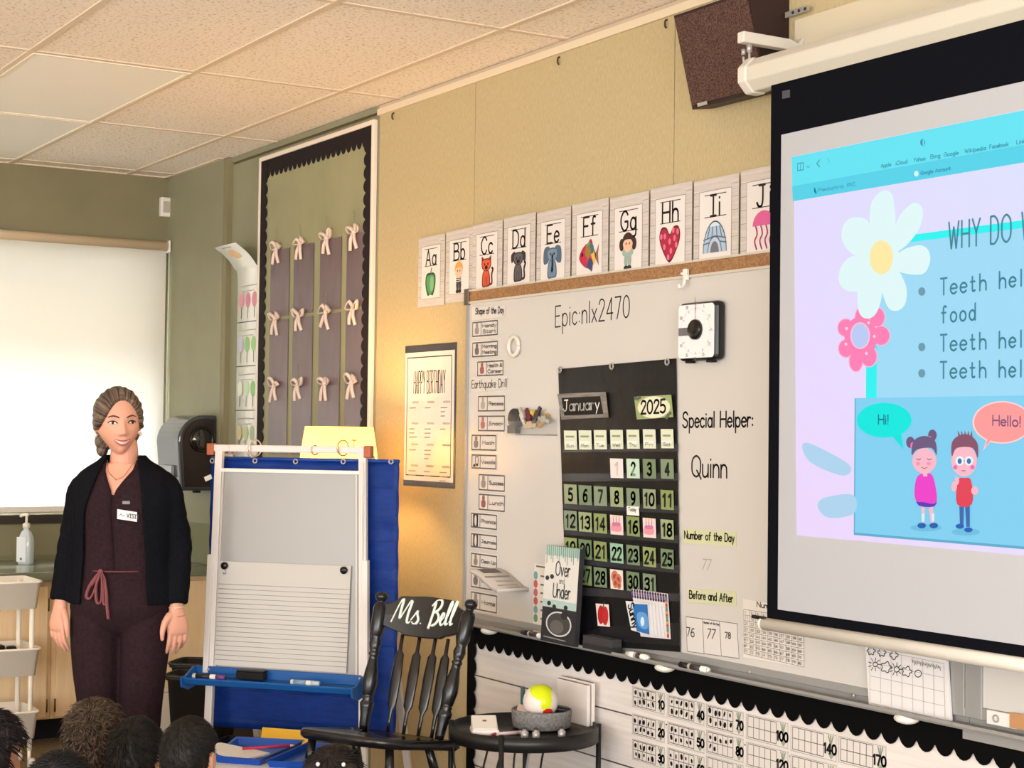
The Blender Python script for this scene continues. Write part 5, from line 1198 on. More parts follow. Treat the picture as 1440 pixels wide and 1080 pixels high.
# board panel
m = MB(); q = [ept(xl(zbt)+.014, zbt, -.004), ept(xr(zbt)-.014, zbt, -.004), ept(xr(zbb)-.016, zbb, -.004), ept(xl(zbb)+.016, zbb, -.004)]
m.add(q+[p+Vector((0, .01, 0)) for p in q], [(0, 1, 2, 3), (4, 7, 6, 5), (0, 4, 5, 1), (1, 5, 6, 2), (2, 6, 7, 3), (3, 7, 4, 0)]); m.build('dry_erase_board', mat((160, 157, 152), .25), ez)
m = MB()
m.box2((xl(zbt)+.01, ept(0, zbt).y-.012, zbt-.004), (xr(zbt)-.01, ept(0, zbt).y+.006, zbt+.010)); m.build('board_trim', mat((232, 226, 220), .4), ez, bevel=.002)
for xf, s in ((xl, 1), (xr, -1)):
    m = MB(); a, b = ept(xf(zbt)+s*.022, zbt, -.007), ept(xf(zbb)+s*.022, zbb, -.007)
    m.rings([[p+Vector((sx*.004, sy*.004, 0)) for sx, sy in ((-1, -1), (1, -1), (1, 1), (-1, 1))] for p in (a, b)], None, False); m.build('side_trim', mat((196, 190, 184), .4), ez)
    zc = ep.px(500, 787)[1]
    m = MB(); a, b = ept(xf(zc)-s*.013, zc, -.008), ept(xf(ztr)-s*.013, ztr, -.008)
    m.rings([[p+Vector((sx*.011, sy*.012, 0)) for sx, sy in ((-1, -1), (1, -1), (1, 1), (-1, 1))] for p in (a, b)], None, False); m.build('side_sleeve', EW, ez, bevel=.002)
# tray
tw0, tw1 = xl(ztr)-.05, xr(ztr)+.012
tf = MB(); prof = [(.0, .03), (-.0, -.012), (-.075, -.03), (-.105, -.024), (-.115, -.002), (-.108, .002), (-.098, -.014), (-.075, -.020), (-.008, -.004), (-.008, .03)]
ty = ept(0, ztr).y-.01
tf.prism(prof, (tw0, ty, ztr-.005), (0, 1, 0), (0, 0, 1), (tw1-tw0, 0, 0)); tr_ = tf.build('tray', EBLUE, ez, bevel=.003)
for x in (tw0-.004, tw1-.004):
    m = MB(); m.prism([(.012, .03), (.012, -.04), (-.07, -.05), (-.118, -.034), (-.124, .004), (-.09, .004), (-.03, .03)], (x, ty, ztr-.005), (0, 1, 0), (0, 0, 1), (.008, 0, 0)); m.build('tray_end', EBLUE2, ez, bevel=.003)
for x in (xl(ztr)+.0, xr(ztr)-.006): MB().lathe([(.006, 0), (.005, .003), (.001, .004)], (x, ty-.008, ztr+.014), 10, rot=Matrix.Rotation(PI/2, 3, 'X')).build('tray_screw', M_STEEL, ez)
cb_ = MB(); cb_.box2((xl(.3)+.01, ept(0, .3).y-.008, .28), (xr(.3)-.01, ept(0, .3).y+.008, .31)); cb_.build('crossbar', EW, ez)
Me = Matrix.Translation(eo) @ Matrix.Rotation(ez.rotation_euler[2], 4, 'Z')
def eworld(p): return Me @ Vector(p)
def ething(name, p, label, cat, group=None):
    return empty(name, eworld(p), ez.rotation_euler[2], label, cat, group)
# lined paper held by two magnets
zpt = ep.px(400, 792)[1]; pa, pb_ = xl(zpt)+.026, xr(zpt)-.042
lpz = [ept(pa-.0, zpt, -.0135), ept(pb_, zpt, -.0135), ept(pb_-.004, ztr+.03, -.0135), ept(pa-.004, ztr+.03, -.0135)]
lp = ething('lined_paper', (0, lpz[2].y, ztr+.03), 'sheet of lined chart paper held on the easel board by two black magnets', 'paper')
off = Vector((0, lpz[2].y, ztr+.03)); q = [p-off for p in lpz]
MB().add(q+[p+Vector((0, .0012, 0)) for p in q], [(0, 1, 2, 3), (4, 7, 6, 5), (0, 4, 5, 1), (1, 5, 6, 2), (2, 6, 7, 3), (3, 7, 4, 0)]).build('sheet', mat((196, 191, 184), .55), lp)
m = MB(); nl = 17
for k in range(nl):
    t = .22+.77*k/nl; a, b = q[0]*(1-t)+q[3]*t, q[1]*(1-t)+q[2]*t; m.tube([a+Vector((0, -.0006, 0)), b+Vector((0, -.0006, 0))], .0011, 5)
for k in range(nl-1):
    t = .22+.77*(k+.5)/nl
    if k % 2 == 0: continue
m.build('ruled_lines', mat((166, 162, 160), .6), lp)
for k, (a, b) in enumerate(((319, 795), (486.5, 801.5))):
    u_, z_ = ep.px(a, b); p = ept(u_*1.0, z_, -.0150)
    mg = ething('round_magnet', (u_, p.y, z_-.012), 'round black magnet at the %s top corner of the lined paper' % ['left', 'right'][k], 'magnet', 'magnets on the easel')
    MB().lathe([(.0135, 0), (.0135, .008), (.011, .011), (.001, .012)], (0, 0, .012), 20, rot=Matrix.Rotation(PI/2, 3, 'X')).build('disc', M_GLOSSBLACK, mg)
    if k == 0: MB().tube([(.004, -.003, -.002), (.006, -.005, -.016), (.0, -.005, -.02), (-.004, -.004, -.012)], .0018, 6).build('hook', M_STEEL, mg)
u_ = ep.px(361, 955)[0]
et = ething('easel_eraser', (u_-.0, ty-.03, ztr-.008), 'black eraser lying in the blue tray of the easel', 'eraser')
MB().box2((-.055, -.02, .0), (.055, .018, .026)).build('felt_block', mat((20, 19, 20), .9), et, bevel=.004); MB().box2((-.054, -.019, .0265), (.054, .017, .034)).build('grip', mat((26, 25, 26), .4), et, bevel=.003)
def emarker(u0, u1, lab, cap, band):
    t = ething('marker', ((u0+u1)/2, ty-.104, ztr-.003), lab, 'marker', 'markers in the easel tray'); L = (u1-u0)/2
    MB().tube([(-L, 0, .006), (L*.45, 0, .006)], .009, 12).build('barrel', M_WHITE, t); MB().tube([(-L*.8, 0, .006), (L*.1, 0, .006)], .0093, 12).build('label_band', mat(band, .5), t)
    MB().tube([(L*.46, 0, .006), (L, 0, .006)], [.0095, .008], 12).build('cap', mat(cap, .4), t)
emarker(ep.px(292, 970)[0], ep.px(336, 973)[0], 'purple-tipped white marker at the left end of the easel tray', (110, 60, 120), (30, 30, 34))
emarker(ep.px(428, 978)[0], ep.px(467, 982)[0], 'pale marker near the right end of the easel tray', (180, 196, 206), (120, 150, 176))
# binder rings over the top bar
for k, (a, b, r_, c_) in enumerate(((326.5, 632, .017, (214, 200, 188)), (359, 630, .030, (226, 214, 202)), (355, 634, .024, (214, 196, 180)), (443, 633, .017, (190, 170, 120)), (482.5, 630, .028, (196, 170, 110)))):
    u_, z_ = ep.px(a, b)
    rg = ething('binder_ring', (u_, 0, z_-r_), 'metal ring looped over the easel top bar, %s' % ['first from the left', 'large one second from the left', 'tucked inside the large pale ring', 'small brass one near the lamp', 'large brass one near the right end'][k], 'binder ring', 'rings on the easel top bar')
    MB().tube([(r_*.5*math.cos(2*PI*j/24)*.9, r_*.75*math.cos(2*PI*j/24)+.0, r_+r_*math.sin(2*PI*j/24)) for j in range(25)], .0028, 7).build('ring', mat(c_, .3, .6), rg)
hk = ething('s_hook', (ep.px(498, 627)[0], 0, zt_+.015), 'small brass tee hook sticking up at the right end of the easel top bar', 'hook')
MB().tube([(0, 0, 0), (0, 0, .022)], .002, 6).build('stem', mat((190, 150, 90), .35, .6), hk); MB().tube([(-.01, 0, .022), (.01, 0, .022)], .0025, 6).build('crosspiece', mat((190, 150, 90), .35, .6), hk)

# ---- blue pocket chart hanging behind the easel
cp = Plane(eo+EB*.035, E_, Vector((0, 0, 1)))
cq = [cp.px(*p) for p in ((299, 645), (561, 648), (557, 1034), (289, 1026))]
cx0, cx1, cz0, cz1 = (cq[0][0]+cq[3][0])/2, (cq[1][0]+cq[2][0])/2, (cq[2][1]+cq[3][1])/2, (cq[0][1]+cq[1][1])/2
pcx = ething('pocket_chart', (0, .035, cz0), 'large royal blue pocket chart hanging behind the easel', 'pocket chart')
m = MB(); NX, NZ = 30, 40; vs = []
for j in range(NZ+1):
    for i in range(NX+1):
        x = cx0+(cx1-cx0)*i/NX; z = (cz1-cz0)*j/NZ
        vs.append((x, .004*math.sin(x*31+z*4)+.003*math.sin(z*57+x*9)+.10*(z/(cz1-cz0)-.5)*0, z))
m.add(vs, [(j*(NX+1)+i, j*(NX+1)+i+1, (j+1)*(NX+1)+i+1, (j+1)*(NX+1)+i) for j in range(NZ) for i in range(NX)], None, True)
CBL = noisy('royal_blue_nylon', (4, 42, 116), (9, 52, 132), (3, 3, 9), 6, 4, .5, .12, .3, .7, .2)
m.build('cloth', CBL, pcx, solid=.002)
for k in range(5):
    z = (cz1-cz0)*(.04+.19*k); m = MB(); m.box2((cx0+.006, -.009, z), (cx1-.006, -.0078, z+.10)); m.build('clear_pocket', CBL, pcx)
for a, b in ((300, 648), (360, 648), (417, 649), (484, 649), (551, 649)):
    u_, z_ = cp.px(a, b); MB().tube([(u_+.008*math.cos(2*PI*j/14), -.008, z_-cz0+.008*math.sin(2*PI*j/14)) for j in range(15)], .003, 6).build('grommet', M_STEEL, pcx)
m = MB(); m.tube([(cx0, 0, cz1-cz0), (cx1, 0, cz1-cz0)], .007, 8); m.build('top_rod', mat((24, 64, 150), .4), pcx)
u_, z_ = cp.px(297, 672); m = MB(); m.box((u_-.006, -.012, z_-cz0), (.03, .002, .018), rot=Matrix.Rotation(-.4, 3, 'Y')); m.build('care_tag', M_WHITE, pcx)
# its stand (mostly hidden)
# white cord and plastic hanger beside the easel
xr_ = cp.px(519, 700)[0]
cdz = (cp.px(519, 650)[1], cp.px(521, 905)[1])
cdt = ething('hanging_cord', (xr_, -.03, cdz[1]), 'thin white cord with a wire loop hanging at the right side of the easel', 'cord')
H = cdz[0]-cdz[1]
MB().tube(crs([(0, 0, H), (.002, -.004, H*.7), (.006, -.004, H*.45), (.002, -.004, H*.2), (.012, -.006, .05)], 6), .0035, 6).build('cord', M_WHITE, cdt)
MB().tube(crs([(.008, -.004, H*.36), (.02, -.004, H*.1), (.014, -.004, .01), (0, -.004, 0), (-.016, -.004, .004)], 6), .003, 6).build('wire_loop', mat((176, 182, 200), .3, .5), cdt)

# ---- lit lamp behind the easel
LM = Vector((-5.80, 2.79, 0)); lzt = onY(470, 600, LM.y).z; lh = .20
la = empty('floor_lamp', LM, 0, 'lit lamp with a tapered yellow glowing shade behind the easel', 'lamp')
def shade_mat():
    m = bpy.data.materials.new('glowing_lamp_shade'); m.use_nodes = True; n = m.node_tree.nodes; L = m.node_tree.links; out = n['Material Output']; n.remove(n['Principled BSDF'])
    e = n.new('ShaderNodeEmission'); e.inputs[0].default_value = (1, .62, .17, 1); e.inputs[1].default_value = 1.15
    t = n.new('ShaderNodeBsdfTranslucent'); t.inputs[0].default_value = (1, .8, .45, 1); a = n.new('ShaderNodeAddShader')
    L.new(e.outputs[0], a.inputs[0]); L.new(t.outputs[0], a.inputs[1]); L.new(a.outputs[0], out.inputs[0]); return m
m = MB(); rs = []
for z, r_ in ((lzt-lh, .135), (lzt-lh*.5, .125), (lzt, .112)):
    rs.append([Vector((r_*math.copysign(abs(math.cos(t))**.45, math.cos(t)), r_*math.copysign(abs(math.sin(t))**.45, math.sin(t)), z)) for t in [2*PI*j/40+.01 for j in range(40)]])
m.rings(rs, None, True, False, False); m.build('lamp_shade', shade_mat(), la, solid=.002)
MB().tube([(0, 0, .02), (0, 0, lzt-lh+.02)], .012, 10).build('pole', mat((90, 70, 40), .4, .6), la)
MB().lathe([(.12, 0), (.12, .012), (.03, .022), (.012, .03)], (0, 0, 0), 24).build('base', mat((70, 56, 36), .4, .6), la)
MB().ball((0, 0, lzt-lh*.72), .03, n=12, k=8).build('bulb', mat((255, 220, 150), .4, emis=6), la)
ll = bpy.data.lights.new('lamp_bulb', 'POINT'); ll.energy = 19; ll.color = (1, .56, .2); ll.shadow_soft_size = .05
lo = bpy.data.objects.new('lamp_bulb', ll); COL.objects.link(lo); lo.location = LM+Vector((0, 0, lzt-lh*.5))

# ---- black rocking chair with painted name
CB = mat((20, 20, 22), .26, spec=.5)
ax = Vector((.845, .535, 0)).normalized(); fw = Vector((ax.y, -ax.x, 0))     # width axis, facing
DCH = 5.42
pL, pR = onD(511, 1024, DCH+.07), onD(617, 1039, DCH-.10)
cz_ = (pL.z+pR.z)/2
wv = pR-pL; wv.z = 0; ax = wv.normalized(); fw = Vector((ax.y, -ax.x, 0)); pw_ = wv.length
cc = (pL+pR)/2; cc.z = 0
chr_ = empty('rocking_chair', cc, math.atan2(ax.y, ax.x), 'black wooden rocking chair with Ms. Bell lettered on its top rail', 'chair')
# local: x = width axis, -y = facing forward, z up; rear posts at y=0
hw = pw_/2
SD = .33; RS = .048                                       # seat depth and rise to the front
def sz(y): return cz_+(-y/SD)*RS
m = MB(); outl = [(-hw-.035, .03), (hw+.035, .03), (hw+.055, -.02), (hw+.05, -.14), (hw+.045, -SD*.78), (hw-.02, -SD+.0), (0, -SD-.015), (-hw+.02, -SD), (-hw-.030, -SD*.78), (-hw-.035, -.14), (-hw-.04, -.02)]
outl = crs(outl, 3, True)
def srow(k, dz): return [Vector((x*k, (y+SD/2)*k-SD/2, sz(y)+dz)) for x, y in outl]
m.rings([srow(.95, -.032), srow(1, -.022), srow(1, -.006), srow(.97, 0), srow(.8, -.004), srow(.4, -.008)], None, True); m.build('seat', CB, chr_)
tL, tR = onD(538, 832, DCH+.17), onD(664, 843, DCH+.0)
inv = (Matrix.Translation(cc) @ Matrix.Rotation(chr_.rotation_euler[2], 4, 'Z')).inverted()
tl_, tr_ = inv @ tL, inv @ tR
bl_, br_ = Vector((-hw, 0, sz(0)-.004)), Vector((hw, 0, sz(0)-.004))
tprof = [(0, .013), (.03, .016), (.10, .017), (.16, .022), (.19, .024), (.215, .016), (.225, .02), (.235, .016), (.25, .019), (.34, .026), (.42, .022), (.5, .015), (.53, .014), (.545, .019), (.56, .014), (.58, .017), (.62, .021), (.66, .016), (.68, .019), (.72, .024), (.88, .024), (.905, .02), (.915, .013), (.93, .013), (.945, .02), (.97, .022), (.99, .016), (1, .004)]
def turned(a, b, nm, k=1.0, prof=tprof):
    d = b-a; R_ = Vector((0, 0, 1)).rotation_difference(d.normalized()).to_matrix(); L_ = d.length
    return MB().lathe([(r_*k, t*L_) for t, r_ in prof], a, 18, rot=R_).build(nm, CB, chr_)
turned(bl_, tl_, 'back_post'); turned(br_, tr_, 'back_post')
# top rail: shaped plank between the posts, gently bowed
A0, A1 = tl_*.86+bl_*.14, tr_*.86+br_*.14
up = ((tl_-bl_)+(tr_-br_)).normalized(); rx = (A1-A0).normalized(); rn = rx.cross(up).normalized()
if rn.y > 0: rn = -rn
RL = (A1-A0).length
pts = [(0.01, -.045), (.06, -.055), (.12, -.062), (.2, -.074), (RL/2, -.078), (RL-.2, -.074) if RL > .4 else (RL*.6, -.078), (RL-.08, -.062), (RL-.01, -.045), (RL-.01, .025), (RL-.035, .03), (RL-.07, .058), (RL*.62, .066), (RL/2, .066), (RL*.38, .066), (.07, .058), (.035, .03), (.01, .025)]
m = MB()
def rp(x, z, off): return A0+rx*x+up*z-rn*(.030*math.sin(PI*x/RL))+rn*off
NXR = 20
def edge(x, top):
    xs = [(p[0], p[1]) for p in (([(0.0, .022), (.035, .030), (.075, .058), (RL*.5, .064), (RL-.075, .058), (RL-.035, .03), (RL, .022)]) if top else [(0, -.045), (.08, -.062), (RL*.3, -.072), (RL*.5, -.074), (RL*.7, -.072), (RL-.08, -.062), (RL, -.045)])]
    for (x0_, v0), (x1_, v1) in zip(xs, xs[1:]):
        if x0_ <= x <= x1_+1e-6: t = (x-x0_)/(x1_-x0_); t = t*t*(3-2*t); return v0+(v1-v0)*t
    return xs[-1][1]
rs = []
for i in range(NXR+1):
    x = RL*i/NXR; rs.append([rp(x, edge(x, False), .009), rp(x, (edge(x, False)+edge(x, True))/2, .010), rp(x, edge(x, True), .009), rp(x, edge(x, True), -.009), rp(x, edge(x, False), -.009)])
m.rings(rs, None, False); rail_ = m.build('top_rail', CB, chr_, bevel=.003)
# brush script lettering laid on the bowed rail
SCRIPT = {
 'M': [[(0, 0), (.6, 3), (1.4, 7), (2.2, 9.5), (2.7, 9.2), (2.6, 6), (2.7, 2.4), (3.0, 2), (4.0, 5), (5.2, 8.6), (5.8, 9.3), (6.0, 8.4), (5.6, 4), (5.7, 1), (6.3, .2), (7.0, 1.0)]],
 's': [[(0, 1.4), (1.0, 3.4), (1.9, 5.4), (2.0, 4.2), (2.9, 2.0), (2.5, .4), (1.2, .1), (.6, .9)]],
 '.': [[(.2, .3), (.5, .5)]],
 'B': [[(1.0, 9.2), (.8, 5), (.2, -1.6)], [(-.4, 7.6), (1.4, 10), (3.4, 9.8), (3.6, 7.6), (2.2, 5.6), (1.0, 5.0), (2.6, 4.8), (3.6, 3), (3.0, .8), (1.2, -.3), (.1, .6)]],
 'e': [[(0, 1.6), (1.2, 2.2), (2.0, 4.0), (1.5, 5.0), (.8, 3.6), (.7, 1.2), (1.5, .1), (2.6, 1.2)]],
 'l': [[(0, 1.2), (1.2, 4), (2.2, 8.6), (1.9, 9.6), (1.2, 7.4), (.7, 2.4), (1.0, .3), (1.9, .9)]]}
lay = [('M', 0), ('s', 7.0), ('.', 10.8), ('B', 14.6), ('e', 18.6), ('l', 21.0), ('l', 23.2)]
kx = RL*.70/25.4; kz = .0083; m = MB()
for chx, x0_ in lay:
    for st_ in SCRIPT[chx]:
        sm = crs(st_, 5); P_ = []
        rad = []
        for i, (x, z) in enumerate(sm):
            X_ = RL*.145+(x0_+x+.06*z)*kx; P_.append(rp(X_, -.034+z*kz+(x0_+x)*.0003, .0102))
            a = sm[max(0, i-1)]; b = sm[min(len(sm)-1, i+1)]; dn = b[1]-a[1]
            rad.append(.0048 if dn < -.2 else .0026)
        m.tube(P_, rad, 6)
m.build('painted_name', mat((228, 236, 226), .5), chr_)
# spindles
for k, (px_t, px_b) in enumerate(((565, 547), (590, 570.5), (614.5, 592.5), (635, 612))):
    t = (.22, .42, .615, .80)[k]; a = bl_*(1-t)+br_*t+Vector((0, .0, 0)); a = Vector((lerp(-hw, hw, (.335, .555, .76, .945)[k]*.95-.02), .012, sz(0)-.004))
    bx_ = lerp(0, RL, (.27, .455, .64, .80)[k]); b = rp(bx_, -.07, 0)
    d = b-a; L_ = d.length; zax = d.normalized(); xax = (rx-zax*rx.dot(zax)).normalized(); yax = zax.cross(xax)
    rs = []
    for tt, w_, th in ((0, .006, .006), (.12, .0065, .006), (.22, .007, .006), (.28, .018, .007), (.6, .021, .007), (.80, .017, .007), (.84, .007, .006), (1, .006, .006)):
        c_ = a+d*tt; rs.append([c_+xax*(w_*math.cos(2*PI*j/10))+yax*(th*math.sin(2*PI*j/10)) for j in range(10)])
    MB().rings(rs, None, True).build('spindle', CB, chr_)
lprof = [(0, .012), (.08, .016), (.16, .018), (.2, .013), (.22, .018), (.24, .013), (.35, .021), (.5, .024), (.62, .018), (.68, .013), (.7, .018), (.72, .013), (.85, .015), (1, .013)]
feet = {}
for sx in (-1, 1):
    fr_ = Vector((sx*(hw+.04), -SD*.9, .055)); bk_ = Vector((sx*(hw+.04), .10, .05))
    turned(fr_, Vector((sx*(hw-.0), -SD*.78, sz(-SD*.78)-.026)), 'leg', 1, lprof); turned(bk_, Vector((sx*(hw-.005), -.05, sz(-.05)-.026)), 'leg', 1, lprof)
    rk = crs([(sx*(hw+.04), -SD-.12, .085), (sx*(hw+.04), -SD*.6, .03), (sx*(hw+.04), -.05, .022), (sx*(hw+.04), .14, .045), (sx*(hw+.04), .24, .08)], 6)
    MB().tube(rk, .018, 8, flat=.8).build('rocker', CB, chr_)
turned(Vector((-hw-.03, -SD*.86, .2)), Vector((hw+.03, -SD*.86, .2)), 'stretcher', .7, lprof); turned(Vector((-hw-.03, .05, .2)), Vector((hw+.03, .05, .2)), 'stretcher', .7, lprof)

# ---- round black side table and what stands on it
TC = Vector((-4.485, 2.822, 0)); TZ = HC-.940; TR = .232
st_ = empty('side_table', TC, 0, 'round black metal side table with a raised rim against the low board', 'table')
m = MB(); m.lathe([(.001, TZ-.012), (TR-.002, TZ-.012), (TR, TZ-.03), (TR+.004, TZ-.03), (TR+.004, TZ+.016), (TR-.001, TZ+.016), (TR-.003, TZ), (.001, TZ)], (0, 0, 0), 48); m.build('table_top', mat((24, 23, 24), .4), st_)
tang = [math.atan2(-.05, -1)+.25, math.atan2(-.9, -.45)+.0, math.atan2(.3, .9)+.0, math.atan2(-.8, .65)]
fwd2 = Vector((_f.x, _f.y, 0)).normalized(); rgt = Vector((_r.x, _r.y, 0)).normalized()
for rr_, ff_ in ((-1.0, .15), (1.0, -.02), (-.3, -.95), (.02, .75)):
    v = (rgt*rr_+fwd2*ff_).normalized()*(TR+.004)
    MB().tube([(v.x, v.y, TZ+.022), (v.x, v.y, 0)], .0085, 8).build('leg', mat((22, 21, 22), .4), st_)
m = MB(); m.tube([(TR*.95*math.cos(2*PI*k/40), TR*.95*math.sin(2*PI*k/40), .16) for k in range(41)], .006, 6); m.build('lower_ring', mat((22, 21, 22), .4), st_)
# gray felt basket
gb = onZ(766, 1010, TZ+.03); gb = Vector((TC.x+rgt.x*.055+fwd2.x*.03, TC.y+rgt.y*.055+fwd2.y*.03, TZ))
bs = empty('fabric_basket', gb, 0, 'low round grey felt basket on the black side table holding a ball', 'basket')
br_ = .093; bh_ = .062
FEL = noisy('grey_felt', (104, 102, 100), (134, 132, 130), (1, 1, 1), 120, 3, .95, .2)
m = MB(); m.lathe([(.001, .004), (br_-.012, .003), (br_, .008), (br_+.004, bh_-.004), (br_+.002, bh_), (br_-.003, bh_), (br_-.006, .012), (.001, .008)], (0, 0, 0), 40); m.build('bowl', FEL, bs)
m = MB(); m.box((-.092, .0, .035), (.012, .018, .035)); m.build('leather_tab', mat((196, 190, 182), .5), bs)
bc = gb+Vector((-.002, -.004, .083))
ball = MB(); ball.ball((0, 0, 0), .056, n=110, k=80)
# coloured panels: per-face materials by direction
BM = [mat((228, 216, 208), .35), mat((212, 226, 20), .35), mat((204, 40, 46), .35)]
ball.mats = BM; vdir = (-fwd2); 
for i, f_ in enumerate(ball.f):
    c_ = sum((ball.v[j] for j in f_), Vector())/len(f_); c_.normalize()
    a_ = c_.dot(rgt); b_ = c_.z; t_ = c_.dot(vdir)
    k_ = 0
    if ((a_-.02)/.62)**2+((b_-.78)/.52)**2 < 1 or (t_ > 0 and ((a_-.30)/.34)**2+((b_-.25)/.62)**2 < 1): k_ = 1
    if b_ < -.58 or (t_ > 0 and ((a_-.42)/.30)**2+((b_+.52)/.30)**2 < 1): k_ = 2
    ball.m[i] = k_
bo_ = ball.build('ball', BM, None, keep=True); bo_.location = bc; tag(bo_, 'yellow, white and red ball sitting in the grey felt basket', 'ball')
def inb(dx, df, name, lab, cat, col, dims, rot=0, z=.03):
    p = gb+rgt*dx+fwd2*df+Vector((0, 0, z)); o_ = MB().box((0, 0, dims[2]/2), dims).build(name, mat(col, .4), None, keep=True, bevel=.002); o_.location = p; o_.rotation_euler = (.25, .1, rot); return tag(o_, lab, cat)
inb(-.055, .01, 'notepad', 'pale notepad leaning in the left of the grey basket', 'notepad', (200, 180, 168), (.05, .05, .03), .9, .034)
inb(.062, .0, 'stapler', 'dark stapler poking out of the right of the grey basket', 'stapler', (34, 32, 40), (.06, .02, .018), .7, .048)
p = gb-rgt*.06+fwd2*.075; o_ = MB().box((0, 0, .06), (.012, .012, .12)).build('glue_stick', mat((62, 92, 96), .4), None, keep=True, bevel=.003); o_.location = p; tag(o_, 'small teal and white bottle behind the ball, left edge', 'bottle')
# white tablet timer
wt = onZ(687, 1034, TZ); wt = TC-rgt*.125-fwd2*.075; wt.z = TZ
kt = empty('desk_timer', wt, math.atan2(rgt.y, rgt.x)+.1, 'white plastic desk timer lying at the left of the black side table', 'timer')
m = MB(); m.prism([(-.04, 0), (-.038, .02), (.038, .05), (.044, .05), (.044, 0)], (-.04, 0, 0), (0, 1, 0), (0, 0, 1), (.08, 0, 0)); m.build('case', mat((228, 222, 214), .4), kt, bevel=.006, segs=3)
MB().box2((-.043, -.048, 0), (.043, .046, .018)).build('base', mat((232, 226, 220), .4), kt, bevel=.006, segs=3)
m = MB(); m.box((0, .006, .0385), (.012, .006, .002), rot=Matrix.Rotation(.37, 3, 'X')); m.build('logo', mat((90, 84, 80), .5), kt)
pn = TC-rgt*.045-fwd2*.105; pn.z = TZ
pe = empty('pen', pn, math.atan2(rgt.y, rgt.x)+.45, 'pink and white pen lying on the side table in front of the basket', 'pen')
MB().tube([(-.05, 0, .007), (.03, 0, .007)], .006, 10).build('barrel', mat((216, 196, 196), .4), pe); MB().tube([(-.05, 0, .007), (-.066, 0, .007)], [.006, .002], 10).build('tip', mat((170, 60, 80), .4), pe); MB().tube([(.03, 0, .007), (.055, 0, .007)], .0065, 10).build('cap', mat((190, 150, 160), .4), pe)
for k, (dx, df, lab) in enumerate(((.0, -.14, 'left'), (.035, -.145, 'middle'), (.115, -.12, 'right'))):
    p = TC+rgt*dx+fwd2*df; p.z = TZ
    t = empty('glass_bottle', p, 0, 'tiny clear glass bottle at the front rim of the side table, %s of three' % lab, 'bottle', 'tiny bottles on the side table')
    MB().lathe([(.001, 0), (.011, 0), (.012, .004), (.012, .018), (.006, .022), (.006, .026)], (0, 0, 0), 14).build('body', mat((176, 172, 168), .1, .3), t); MB().lathe([(.0065, .0262), (.0065, .031), (.001, .031)], (0, 0, 0), 12).build('stopper', mat((60, 56, 54), .4), t)
# white binders / books standing behind the basket
for k, (dx, df, w_, h_, lab) in enumerate(((.105, .17, .18, .132, 'white binder standing behind the basket against the low board, front one'), (.118, .184, .185, .138, 'white binder just behind the front one on the side table'))):
    p = TC+rgt*dx+Vector((0, 0, TZ)); p.y = WY-.055+.018*k-.0
    p.x = onY(806+6*k, 1000, p.y).x
    b_ = empty('binder', p, 0.0, lab, 'binder', 'white binders on the side table')
    MB().box((0, 0, h_/2+.001), (w_, .012, h_), rot=None).build('cover', mat((222, 214, 208), .5), b_, bevel=.002); MB().box((0, 0, h_/2+.002), (w_-.004, .008, h_-.002)).build('pages', mat((206, 200, 192), .7), b_)
p = onY(823, 966, WY-.012); o_ = sheet(Wp(.0095), [Wp(.0095).px(*q) for q in ((804, 972), (832, 976), (834, 965), (806, 958))], .0012).build('paper_slip', mat((220, 206, 190), .5)); tag(o_, 'small printed slip with dark lettering peeking above the white binders', 'slip')
d = Draw(Wp(.011)); d.ptext('IEA', (806, 967), (813, 968), 6, .003, (70, 66, 62)); d.build('lettering', o_, True)
# black power strip clutter and cords under the table
p = TC+fwd2*.02; 
cs = MB().box2((-.11, -.04, 0), (.11, .04, .05)); o_ = cs.build('power_strip', mat((20, 20, 21), .5), None, keep=True, bevel=.006); o_.location = (TC.x, TC.y, .17); o_.location.z = .0; tag(o_, 'black power strip on the floor under the side table', 'power strip')
rr = random.Random(4)
for k in range(5):
    a = TC+rgt*(-.1+.045*k)+fwd2*.05; b = TC+rgt*(-.05+.02*k)
    col = (20, 20, 20) if k != 3 else (150, 150, 150)
    pts = crs([(a.x, a.y, TZ-.035), (a.x-.02, a.y-.01, TZ-.09), (a.x+.03*rr.uniform(-1, 1), a.y-.02, TZ-.18), (b.x, b.y, .2), (b.x, b.y, .055)], 6)
    tag(MB().tube(pts, .0035, 6).build('trailing_cable', mat(col, .5)), ('grey' if k == 3 else 'black')+' cord drooping under the side table, %s from the left' % ['first', 'second', 'third', 'fourth', 'fifth'][k], 'cord', 'cords under the side table')
a = TC-rgt*.232; pts = crs([(a.x+.02, a.y, TZ-.035), (a.x+.03, a.y, TZ-.12), (a.x+.06, a.y+.04, TZ-.2), (a.x+.1, a.y+.09, TZ-.17)], 6)
tag(MB().tube(pts, .003, 6).build('trailing_cable', M_BLACK), 'thin black cord looping beside the left leg of the side table', 'cord')

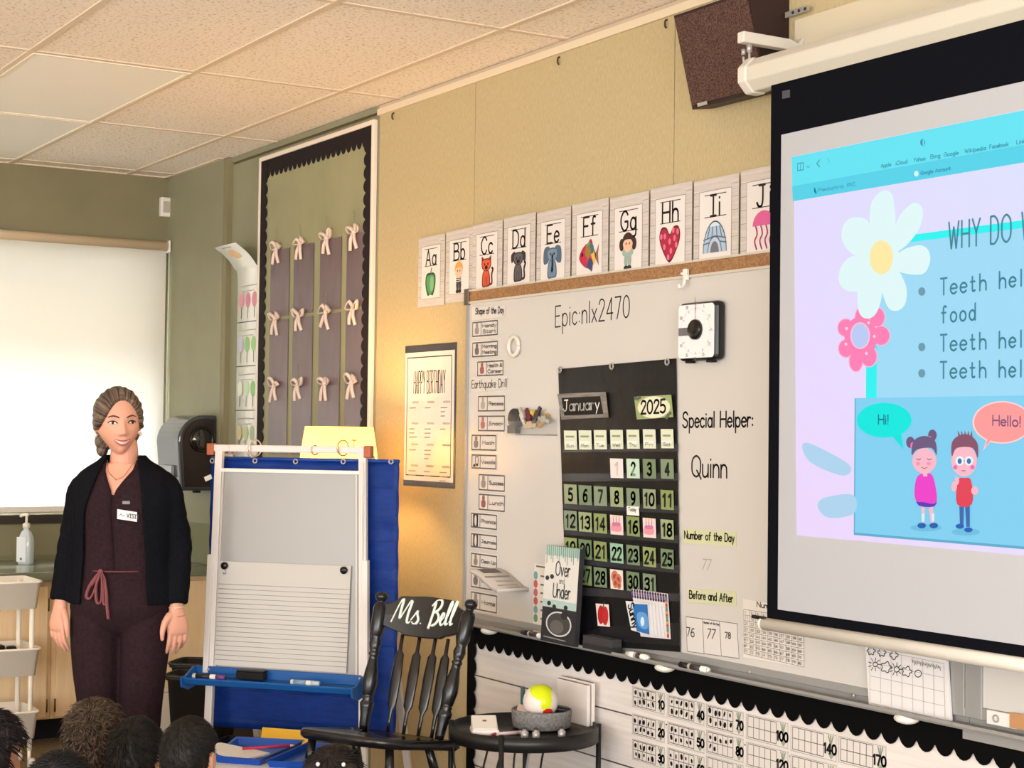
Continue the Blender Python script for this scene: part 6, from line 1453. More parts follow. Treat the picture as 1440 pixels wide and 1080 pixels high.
# ---- blue trays on a low table in front of the easel
LTZ = .445
lt = empty('low_table', (-4.83, 2.02, 0), math.atan2(E_.y, E_.x)-.12, 'low pale table carrying the blue paper trays in front of the easel', 'table')
MB().box2((-.27, -.27, LTZ-.03), (.24, .16, LTZ)).build('table_top', mat((186, 172, 156), .5), lt, bevel=.006)
for sx in (-.24, .21):
    for sy in (-.24, .13): MB().tube([(sx, sy, LTZ-.03), (sx, sy, 0)], .016, 10).build('leg', mat((120, 118, 116), .4, .5), lt)
BLT = mat((26, 78, 172), .35)
def tray(px4, label):
    c_ = [onZ(a, b, LTZ+.03) for a, b in px4]; cen = sum(c_, Vector())/4; cen.z = LTZ
    t = empty('paper_tray', cen, 0, label, 'tray', 'blue trays on the low table')
    m = MB(); hb = .028
    ring = lambda k, z: [Vector(((p.x-cen.x)*k, (p.y-cen.y)*k, z)) for p in c_]
    m.rings([ring(.90, .001), ring(.985, hb), ring(1.04, hb+.002), ring(1.04, hb-.004), ring(1.0, hb-.005)][:3]+[ring(.965, hb), ring(.88, .006)], None, False); m.build('tray_body', BLT, t, bevel=.002)
    return t, cen
t1, c1 = tray(((300, 1062), (366, 1067), (428, 1040.5), (333, 1036)), 'blue plastic tray with papers and a red pencil, the further one under the easel')
t2, c2 = tray(((374, 1069), (430, 1071), (468, 1046), (434, 1043)), 'blue plastic tray in the gap beside the rocking chair seat')
pp = MB().box((0, 0, .004), (.2, .12, .006)); o_ = pp.build('paper_stack', mat((226, 222, 220), .6), None, keep=True); o_.location = c1+Vector((0, 0, .022))-rgt*.06-fwd2*.05; o_.rotation_euler = (.0, .06, .5); tag(o_, 'white papers lying in the further blue tray', 'papers')
pc_ = empty('red_pencil', c1+rgt*.05-fwd2*.04+Vector((0, 0, .036)), math.atan2(rgt.y, rgt.x)+.2, 'red pencil lying across the papers in the blue tray', 'pencil')
MB().tube([(-.08, 0, 0), (.07, 0, .006)], .0045, 8).build('shaft', mat((176, 34, 70), .4), pc_); MB().tube([(.07, 0, .006), (.085, 0, .0066)], [.0045, .001], 8).build('tip', mat((210, 170, 130), .5), pc_)
q = onZ(330, 1077, LTZ+.005); o_ = MB().box((0, 0, .003), (.34, .16, .005)).build('paper_sheet', mat((226, 224, 222), .6), None, keep=True); o_.location = (q.x, q.y, LTZ); o_.rotation_euler = (0, 0, .75); tag(o_, 'white paper on the low table in front of the blue trays', 'paper')
# yellow folder and cream funnel behind the trays
q = onD(396, 1036, 5.8); fo = MB().box((0, 0, .09), (.19, .012, .18)).build('yellow_folder', mat((232, 180, 30), .5), None, keep=True, bevel=.002); fo.location = (q.x, q.y, q.z-.155); fo.rotation_euler = (-.25, 0, math.atan2(E_.y, E_.x)); tag(fo, 'bright yellow folder standing behind the blue trays', 'folder')
crate_ = empty('storage_crate', (q.x+EB.x*.06-E_.x*.03, q.y+EB.y*.06-E_.y*.03, 0), math.atan2(E_.y, E_.x), 'dark crate on the floor under the easel holding the yellow folder', 'crate')
m = MB(); hz_ = q.z-.04
for a, b in (((-.26, -.13, 0), (-.25, .10, hz_)), ((.17, -.13, 0), (.18, .10, hz_)), ((-.26, -.13, 0), (.18, -.12, hz_)), ((-.26, .09, 0), (.18, .10, hz_)), ((-.26, -.13, 0), (.18, .1, .01))): m.box2(a, b)
m.build('crate_walls', mat((22, 24, 40), .6), crate_)
q = onD(355, 1030, 5.75); fu = MB().lathe([(.004, 0), (.006, .03), (.014, .055), (.012, .055), (.003, .02)], (0, 0, 0), 14).build('cream_funnel', mat((226, 214, 190), .5), None, keep=True); fu.location = (q.x, q.y, hz_-.02); tag(fu, 'small cream cone standing beside the yellow folder', 'cone')

# ---- black waste bins by the cabinet
def bin_(x0_, x1_, y0_, yb, lab, D_):
    c_ = onD((x0_+x1_)/2, y0_, D_); h_ = c_.z; w_ = (x1_-x0_)/FPX*D_
    b_ = empty('waste_bin', (c_.x, c_.y, 0), math.atan2(rgt.y, rgt.x)-.15, lab, 'waste bin', 'black waste bins')
    ring = lambda w, d_, z: [Vector(p+(z,)) for p in rrect(w, d_, .04)]
    m = MB(); m.rings([ring(w_*.72, w_*.5, 0), ring(w_*.94, w_*.66, h_-.02), ring(w_, w_*.72, h_-.015), ring(w_, w_*.72, h_), ring(w_*.92, w_*.64, h_), ring(w_*.7, w_*.48, .01)], None, True, True, True)
    m.build('body', mat((24, 23, 22), .5), b_); m = MB(); rl_ = ring(w_*1.0, w_*.72, h_); m.tube(rl_+[rl_[0]], .007, 6); m.build('rim', mat((34, 33, 32), .4), b_)
bin_(238, 330, 948, 1020, 'black plastic waste bin behind the easel, nearer one', 7.0)
bin_(244, 336, 931, 1015, 'black plastic waste bin behind the nearer black bin', 7.35)
q0 = onX(222, 975, -7.6)
wbx = empty('storage_box', (-7.64, onX(243, 985, -7.64).y, 0), 0, 'low white box on the floor against the cabinet behind the standing woman', 'box')
hb_ = onX(243, 973, -7.54).z; y_a, y_b = onX(212, 985, -7.54).y-wbx.location.y, onX(262, 985, -7.54).y-wbx.location.y
MB().box2((-.10, y_a, 0), (.10, y_b, hb_)).build('body', mat((226, 214, 196), .5), wbx, bevel=.008); MB().box2((-.104, y_a-.004, hb_+.0005), (.104, y_b+.004, hb_+.02)).build('lid', mat((230, 220, 204), .5), wbx, bevel=.006)

# ---- hand sanitiser on the counter
q = onX(36, 797, -8.18)
hs = empty('pump_bottle', (-8.18, q.y, CT), .6, 'clear hand sanitiser pump bottle on the counter under the window', 'bottle')
k_ = .034
m = MB(); m.rings([[Vector((p[0]*s_, p[1]*s_, z)) for p in rrect(.078, .05, .018)] for z, s_ in ((0, .9), (.006, 1), (.10, 1), (.13, .94), (.158, .62), (.168, .36), (.18, .34))], None, True); m.build('bottle', mat((196, 206, 210), .08, spec=.6), hs)
MB().box2((-.034, -.0285, .014), (.022, -.0255, .135)).build('label', mat((228, 232, 234), .5), hs); MB().box2((-.012, -.0292, .022), (.0, -.0284, .034)).build('label_mark', mat((110, 120, 130), .5), hs)
MB().lathe([(.018, .178), (.018, .198), (.008, .204), (.006, .206), (.006, .235), (.001, .236)], (0, 0, 0), 16).build('pump_collar', mat((236, 226, 214), .4), hs)
MB().tube(crs([(.01, 0, .24), (-.008, 0, .242), (-.03, 0, .238), (-.036, 0, .232)], 4), .007, 8).build('pump_spout', mat((236, 226, 214), .4), hs)

# ---- paper towel dispenser on the corner wall
dx1 = -7.73; dx0 = -8.04
D0, D1 = onX(250, 640, dx1).y, 3.054
dz1, dz0 = onY(300, 584, 3.0).z, onY(300, 691, 3.0).z
dp = empty('towel_dispenser', ((dx0+dx1)/2, 3.05, dz0), 0, 'black paper towel dispenser with round side window on the corner wall', 'dispenser')
def dprof(k=0):
    dpth = D1-D0; h_ = dz1-dz0; r_ = .13; o_ = [(D1-.001, dz0+.0), (D1-.001, dz1-k)]
    for i in range(9): t = PI/2+PI/2*i/8; o_.append((D0+k+r_+r_*math.cos(t), dz1-k-r_+r_*math.sin(t)))
    o_ += [(D0+k+.02, dz0+.0)]; return o_
m = MB(); m.prism(dprof(), (dx0, 0, 0), (0, 1, 0), (0, 0, 1), (dx1-dx0, 0, 0)); m.build('cover', mat((58, 60, 64), .12, spec=.6), dp, True, bevel=.01, segs=3)
cen = ((D0+D1)/2+.01, (dz0+dz1)/2)
m = MB(); m.prism([(cen[0]+(y-cen[0])*.86, cen[1]+(z-cen[1])*.9) for y, z in dprof()], (dx1-.001, 0, 0), (0, 1, 0), (0, 0, 1), (.006, 0, 0)); m.build('side_panel', mat((34, 24, 22), .3), dp, True, bevel=.003)
R90 = Matrix.Rotation(PI/2, 3, 'Y')
wy, wz = onX(283, 618, dx1).y, onX(283, 618, dx1).z
MB().lathe([(.058, 0), (.064, .004), (.060, .010), (.054, .010), (.05, .004), (.001, .004)], (dx1+.005, wy, wz), 32, rot=R90).build('window_ring', mat((20, 15, 14), .25), dp, True)
MB().ball((dx1+.008, wy, wz), (.012, .052, .052), n=24, k=12).build('round_window', mat((30, 26, 25), .06, spec=.8), dp, True)
MB().box2((dx0+.06, D0-.003, dz0+.06), (dx1-.08, D0+.012, dz0+.12)).build('front_label', mat((150, 154, 158), .3), dp, True)
MB().tube([((dx0+dx1)/2+.1, D0+.12, dz0-.002), ((dx0+dx1)/2+.1, D0+.12, dz0-.012)], .02, 12).build('lock', M_BLACK, dp, True)

# ---- white three-tier rolling cart at the left edge
q = onX(44, 1046, -7.3)
rc = empty('rolling_cart', (-7.38, q.y-.20, 0), 0, 'white three-tier rolling cart in front of the maple cabinet', 'cart')
CW = mat((252, 244, 230), .45); hy = .215; hx = .145
zs = [onX(20, 818, -7.3).z, onX(20, 912, -7.3).z, onX(20, 1000, -7.3).z]
for z in zs:
    m = MB(); r1 = lambda k, zz: [Vector((p[0]*k, p[1]*k, zz)) for p in rrect(hx*2, hy*2, .02)]
    m.rings([r1(.93, z-.115), r1(.985, z-.004), r1(1.02, z-.004), r1(1.02, z+.006), r1(.97, z+.006), r1(.91, z-.108)], None, True); m.build('tray', CW, rc)
for sy in (-1, 1):
    m = MB()
    for sx in (-1, 1): m.tube([(sx*hx*.72, sy*(hy-.022), .075), (sx*hx*.72, sy*(hy-.022), zs[0])], .009, 8)
    for sx in (-1, 1):
        MB().tube([(sx*hx*.72, sy*(hy-.03), .085), (sx*hx*.72, sy*(hy-.03), zs[0]-.005)], .011, 8).build('post', CW, rc)
        MB().tube([(sx*hx*.72, sy*(hy-.03), .09), (sx*hx*.72, sy*(hy-.03), .045)], .008, 8).build('caster_stem', CW, rc)
        MB().lathe([(.006, -.012), (.024, -.012), (.026, -.008), (.026, .008), (.024, .012), (.006, .012)], (sx*hx*.72, sy*(hy-.02), .026), 18, rot=Matrix.Rotation(PI/2, 3, 'X')).build('caster', mat((232, 226, 216), .4), rc)
q = onX(8, 905, -7.37)
gd = empty('black_camera', (-7.40, q.y, zs[1]-.108), 0, 'glossy black gadget in the middle tray of the white cart', 'gadget')
MB().box2((-.03, -.07, 0), (.03, .0, .115)).build('body', M_GLOSSBLACK, gd, bevel=.008, segs=3); MB().lathe([(.001, 0), (.03, 0), (.034, .006), (.034, .034), (.03, .04), (.001, .04)], (0, .012, .075), 20, rot=Matrix.Rotation(-PI/2, 3, 'X')).build('lens_barrel', M_GLOSSBLACK, gd)
MB().tube([(.031+.0, -.035+.02*math.cos(2*PI*k/20), .075+.022*math.sin(2*PI*k/20)) for k in range(21)], .003, 6).build('ring_mark', M_STEEL, gd)
q = onX(6, 997, -7.4); o_ = MB().box((0, 0, .035), (.06, .07, .07)).build('white_pouch', mat((234, 222, 204), .6), None, keep=True, bevel=.012); o_.location = (-7.42, q.y, zs[2]-.107); tag(o_, 'cream pouch in the bottom tray of the white cart', 'pouch')

# ================================================================== PEOPLE
def smst(a, b, x):
    t = max(0, min(1, (x-a)/(b-a))); return t*t*(3-2*t)
def ga(x, m, s): return math.exp(-((x-m)/s)**2)
class Head:
    """face looks along -y, z up, centre between ears at eye height; s = scale"""
    def __init__(s, sc=1.0, female=True, child=False):
        s.k = sc; s.child = child
        s.a, s.b, s.c = (.0725, .092, .111)
    def pt(s, d):
        x, y, z = d.x*s.a, d.y*s.b, d.z*s.c
        low = smst(.15, 1.0, -d.z)
        x *= 1+.09*ga(d.z, .62, .34)
        if y < 0:
            x *= 1-.35*low**1.5
            y = y*(1+.20*low) - .012*smst(.55, 1, -d.z)
        else:
            x *= 1-.30*low; y *= 1-.45*low
            y *= 1+.10*ga(d.z, .25, .5)
        if s.child and d.z < 0: z *= .90
        f = max(0, -d.y)
        if f > 0:
            ax = abs(x)
            n = smst(.026, -.028, z)*(1-smst(-.030, -.044, z))
            w = .0075+.0075*smst(.01, -.035, z)
            y -= .021*n*ga(x, 0, w)*f
            y -= .005*ga(ax, .011, .006)*ga(z, -.033, .008)*f         # nostrils
            y += .008*ga(ax, .031, .016)*ga(z, .008, .012)*f           # eye sockets
            y -= .004*ga(ax, .03, .02)*ga(z, .028, .008)*f             # brow
            y -= .0065*ga(ax, .040, .014)*ga(z, -.026, .018)*f         # cheeks (smiling)
            y -= .006*ga(x, 0, .026)*ga(z, -.062, .010)*f              # mouth mound
            y += .003*ga(x, 0, .03)*ga(z, -.080, .006)*f
            y -= .008*ga(x, 0, .018)*ga(z, -.100, .012)*f              # chin
        return Vector((x, y, z))*s.k
    def at(s, x, z):
        """front surface point over (x,z) given in unscaled metres"""
        u, w = x/s.a, z/s.c
        for _ in range(14):
            r = math.hypot(u, w)
            if r > .985: u *= .985/r; w *= .985/r
            d = Vector((u, -math.sqrt(max(1e-4, 1-u*u-w*w)), w)); p = s.pt(d)/s.k
            u += (x-p.x)/s.a*.8; w += (z-p.z)/s.c*.8
        return p*s.k
    def rings(s, nu=120, nv=90, fn=None):
        rs = []
        for j in range(nv+1):
            t = -PI/2+PI*j/nv; t = max(min(t, PI/2-.012), -PI/2+.012); r = []
            for i in range(nu):
                q = 2*PI*i/nu
                d = Vector((math.cos(t)*math.sin(q), -math.cos(t)*math.cos(q), math.sin(t)))
                r.append(fn(d) if fn else s.pt(d))
            rs.append(r)
        return rs
def ear(mb, H, sx, M):
    k = H.k; c = Vector((sx*.0735, .012, -.008))*k
    R_ = Matrix.Rotation(sx*.35, 3, 'Z')
    mb.ball(M @ c, (.008*k, .019*k, .031*k), n=14, k=10, rot=M.to_3x3() @ R_)
    mb.tube([M @ (c+Vector((sx*.006, .016*math.cos(t)+.002, .027*math.sin(t)+.002))*k) for t in [(-.9+3.9*j/12) for j in range(13)]], .0038*k, 6)
def hairshell(H, mask, thick, rough=0, seed=0, tex=None):
    def fn(d):
        p = H.pt(d); m_ = mask(d, p/H.k)
        n = p.normalized()
        q = p+n*(thick(d)*m_-.012*(1-m_))*H.k
        if rough and m_ > .2:
            q += n*rough*noise.noise(q*38+Vector((seed, 0, 0)))*m_+n*rough*.6*noise.noise(q*90+Vector((0, seed, 0)))*m_
        return q
    return fn
def locks(mb, pts, dirf, n, ln, w, rnd, lift=.004):
    """short tapered hair locks lying on the shell"""
    for _ in range(n):
        p, nr = rnd.choice(pts)
        t = dirf(p, nr); t = (t-nr*t.dot(nr))
        if t.length < 1e-4: continue
        t.normalize(); L_ = ln*rnd.uniform(.6, 1.3); sd = t.cross(nr)*w*rnd.uniform(.6, 1.3)
        a = p+nr*.0005; b = p+t*L_*.5+nr*lift*rnd.uniform(.4, 1.3); c = p+t*L_+nr*lift*rnd.uniform(-.3, 1.5)+sd*rnd.uniform(-1, 1)
        mb.add([a-sd, a+sd, b+sd*.8, b-sd*.8, c, b+nr*w*.7, a+nr*w*.7], [(0, 6, 5, 3), (6, 1, 2, 5), (3, 5, 4), (5, 2, 4), (0, 3, 2, 1), (3, 4, 2)], None, True)

def sect(c, rx, ry, n=32, p=2.0, R=None):
    o = []
    for j in range(n):
        t = 2*PI*j/n; q = Vector((rx*math.copysign(abs(math.cos(t))**(2/p), math.cos(t)), ry*math.copysign(abs(math.sin(t))**(2/p), math.sin(t)), 0))
        if R is not None: q = R @ q
        o.append(Vector(c)+q)
    return o
def limb(mb, pts, radii, n=16, k=4, flat=1.0, m=None):
    P_ = crs([tuple(p)+(r,) for p, r in zip(pts, radii)], k)
    return mb.tube([p[:3] for p in P_], [p[3] for p in P_], n, m, True, flat)
def hand(mb, w, s, k=1.0):
    """relaxed hand hanging from wrist w; thumb towards s*x; back of the hand to -y"""
    w = Vector(w); RH = Matrix.Rotation(-.65*s, 3, 'Z'); n0 = len(mb.v)
    rs = []
    for t, rx, ry, cy, cx in ((.0, .025, .019, 0, 0), (-.018, .027, .019, -.002, .001), (-.045, .037, .019, -.006, .002), (-.075, .041, .017, -.010, .0), (-.095, .039, .014, -.010, -.001), (-.102, .030, .010, -.009, -.001)):
        rs.append([w+(p)*k for p in sect((cx*s, cy, t), rx, ry, 20, 2.4)])
    mb.rings(rs, None, True)
    for i, (fx, ln, cu) in enumerate(((.029, .072, .10), (.0095, .080, .18), (-.0105, .076, .32), (-.029, .060, .5))):
        b = Vector((fx*s, -.010, -.094)); dz = ln
        p1 = b+Vector((fx*.04*s, .002, -dz*.42)); p2 = p1+Vector((-.001*s, .010+.02*cu, -dz*.33)); p3 = p2+Vector((-.003*s, .012+.02*cu, -dz*.24))
        limb(mb, [w+q*k for q in (b+Vector((0, 0, .02)), b, p1, p2, p3)], [.0085*k, .0088*k, .0082*k, .0072*k, .0055*k], 10, 3); mb.ball(w+p3*k, .0056*k, n=10, k=6)
    b = Vector((s*.026, -.006, -.030))
    limb(mb, [w+q*k for q in (b, Vector((s*.050, -.016, -.055)), Vector((s*.060, -.018, -.085)), Vector((s*.058, -.012, -.114)))], [.014*k, .0125*k, .0098*k, .0068*k], 10, 4); mb.ball(w+Vector((s*.058, -.012, -.114))*k, .0069*k, n=10, k=6)
    for i in range(n0, len(mb.v)): mb.v[i] = w+RH @ (mb.v[i]-w)

SKIN = (226, 166, 142)
def skin(c):
    m = mat(c, .5, spec=.35)
    b = m.node_tree.nodes['Principled BSDF']; b.inputs['Subsurface Weight'].default_value = .12; b.inputs['Subsurface Radius'].default_value = (.02, .008, .005); return m

# ------------------------------------------------ the standing woman
DW = 5.95
wb_ = onD(165, 900, DW)
wo = empty('person', (wb_.x, wb_.y, 0), math.atan2(_r0.y, _r0.x), 'standing woman in dark plum scrubs and an open black cardigan, smiling, with hair tied back', 'person')
H = Head(1.03)
HM = Matrix.Translation((-.004, -.035, 1.513)) @ Matrix.Rotation(.42, 4, 'Z') @ Matrix.Rotation(.10, 4, 'X') @ Matrix.Rotation(-.04, 4, 'Y')
body = MB()
body.rings([[HM @ p for p in r] for r in H.rings(150, 110)], None, True)
ear(body, H, -1, HM); ear(body, H, 1, HM)
limb(body, [(.002, .0, 1.49), (.012, -.002, 1.42), (.012, .004, 1.37), (.012, .01, 1.32)], [.046, .048, .052, .062], 20)
TX = .012
TOR = [(1.365, .062, .055), (1.345, .105, .062), (1.32, .145, .075), (1.27, .160, .092), (1.18, .150, .108), (1.10, .138, .098), (1.03, .132, .09), (.95, .150, .098), (.88, .160, .105), (.82, .150, .10)]
body.rings([sect((TX, .005, z), rx, ry, 36, 2.3) for z, rx, ry in TOR], None, True)
SHL, ELL, WRL = (-.126, .005, 1.272), (-.176, .03, 1.075), (-.200, -.02, .868)
SHR, ELR, WRR = (.158, .005, 1.277), (.202, .03, 1.075), (.214, -.02, .860)
for sh, el, wr, s in ((SHL, ELL, WRL, 1), (SHR, ELR, WRR, -1)):
    limb(body, [sh, tuple((Vector(sh)+Vector(el))/2), el, tuple((Vector(el)*.6+Vector(wr)*.4)), wr], [.045, .040, .035, .034, .023], 16)
    hand(body, wr, s, 1.02)
for s in (-1, 1):
    limb(body, [(TX+s*.085, 0, .86), (TX+s*.082, -.005, .66), (TX+s*.075, .0, .46), (TX+s*.072, .012, .28), (TX+s*.07, .015, .08)], [.085, .075, .054, .05, .035], 18)
    limb(body, [(TX+s*.07, .03, .04), (TX+s*.075, -.05, .035), (TX+s*.085, -.14, .025)], [.036, .034, .02], 12)
wbod = body.build('body', skin(SKIN), wo, remesh=.0036, smoothit=2)
def hp(x, z, off=0): return HM @ (H.at(x, z)+Vector((0, -off, 0)))
# face parts
EYW = mat((232, 226, 222), .2); IRIS = mat((46, 28, 20), .15); BROW = mat((70, 48, 38), .7); LIP = mat((176, 92, 88), .4); LASH = mat((34, 24, 22), .6); TEETH = mat((226, 216, 208), .3)
for s in (-1, 1):
    up_ = [hp(s*x, z, .0012) for x, z in crs([(.018, .003), (.024, .0088), (.033, .0105), (.042, .0082), (.048, .004)], 4)]
    lo_ = [hp(s*x, z, .0008) for x, z in crs([(.018, .003), (.025, .0015), (.033, .0005), (.041, .0015), (.046, .003)], 4)]
    e = MB(); n_ = len(up_); e.add(up_+lo_, [(i, i+1, n_+i+1, n_+i) for i in range(n_-1)], None, True); eo_ = e.build('eye', EYW, wo)
    c_ = hp(s*.033+.0015, .0052, .0026); nrm = (HM.to_3x3() @ Vector((.12, -1, 0))).normalized()
    R_ = Vector((0, 0, 1)).rotation_difference(nrm).to_matrix()
    MB().lathe([(.0064, 0), (.0054, .0012), (.0005, .0016)], c_, 16, rot=R_).build('iris', IRIS, eo_)
    MB().tube(up_, [.0010]+[.0022]*(n_-2)+[.0016], 6).build('lashes', LASH, eo_)
    MB().tube(lo_, .0007, 5).build('lower_lid', mat((150, 96, 84), .6), eo_)
    MB().tube([hp(s*x, z, .001) for x, z in crs([(.013, .0225), (.024, .0275), (.036, .0285), (.049, .0225)], 4)], [.0032]*5+[.0038]*4+[.003]*2+[.0022, .001], 8, flat=.5).build('eyebrow', BROW, wo)
mu = crs([(-.027, -.0525), (-.016, -.0568), (-.006, -.0585), (.006, -.0585), (.016, -.0568), (.027, -.0525)], 4)
ml_ = crs([(-.027, -.0525), (-.018, -.0625), (-.007, -.0685), (.007, -.0685), (.018, -.0625), (.027, -.0525)], 4)
UP, LO = [hp(x, z, .001) for x, z in mu], [hp(x, z, .001) for x, z in ml_]
m = MB(); n_ = len(UP); m.add(UP+LO, [(i, i+1, n_+i+1, n_+i) for i in range(n_-1)], None, True); m.build('teeth', TEETH, wo)
rad = [.0012+.0026*math.sin(PI*i/(n_-1)) for i in range(n_)]
MB().tube([hp(x, z+.0015, .001) for x, z in mu], [r*.85 for r in rad], 8, flat=.7).build('upper_lip', LIP, wo)
MB().tube([hp(x, z-.002, .0012) for x, z in ml_], [r*1.25 for r in rad], 8, flat=.7).build('lower_lip', LIP, wo)
# hair: swept back, low knot
def fm(d, p):
    x, y, z = p
    hl = .079-21*(abs(x)-.006*(x > 0))**2
    if abs(x) > .060: hl = min(hl, .004-(abs(x)-.060)*3)
    front = smst(-.006, .006, z-hl)
    back = smst(-.012, .010, y-.004+.25*max(0, -z-.0))*smst(-.098, -.075, z)
    if abs(x) > .055 and -.04 < z < .022 and y < .03: back *= smst(.012, .03, y)       # around the ear
    return max(front, back)
rs = H.rings(160, 120, hairshell(H, fm, lambda d: .0125+.0016*math.sin(34*math.atan2(d.x, max(.02, d.z+.35)))*smst(0, .3, abs(d.x)), .0012, 3))
def swept_hair():
    m = noisy('ash_brown_hair', (40, 30, 26), (140, 118, 101), (9, 1, 1), 1.6, 4, .45, .3, .36, .72, .4)
    n = m.node_tree.nodes; L = m.node_tree.links
    mp = [k for k in n if k.type == 'MAPPING'][0]; tc = [k for k in n if k.type == 'TEX_COORD'][0]
    sb = n.new('ShaderNodeVectorMath'); sb.operation = 'SUBTRACT'; sb.inputs[1].default_value = tuple(HM.translation)
    rt_ = n.new('ShaderNodeMapping'); rt_.inputs['Rotation'].default_value = HM.inverted().to_euler()
    sp_ = n.new('ShaderNodeSeparateXYZ'); at_ = n.new('ShaderNodeMath'); at_.operation = 'ARCTAN2'; cb_ = n.new('ShaderNodeCombineXYZ')
    ml2 = n.new('ShaderNodeMath'); ml2.operation = 'MULTIPLY'; ml2.inputs[1].default_value = 7
    L.new(tc.outputs['Object'], sb.inputs[0]); L.new(sb.outputs[0], rt_.inputs[0]); L.new(rt_.outputs[0], sp_.inputs[0])
    L.new(sp_.outputs['X'], at_.inputs[0]); L.new(sp_.outputs['Z'], at_.inputs[1]); L.new(at_.outputs[0], cb_.inputs['X']); L.new(sp_.outputs['Y'], ml2.inputs[0]); L.new(ml2.outputs[0], cb_.inputs['Y'])
    L.new(cb_.outputs[0], mp.inputs[0]); return m
M_HAIR = swept_hair()
hm = MB(); hm.rings([[HM @ p for p in r] for r in rs], None, True)
bun = HM @ Vector((-.035, .082, -.078))
hm.ball(bun, (.034, .03, .036), n=20, k=14); hm.ball(bun+Vector((-.006, .0, -.03)), (.022, .02, .026), n=16, k=10)
rnd = random.Random(2)
HMi = HM.inverted()
for _ in range(46):
    t0 = rnd.uniform(-1, 1); x0 = .066*t0
    p0 = HM @ (H.at(x0, .081-21*x0*x0)+Vector((0, .002, .008)))
    d1 = Vector((x0*1.1, -.1, 1.0)).normalized(); d2 = Vector((math.copysign(max(.3, abs(t0)*1.0), t0 if abs(t0) > .02 else 1), .5, .45)).normalized(); d3 = Vector((math.copysign(.75, t0), .75, -.25)).normalized()
    q1 = HM @ (H.pt(d2)*1.155); q2 = HM @ (H.pt(d3)*1.15)
    P_ = crs([tuple(p0), tuple(HM @ (H.pt(Vector((x0*8, -.35, .9)).normalized())*1.15)), tuple(q1), tuple(q2), tuple(bun)], 6)
    hm.tube(P_, [.0012+.0035*math.sin(PI*i/(len(P_)-1)) for i in range(len(P_))], 5)
hm.build('hair', M_HAIR, wo)
e_ = HM @ (Vector((-.077, .004, -.046))*1.03); MB().ball(e_, .0075, n=12, k=8).build('earring', mat((238, 226, 206), .2), wo)
e_ = HM @ (Vector((.077, .004, -.046))*1.03); MB().ball(e_, .0075, n=12, k=8).build('earring', mat((238, 226, 206), .2), wo)

# clothes: shells around the torso with an opening in front
def shell(rings, opening, n=40, cy=.005, cx=TX, p=2.3):
    rs = []
    for z, rx, ry in rings:
        xl_, xr_ = opening(z)
        # parametrise from the right front edge round the back to the left front edge
        def ang(xe):
            t = max(-.999, min(.999, (xe-cx)/rx)); c = math.copysign(abs(t)**(p/2), t); return -math.acos(c)     # front half: sin<0
        a0 = ang(xr_); a1 = ang(xl_)+2*PI
        row = []
        for j in range(n+1):
            t = a0+(a1-a0)*j/n
            row.append(Vector((cx+rx*math.copysign(abs(math.cos(t))**(2/p), math.cos(t)), cy+ry*math.copysign(abs(math.sin(t))**(2/p), math.sin(t)), z)))
        rs.append(row)
    return rs
def interp(tab, z):
    tab = sorted(tab)
    if z <= tab[0][0]: return tab[0][1:]
    for a, b in zip(tab, tab[1:]):
        if z <= b[0]: t = (z-a[0])/(b[0]-a[0]); return tuple(a[k]+(b[k]-a[k])*t for k in range(1, len(a)))
    return tab[-1][1:]
def dens(tab, n):
    P_ = crs(tab, 4); return P_
PLUMC = noisy('plum_scrub_cloth', (40, 26, 31), (50, 34, 38), (1, 1, 1), 90, 3, .9, .15, .3, .7, .1)
TOP = [(1.375, .066, .060), (1.35, .110, .070), (1.325, .150, .084), (1.27, .166, .102), (1.19, .160, .122), (1.12, .150, .114), (1.04, .148, .106), (.985, .153, .108), (.955, .157, .108)]
VN = [(.9, TX-.0006, TX+.0006), (1.262, -.006-.0005, .002), (1.30, -.024, .028), (1.34, -.042, .058), (1.38, -.048, .066)]
m = MB(); m.rings(shell(dens(TOP, 4), lambda z: interp(VN, z), 56), None, True, closed=False)
m.rings([sect((TX, .005, z), rx-.003, ry-.003, 48, 2.3) for z, rx, ry in dens(TOP, 4) if z < 1.262], None, True)
def fold(mb, amp, f, seed):
    for i, v in enumerate(mb.v):
        k = noise.noise(Vector((v.x*f+seed, v.y*f, v.z*f*.35)))
        c_ = Vector((v.x-TX, v.y, 0));
        if c_.length > 1e-5: mb.v[i] = v+c_.normalized()*amp*k
fold(m, .006, 16, 1)
m.build('scrub_top', PLUMC, wo, solid=.005, subs=0)
CARD = [(1.392, .068, .062), (1.368, .092, .072), (1.345, .128, .084), (1.318, .160, .096), (1.27, .178, .112), (1.19, .176, .134), (1.12, .170, .128), (1.04, .168, .120), (.96, .176, .122), (.90, .184, .126), (.865, .186, .126)]
OP = [(.86, -.110, .128), (.95, -.108, .120), (1.08, -.104, .114), (1.2, -.100, .106), (1.27, -.078, .096), (1.33, -.060, .084), (1.395, -.044, .068)]
m = MB(); m.rings(shell(dens(CARD, 4), lambda z: interp(OP, z), 48), None, True, closed=False)
for sh, el, wr in ((SHL, ELL, WRL), (SHR, ELR, WRR)):
    a, b, c = Vector(sh), Vector(el), Vector(wr); e = c+(b-c)*.04
    P_ = [a+Vector((-math.copysign(.05, sh[0]), 0, .006)), a, (a+b)/2, b, b*.5+c*.5, e]
    pts = crs([tuple(p)+(r,) for p, r in zip(P_, (.046, .050, .049, .045, .041, .034))], 5)
    m.tube([p[:3] for p in pts], [p[3]+.0022*math.sin(i*2.1)*(1 if 8 < i < 20 else .4) for i, p in enumerate(pts)], 20, None, True)
fold(m, .004, 20, 5)
KNIT = noisy('black_knit', (15, 16, 20), (24, 25, 30), (1, 1, 2), 160, 2, .95, .2, .3, .7, .06)
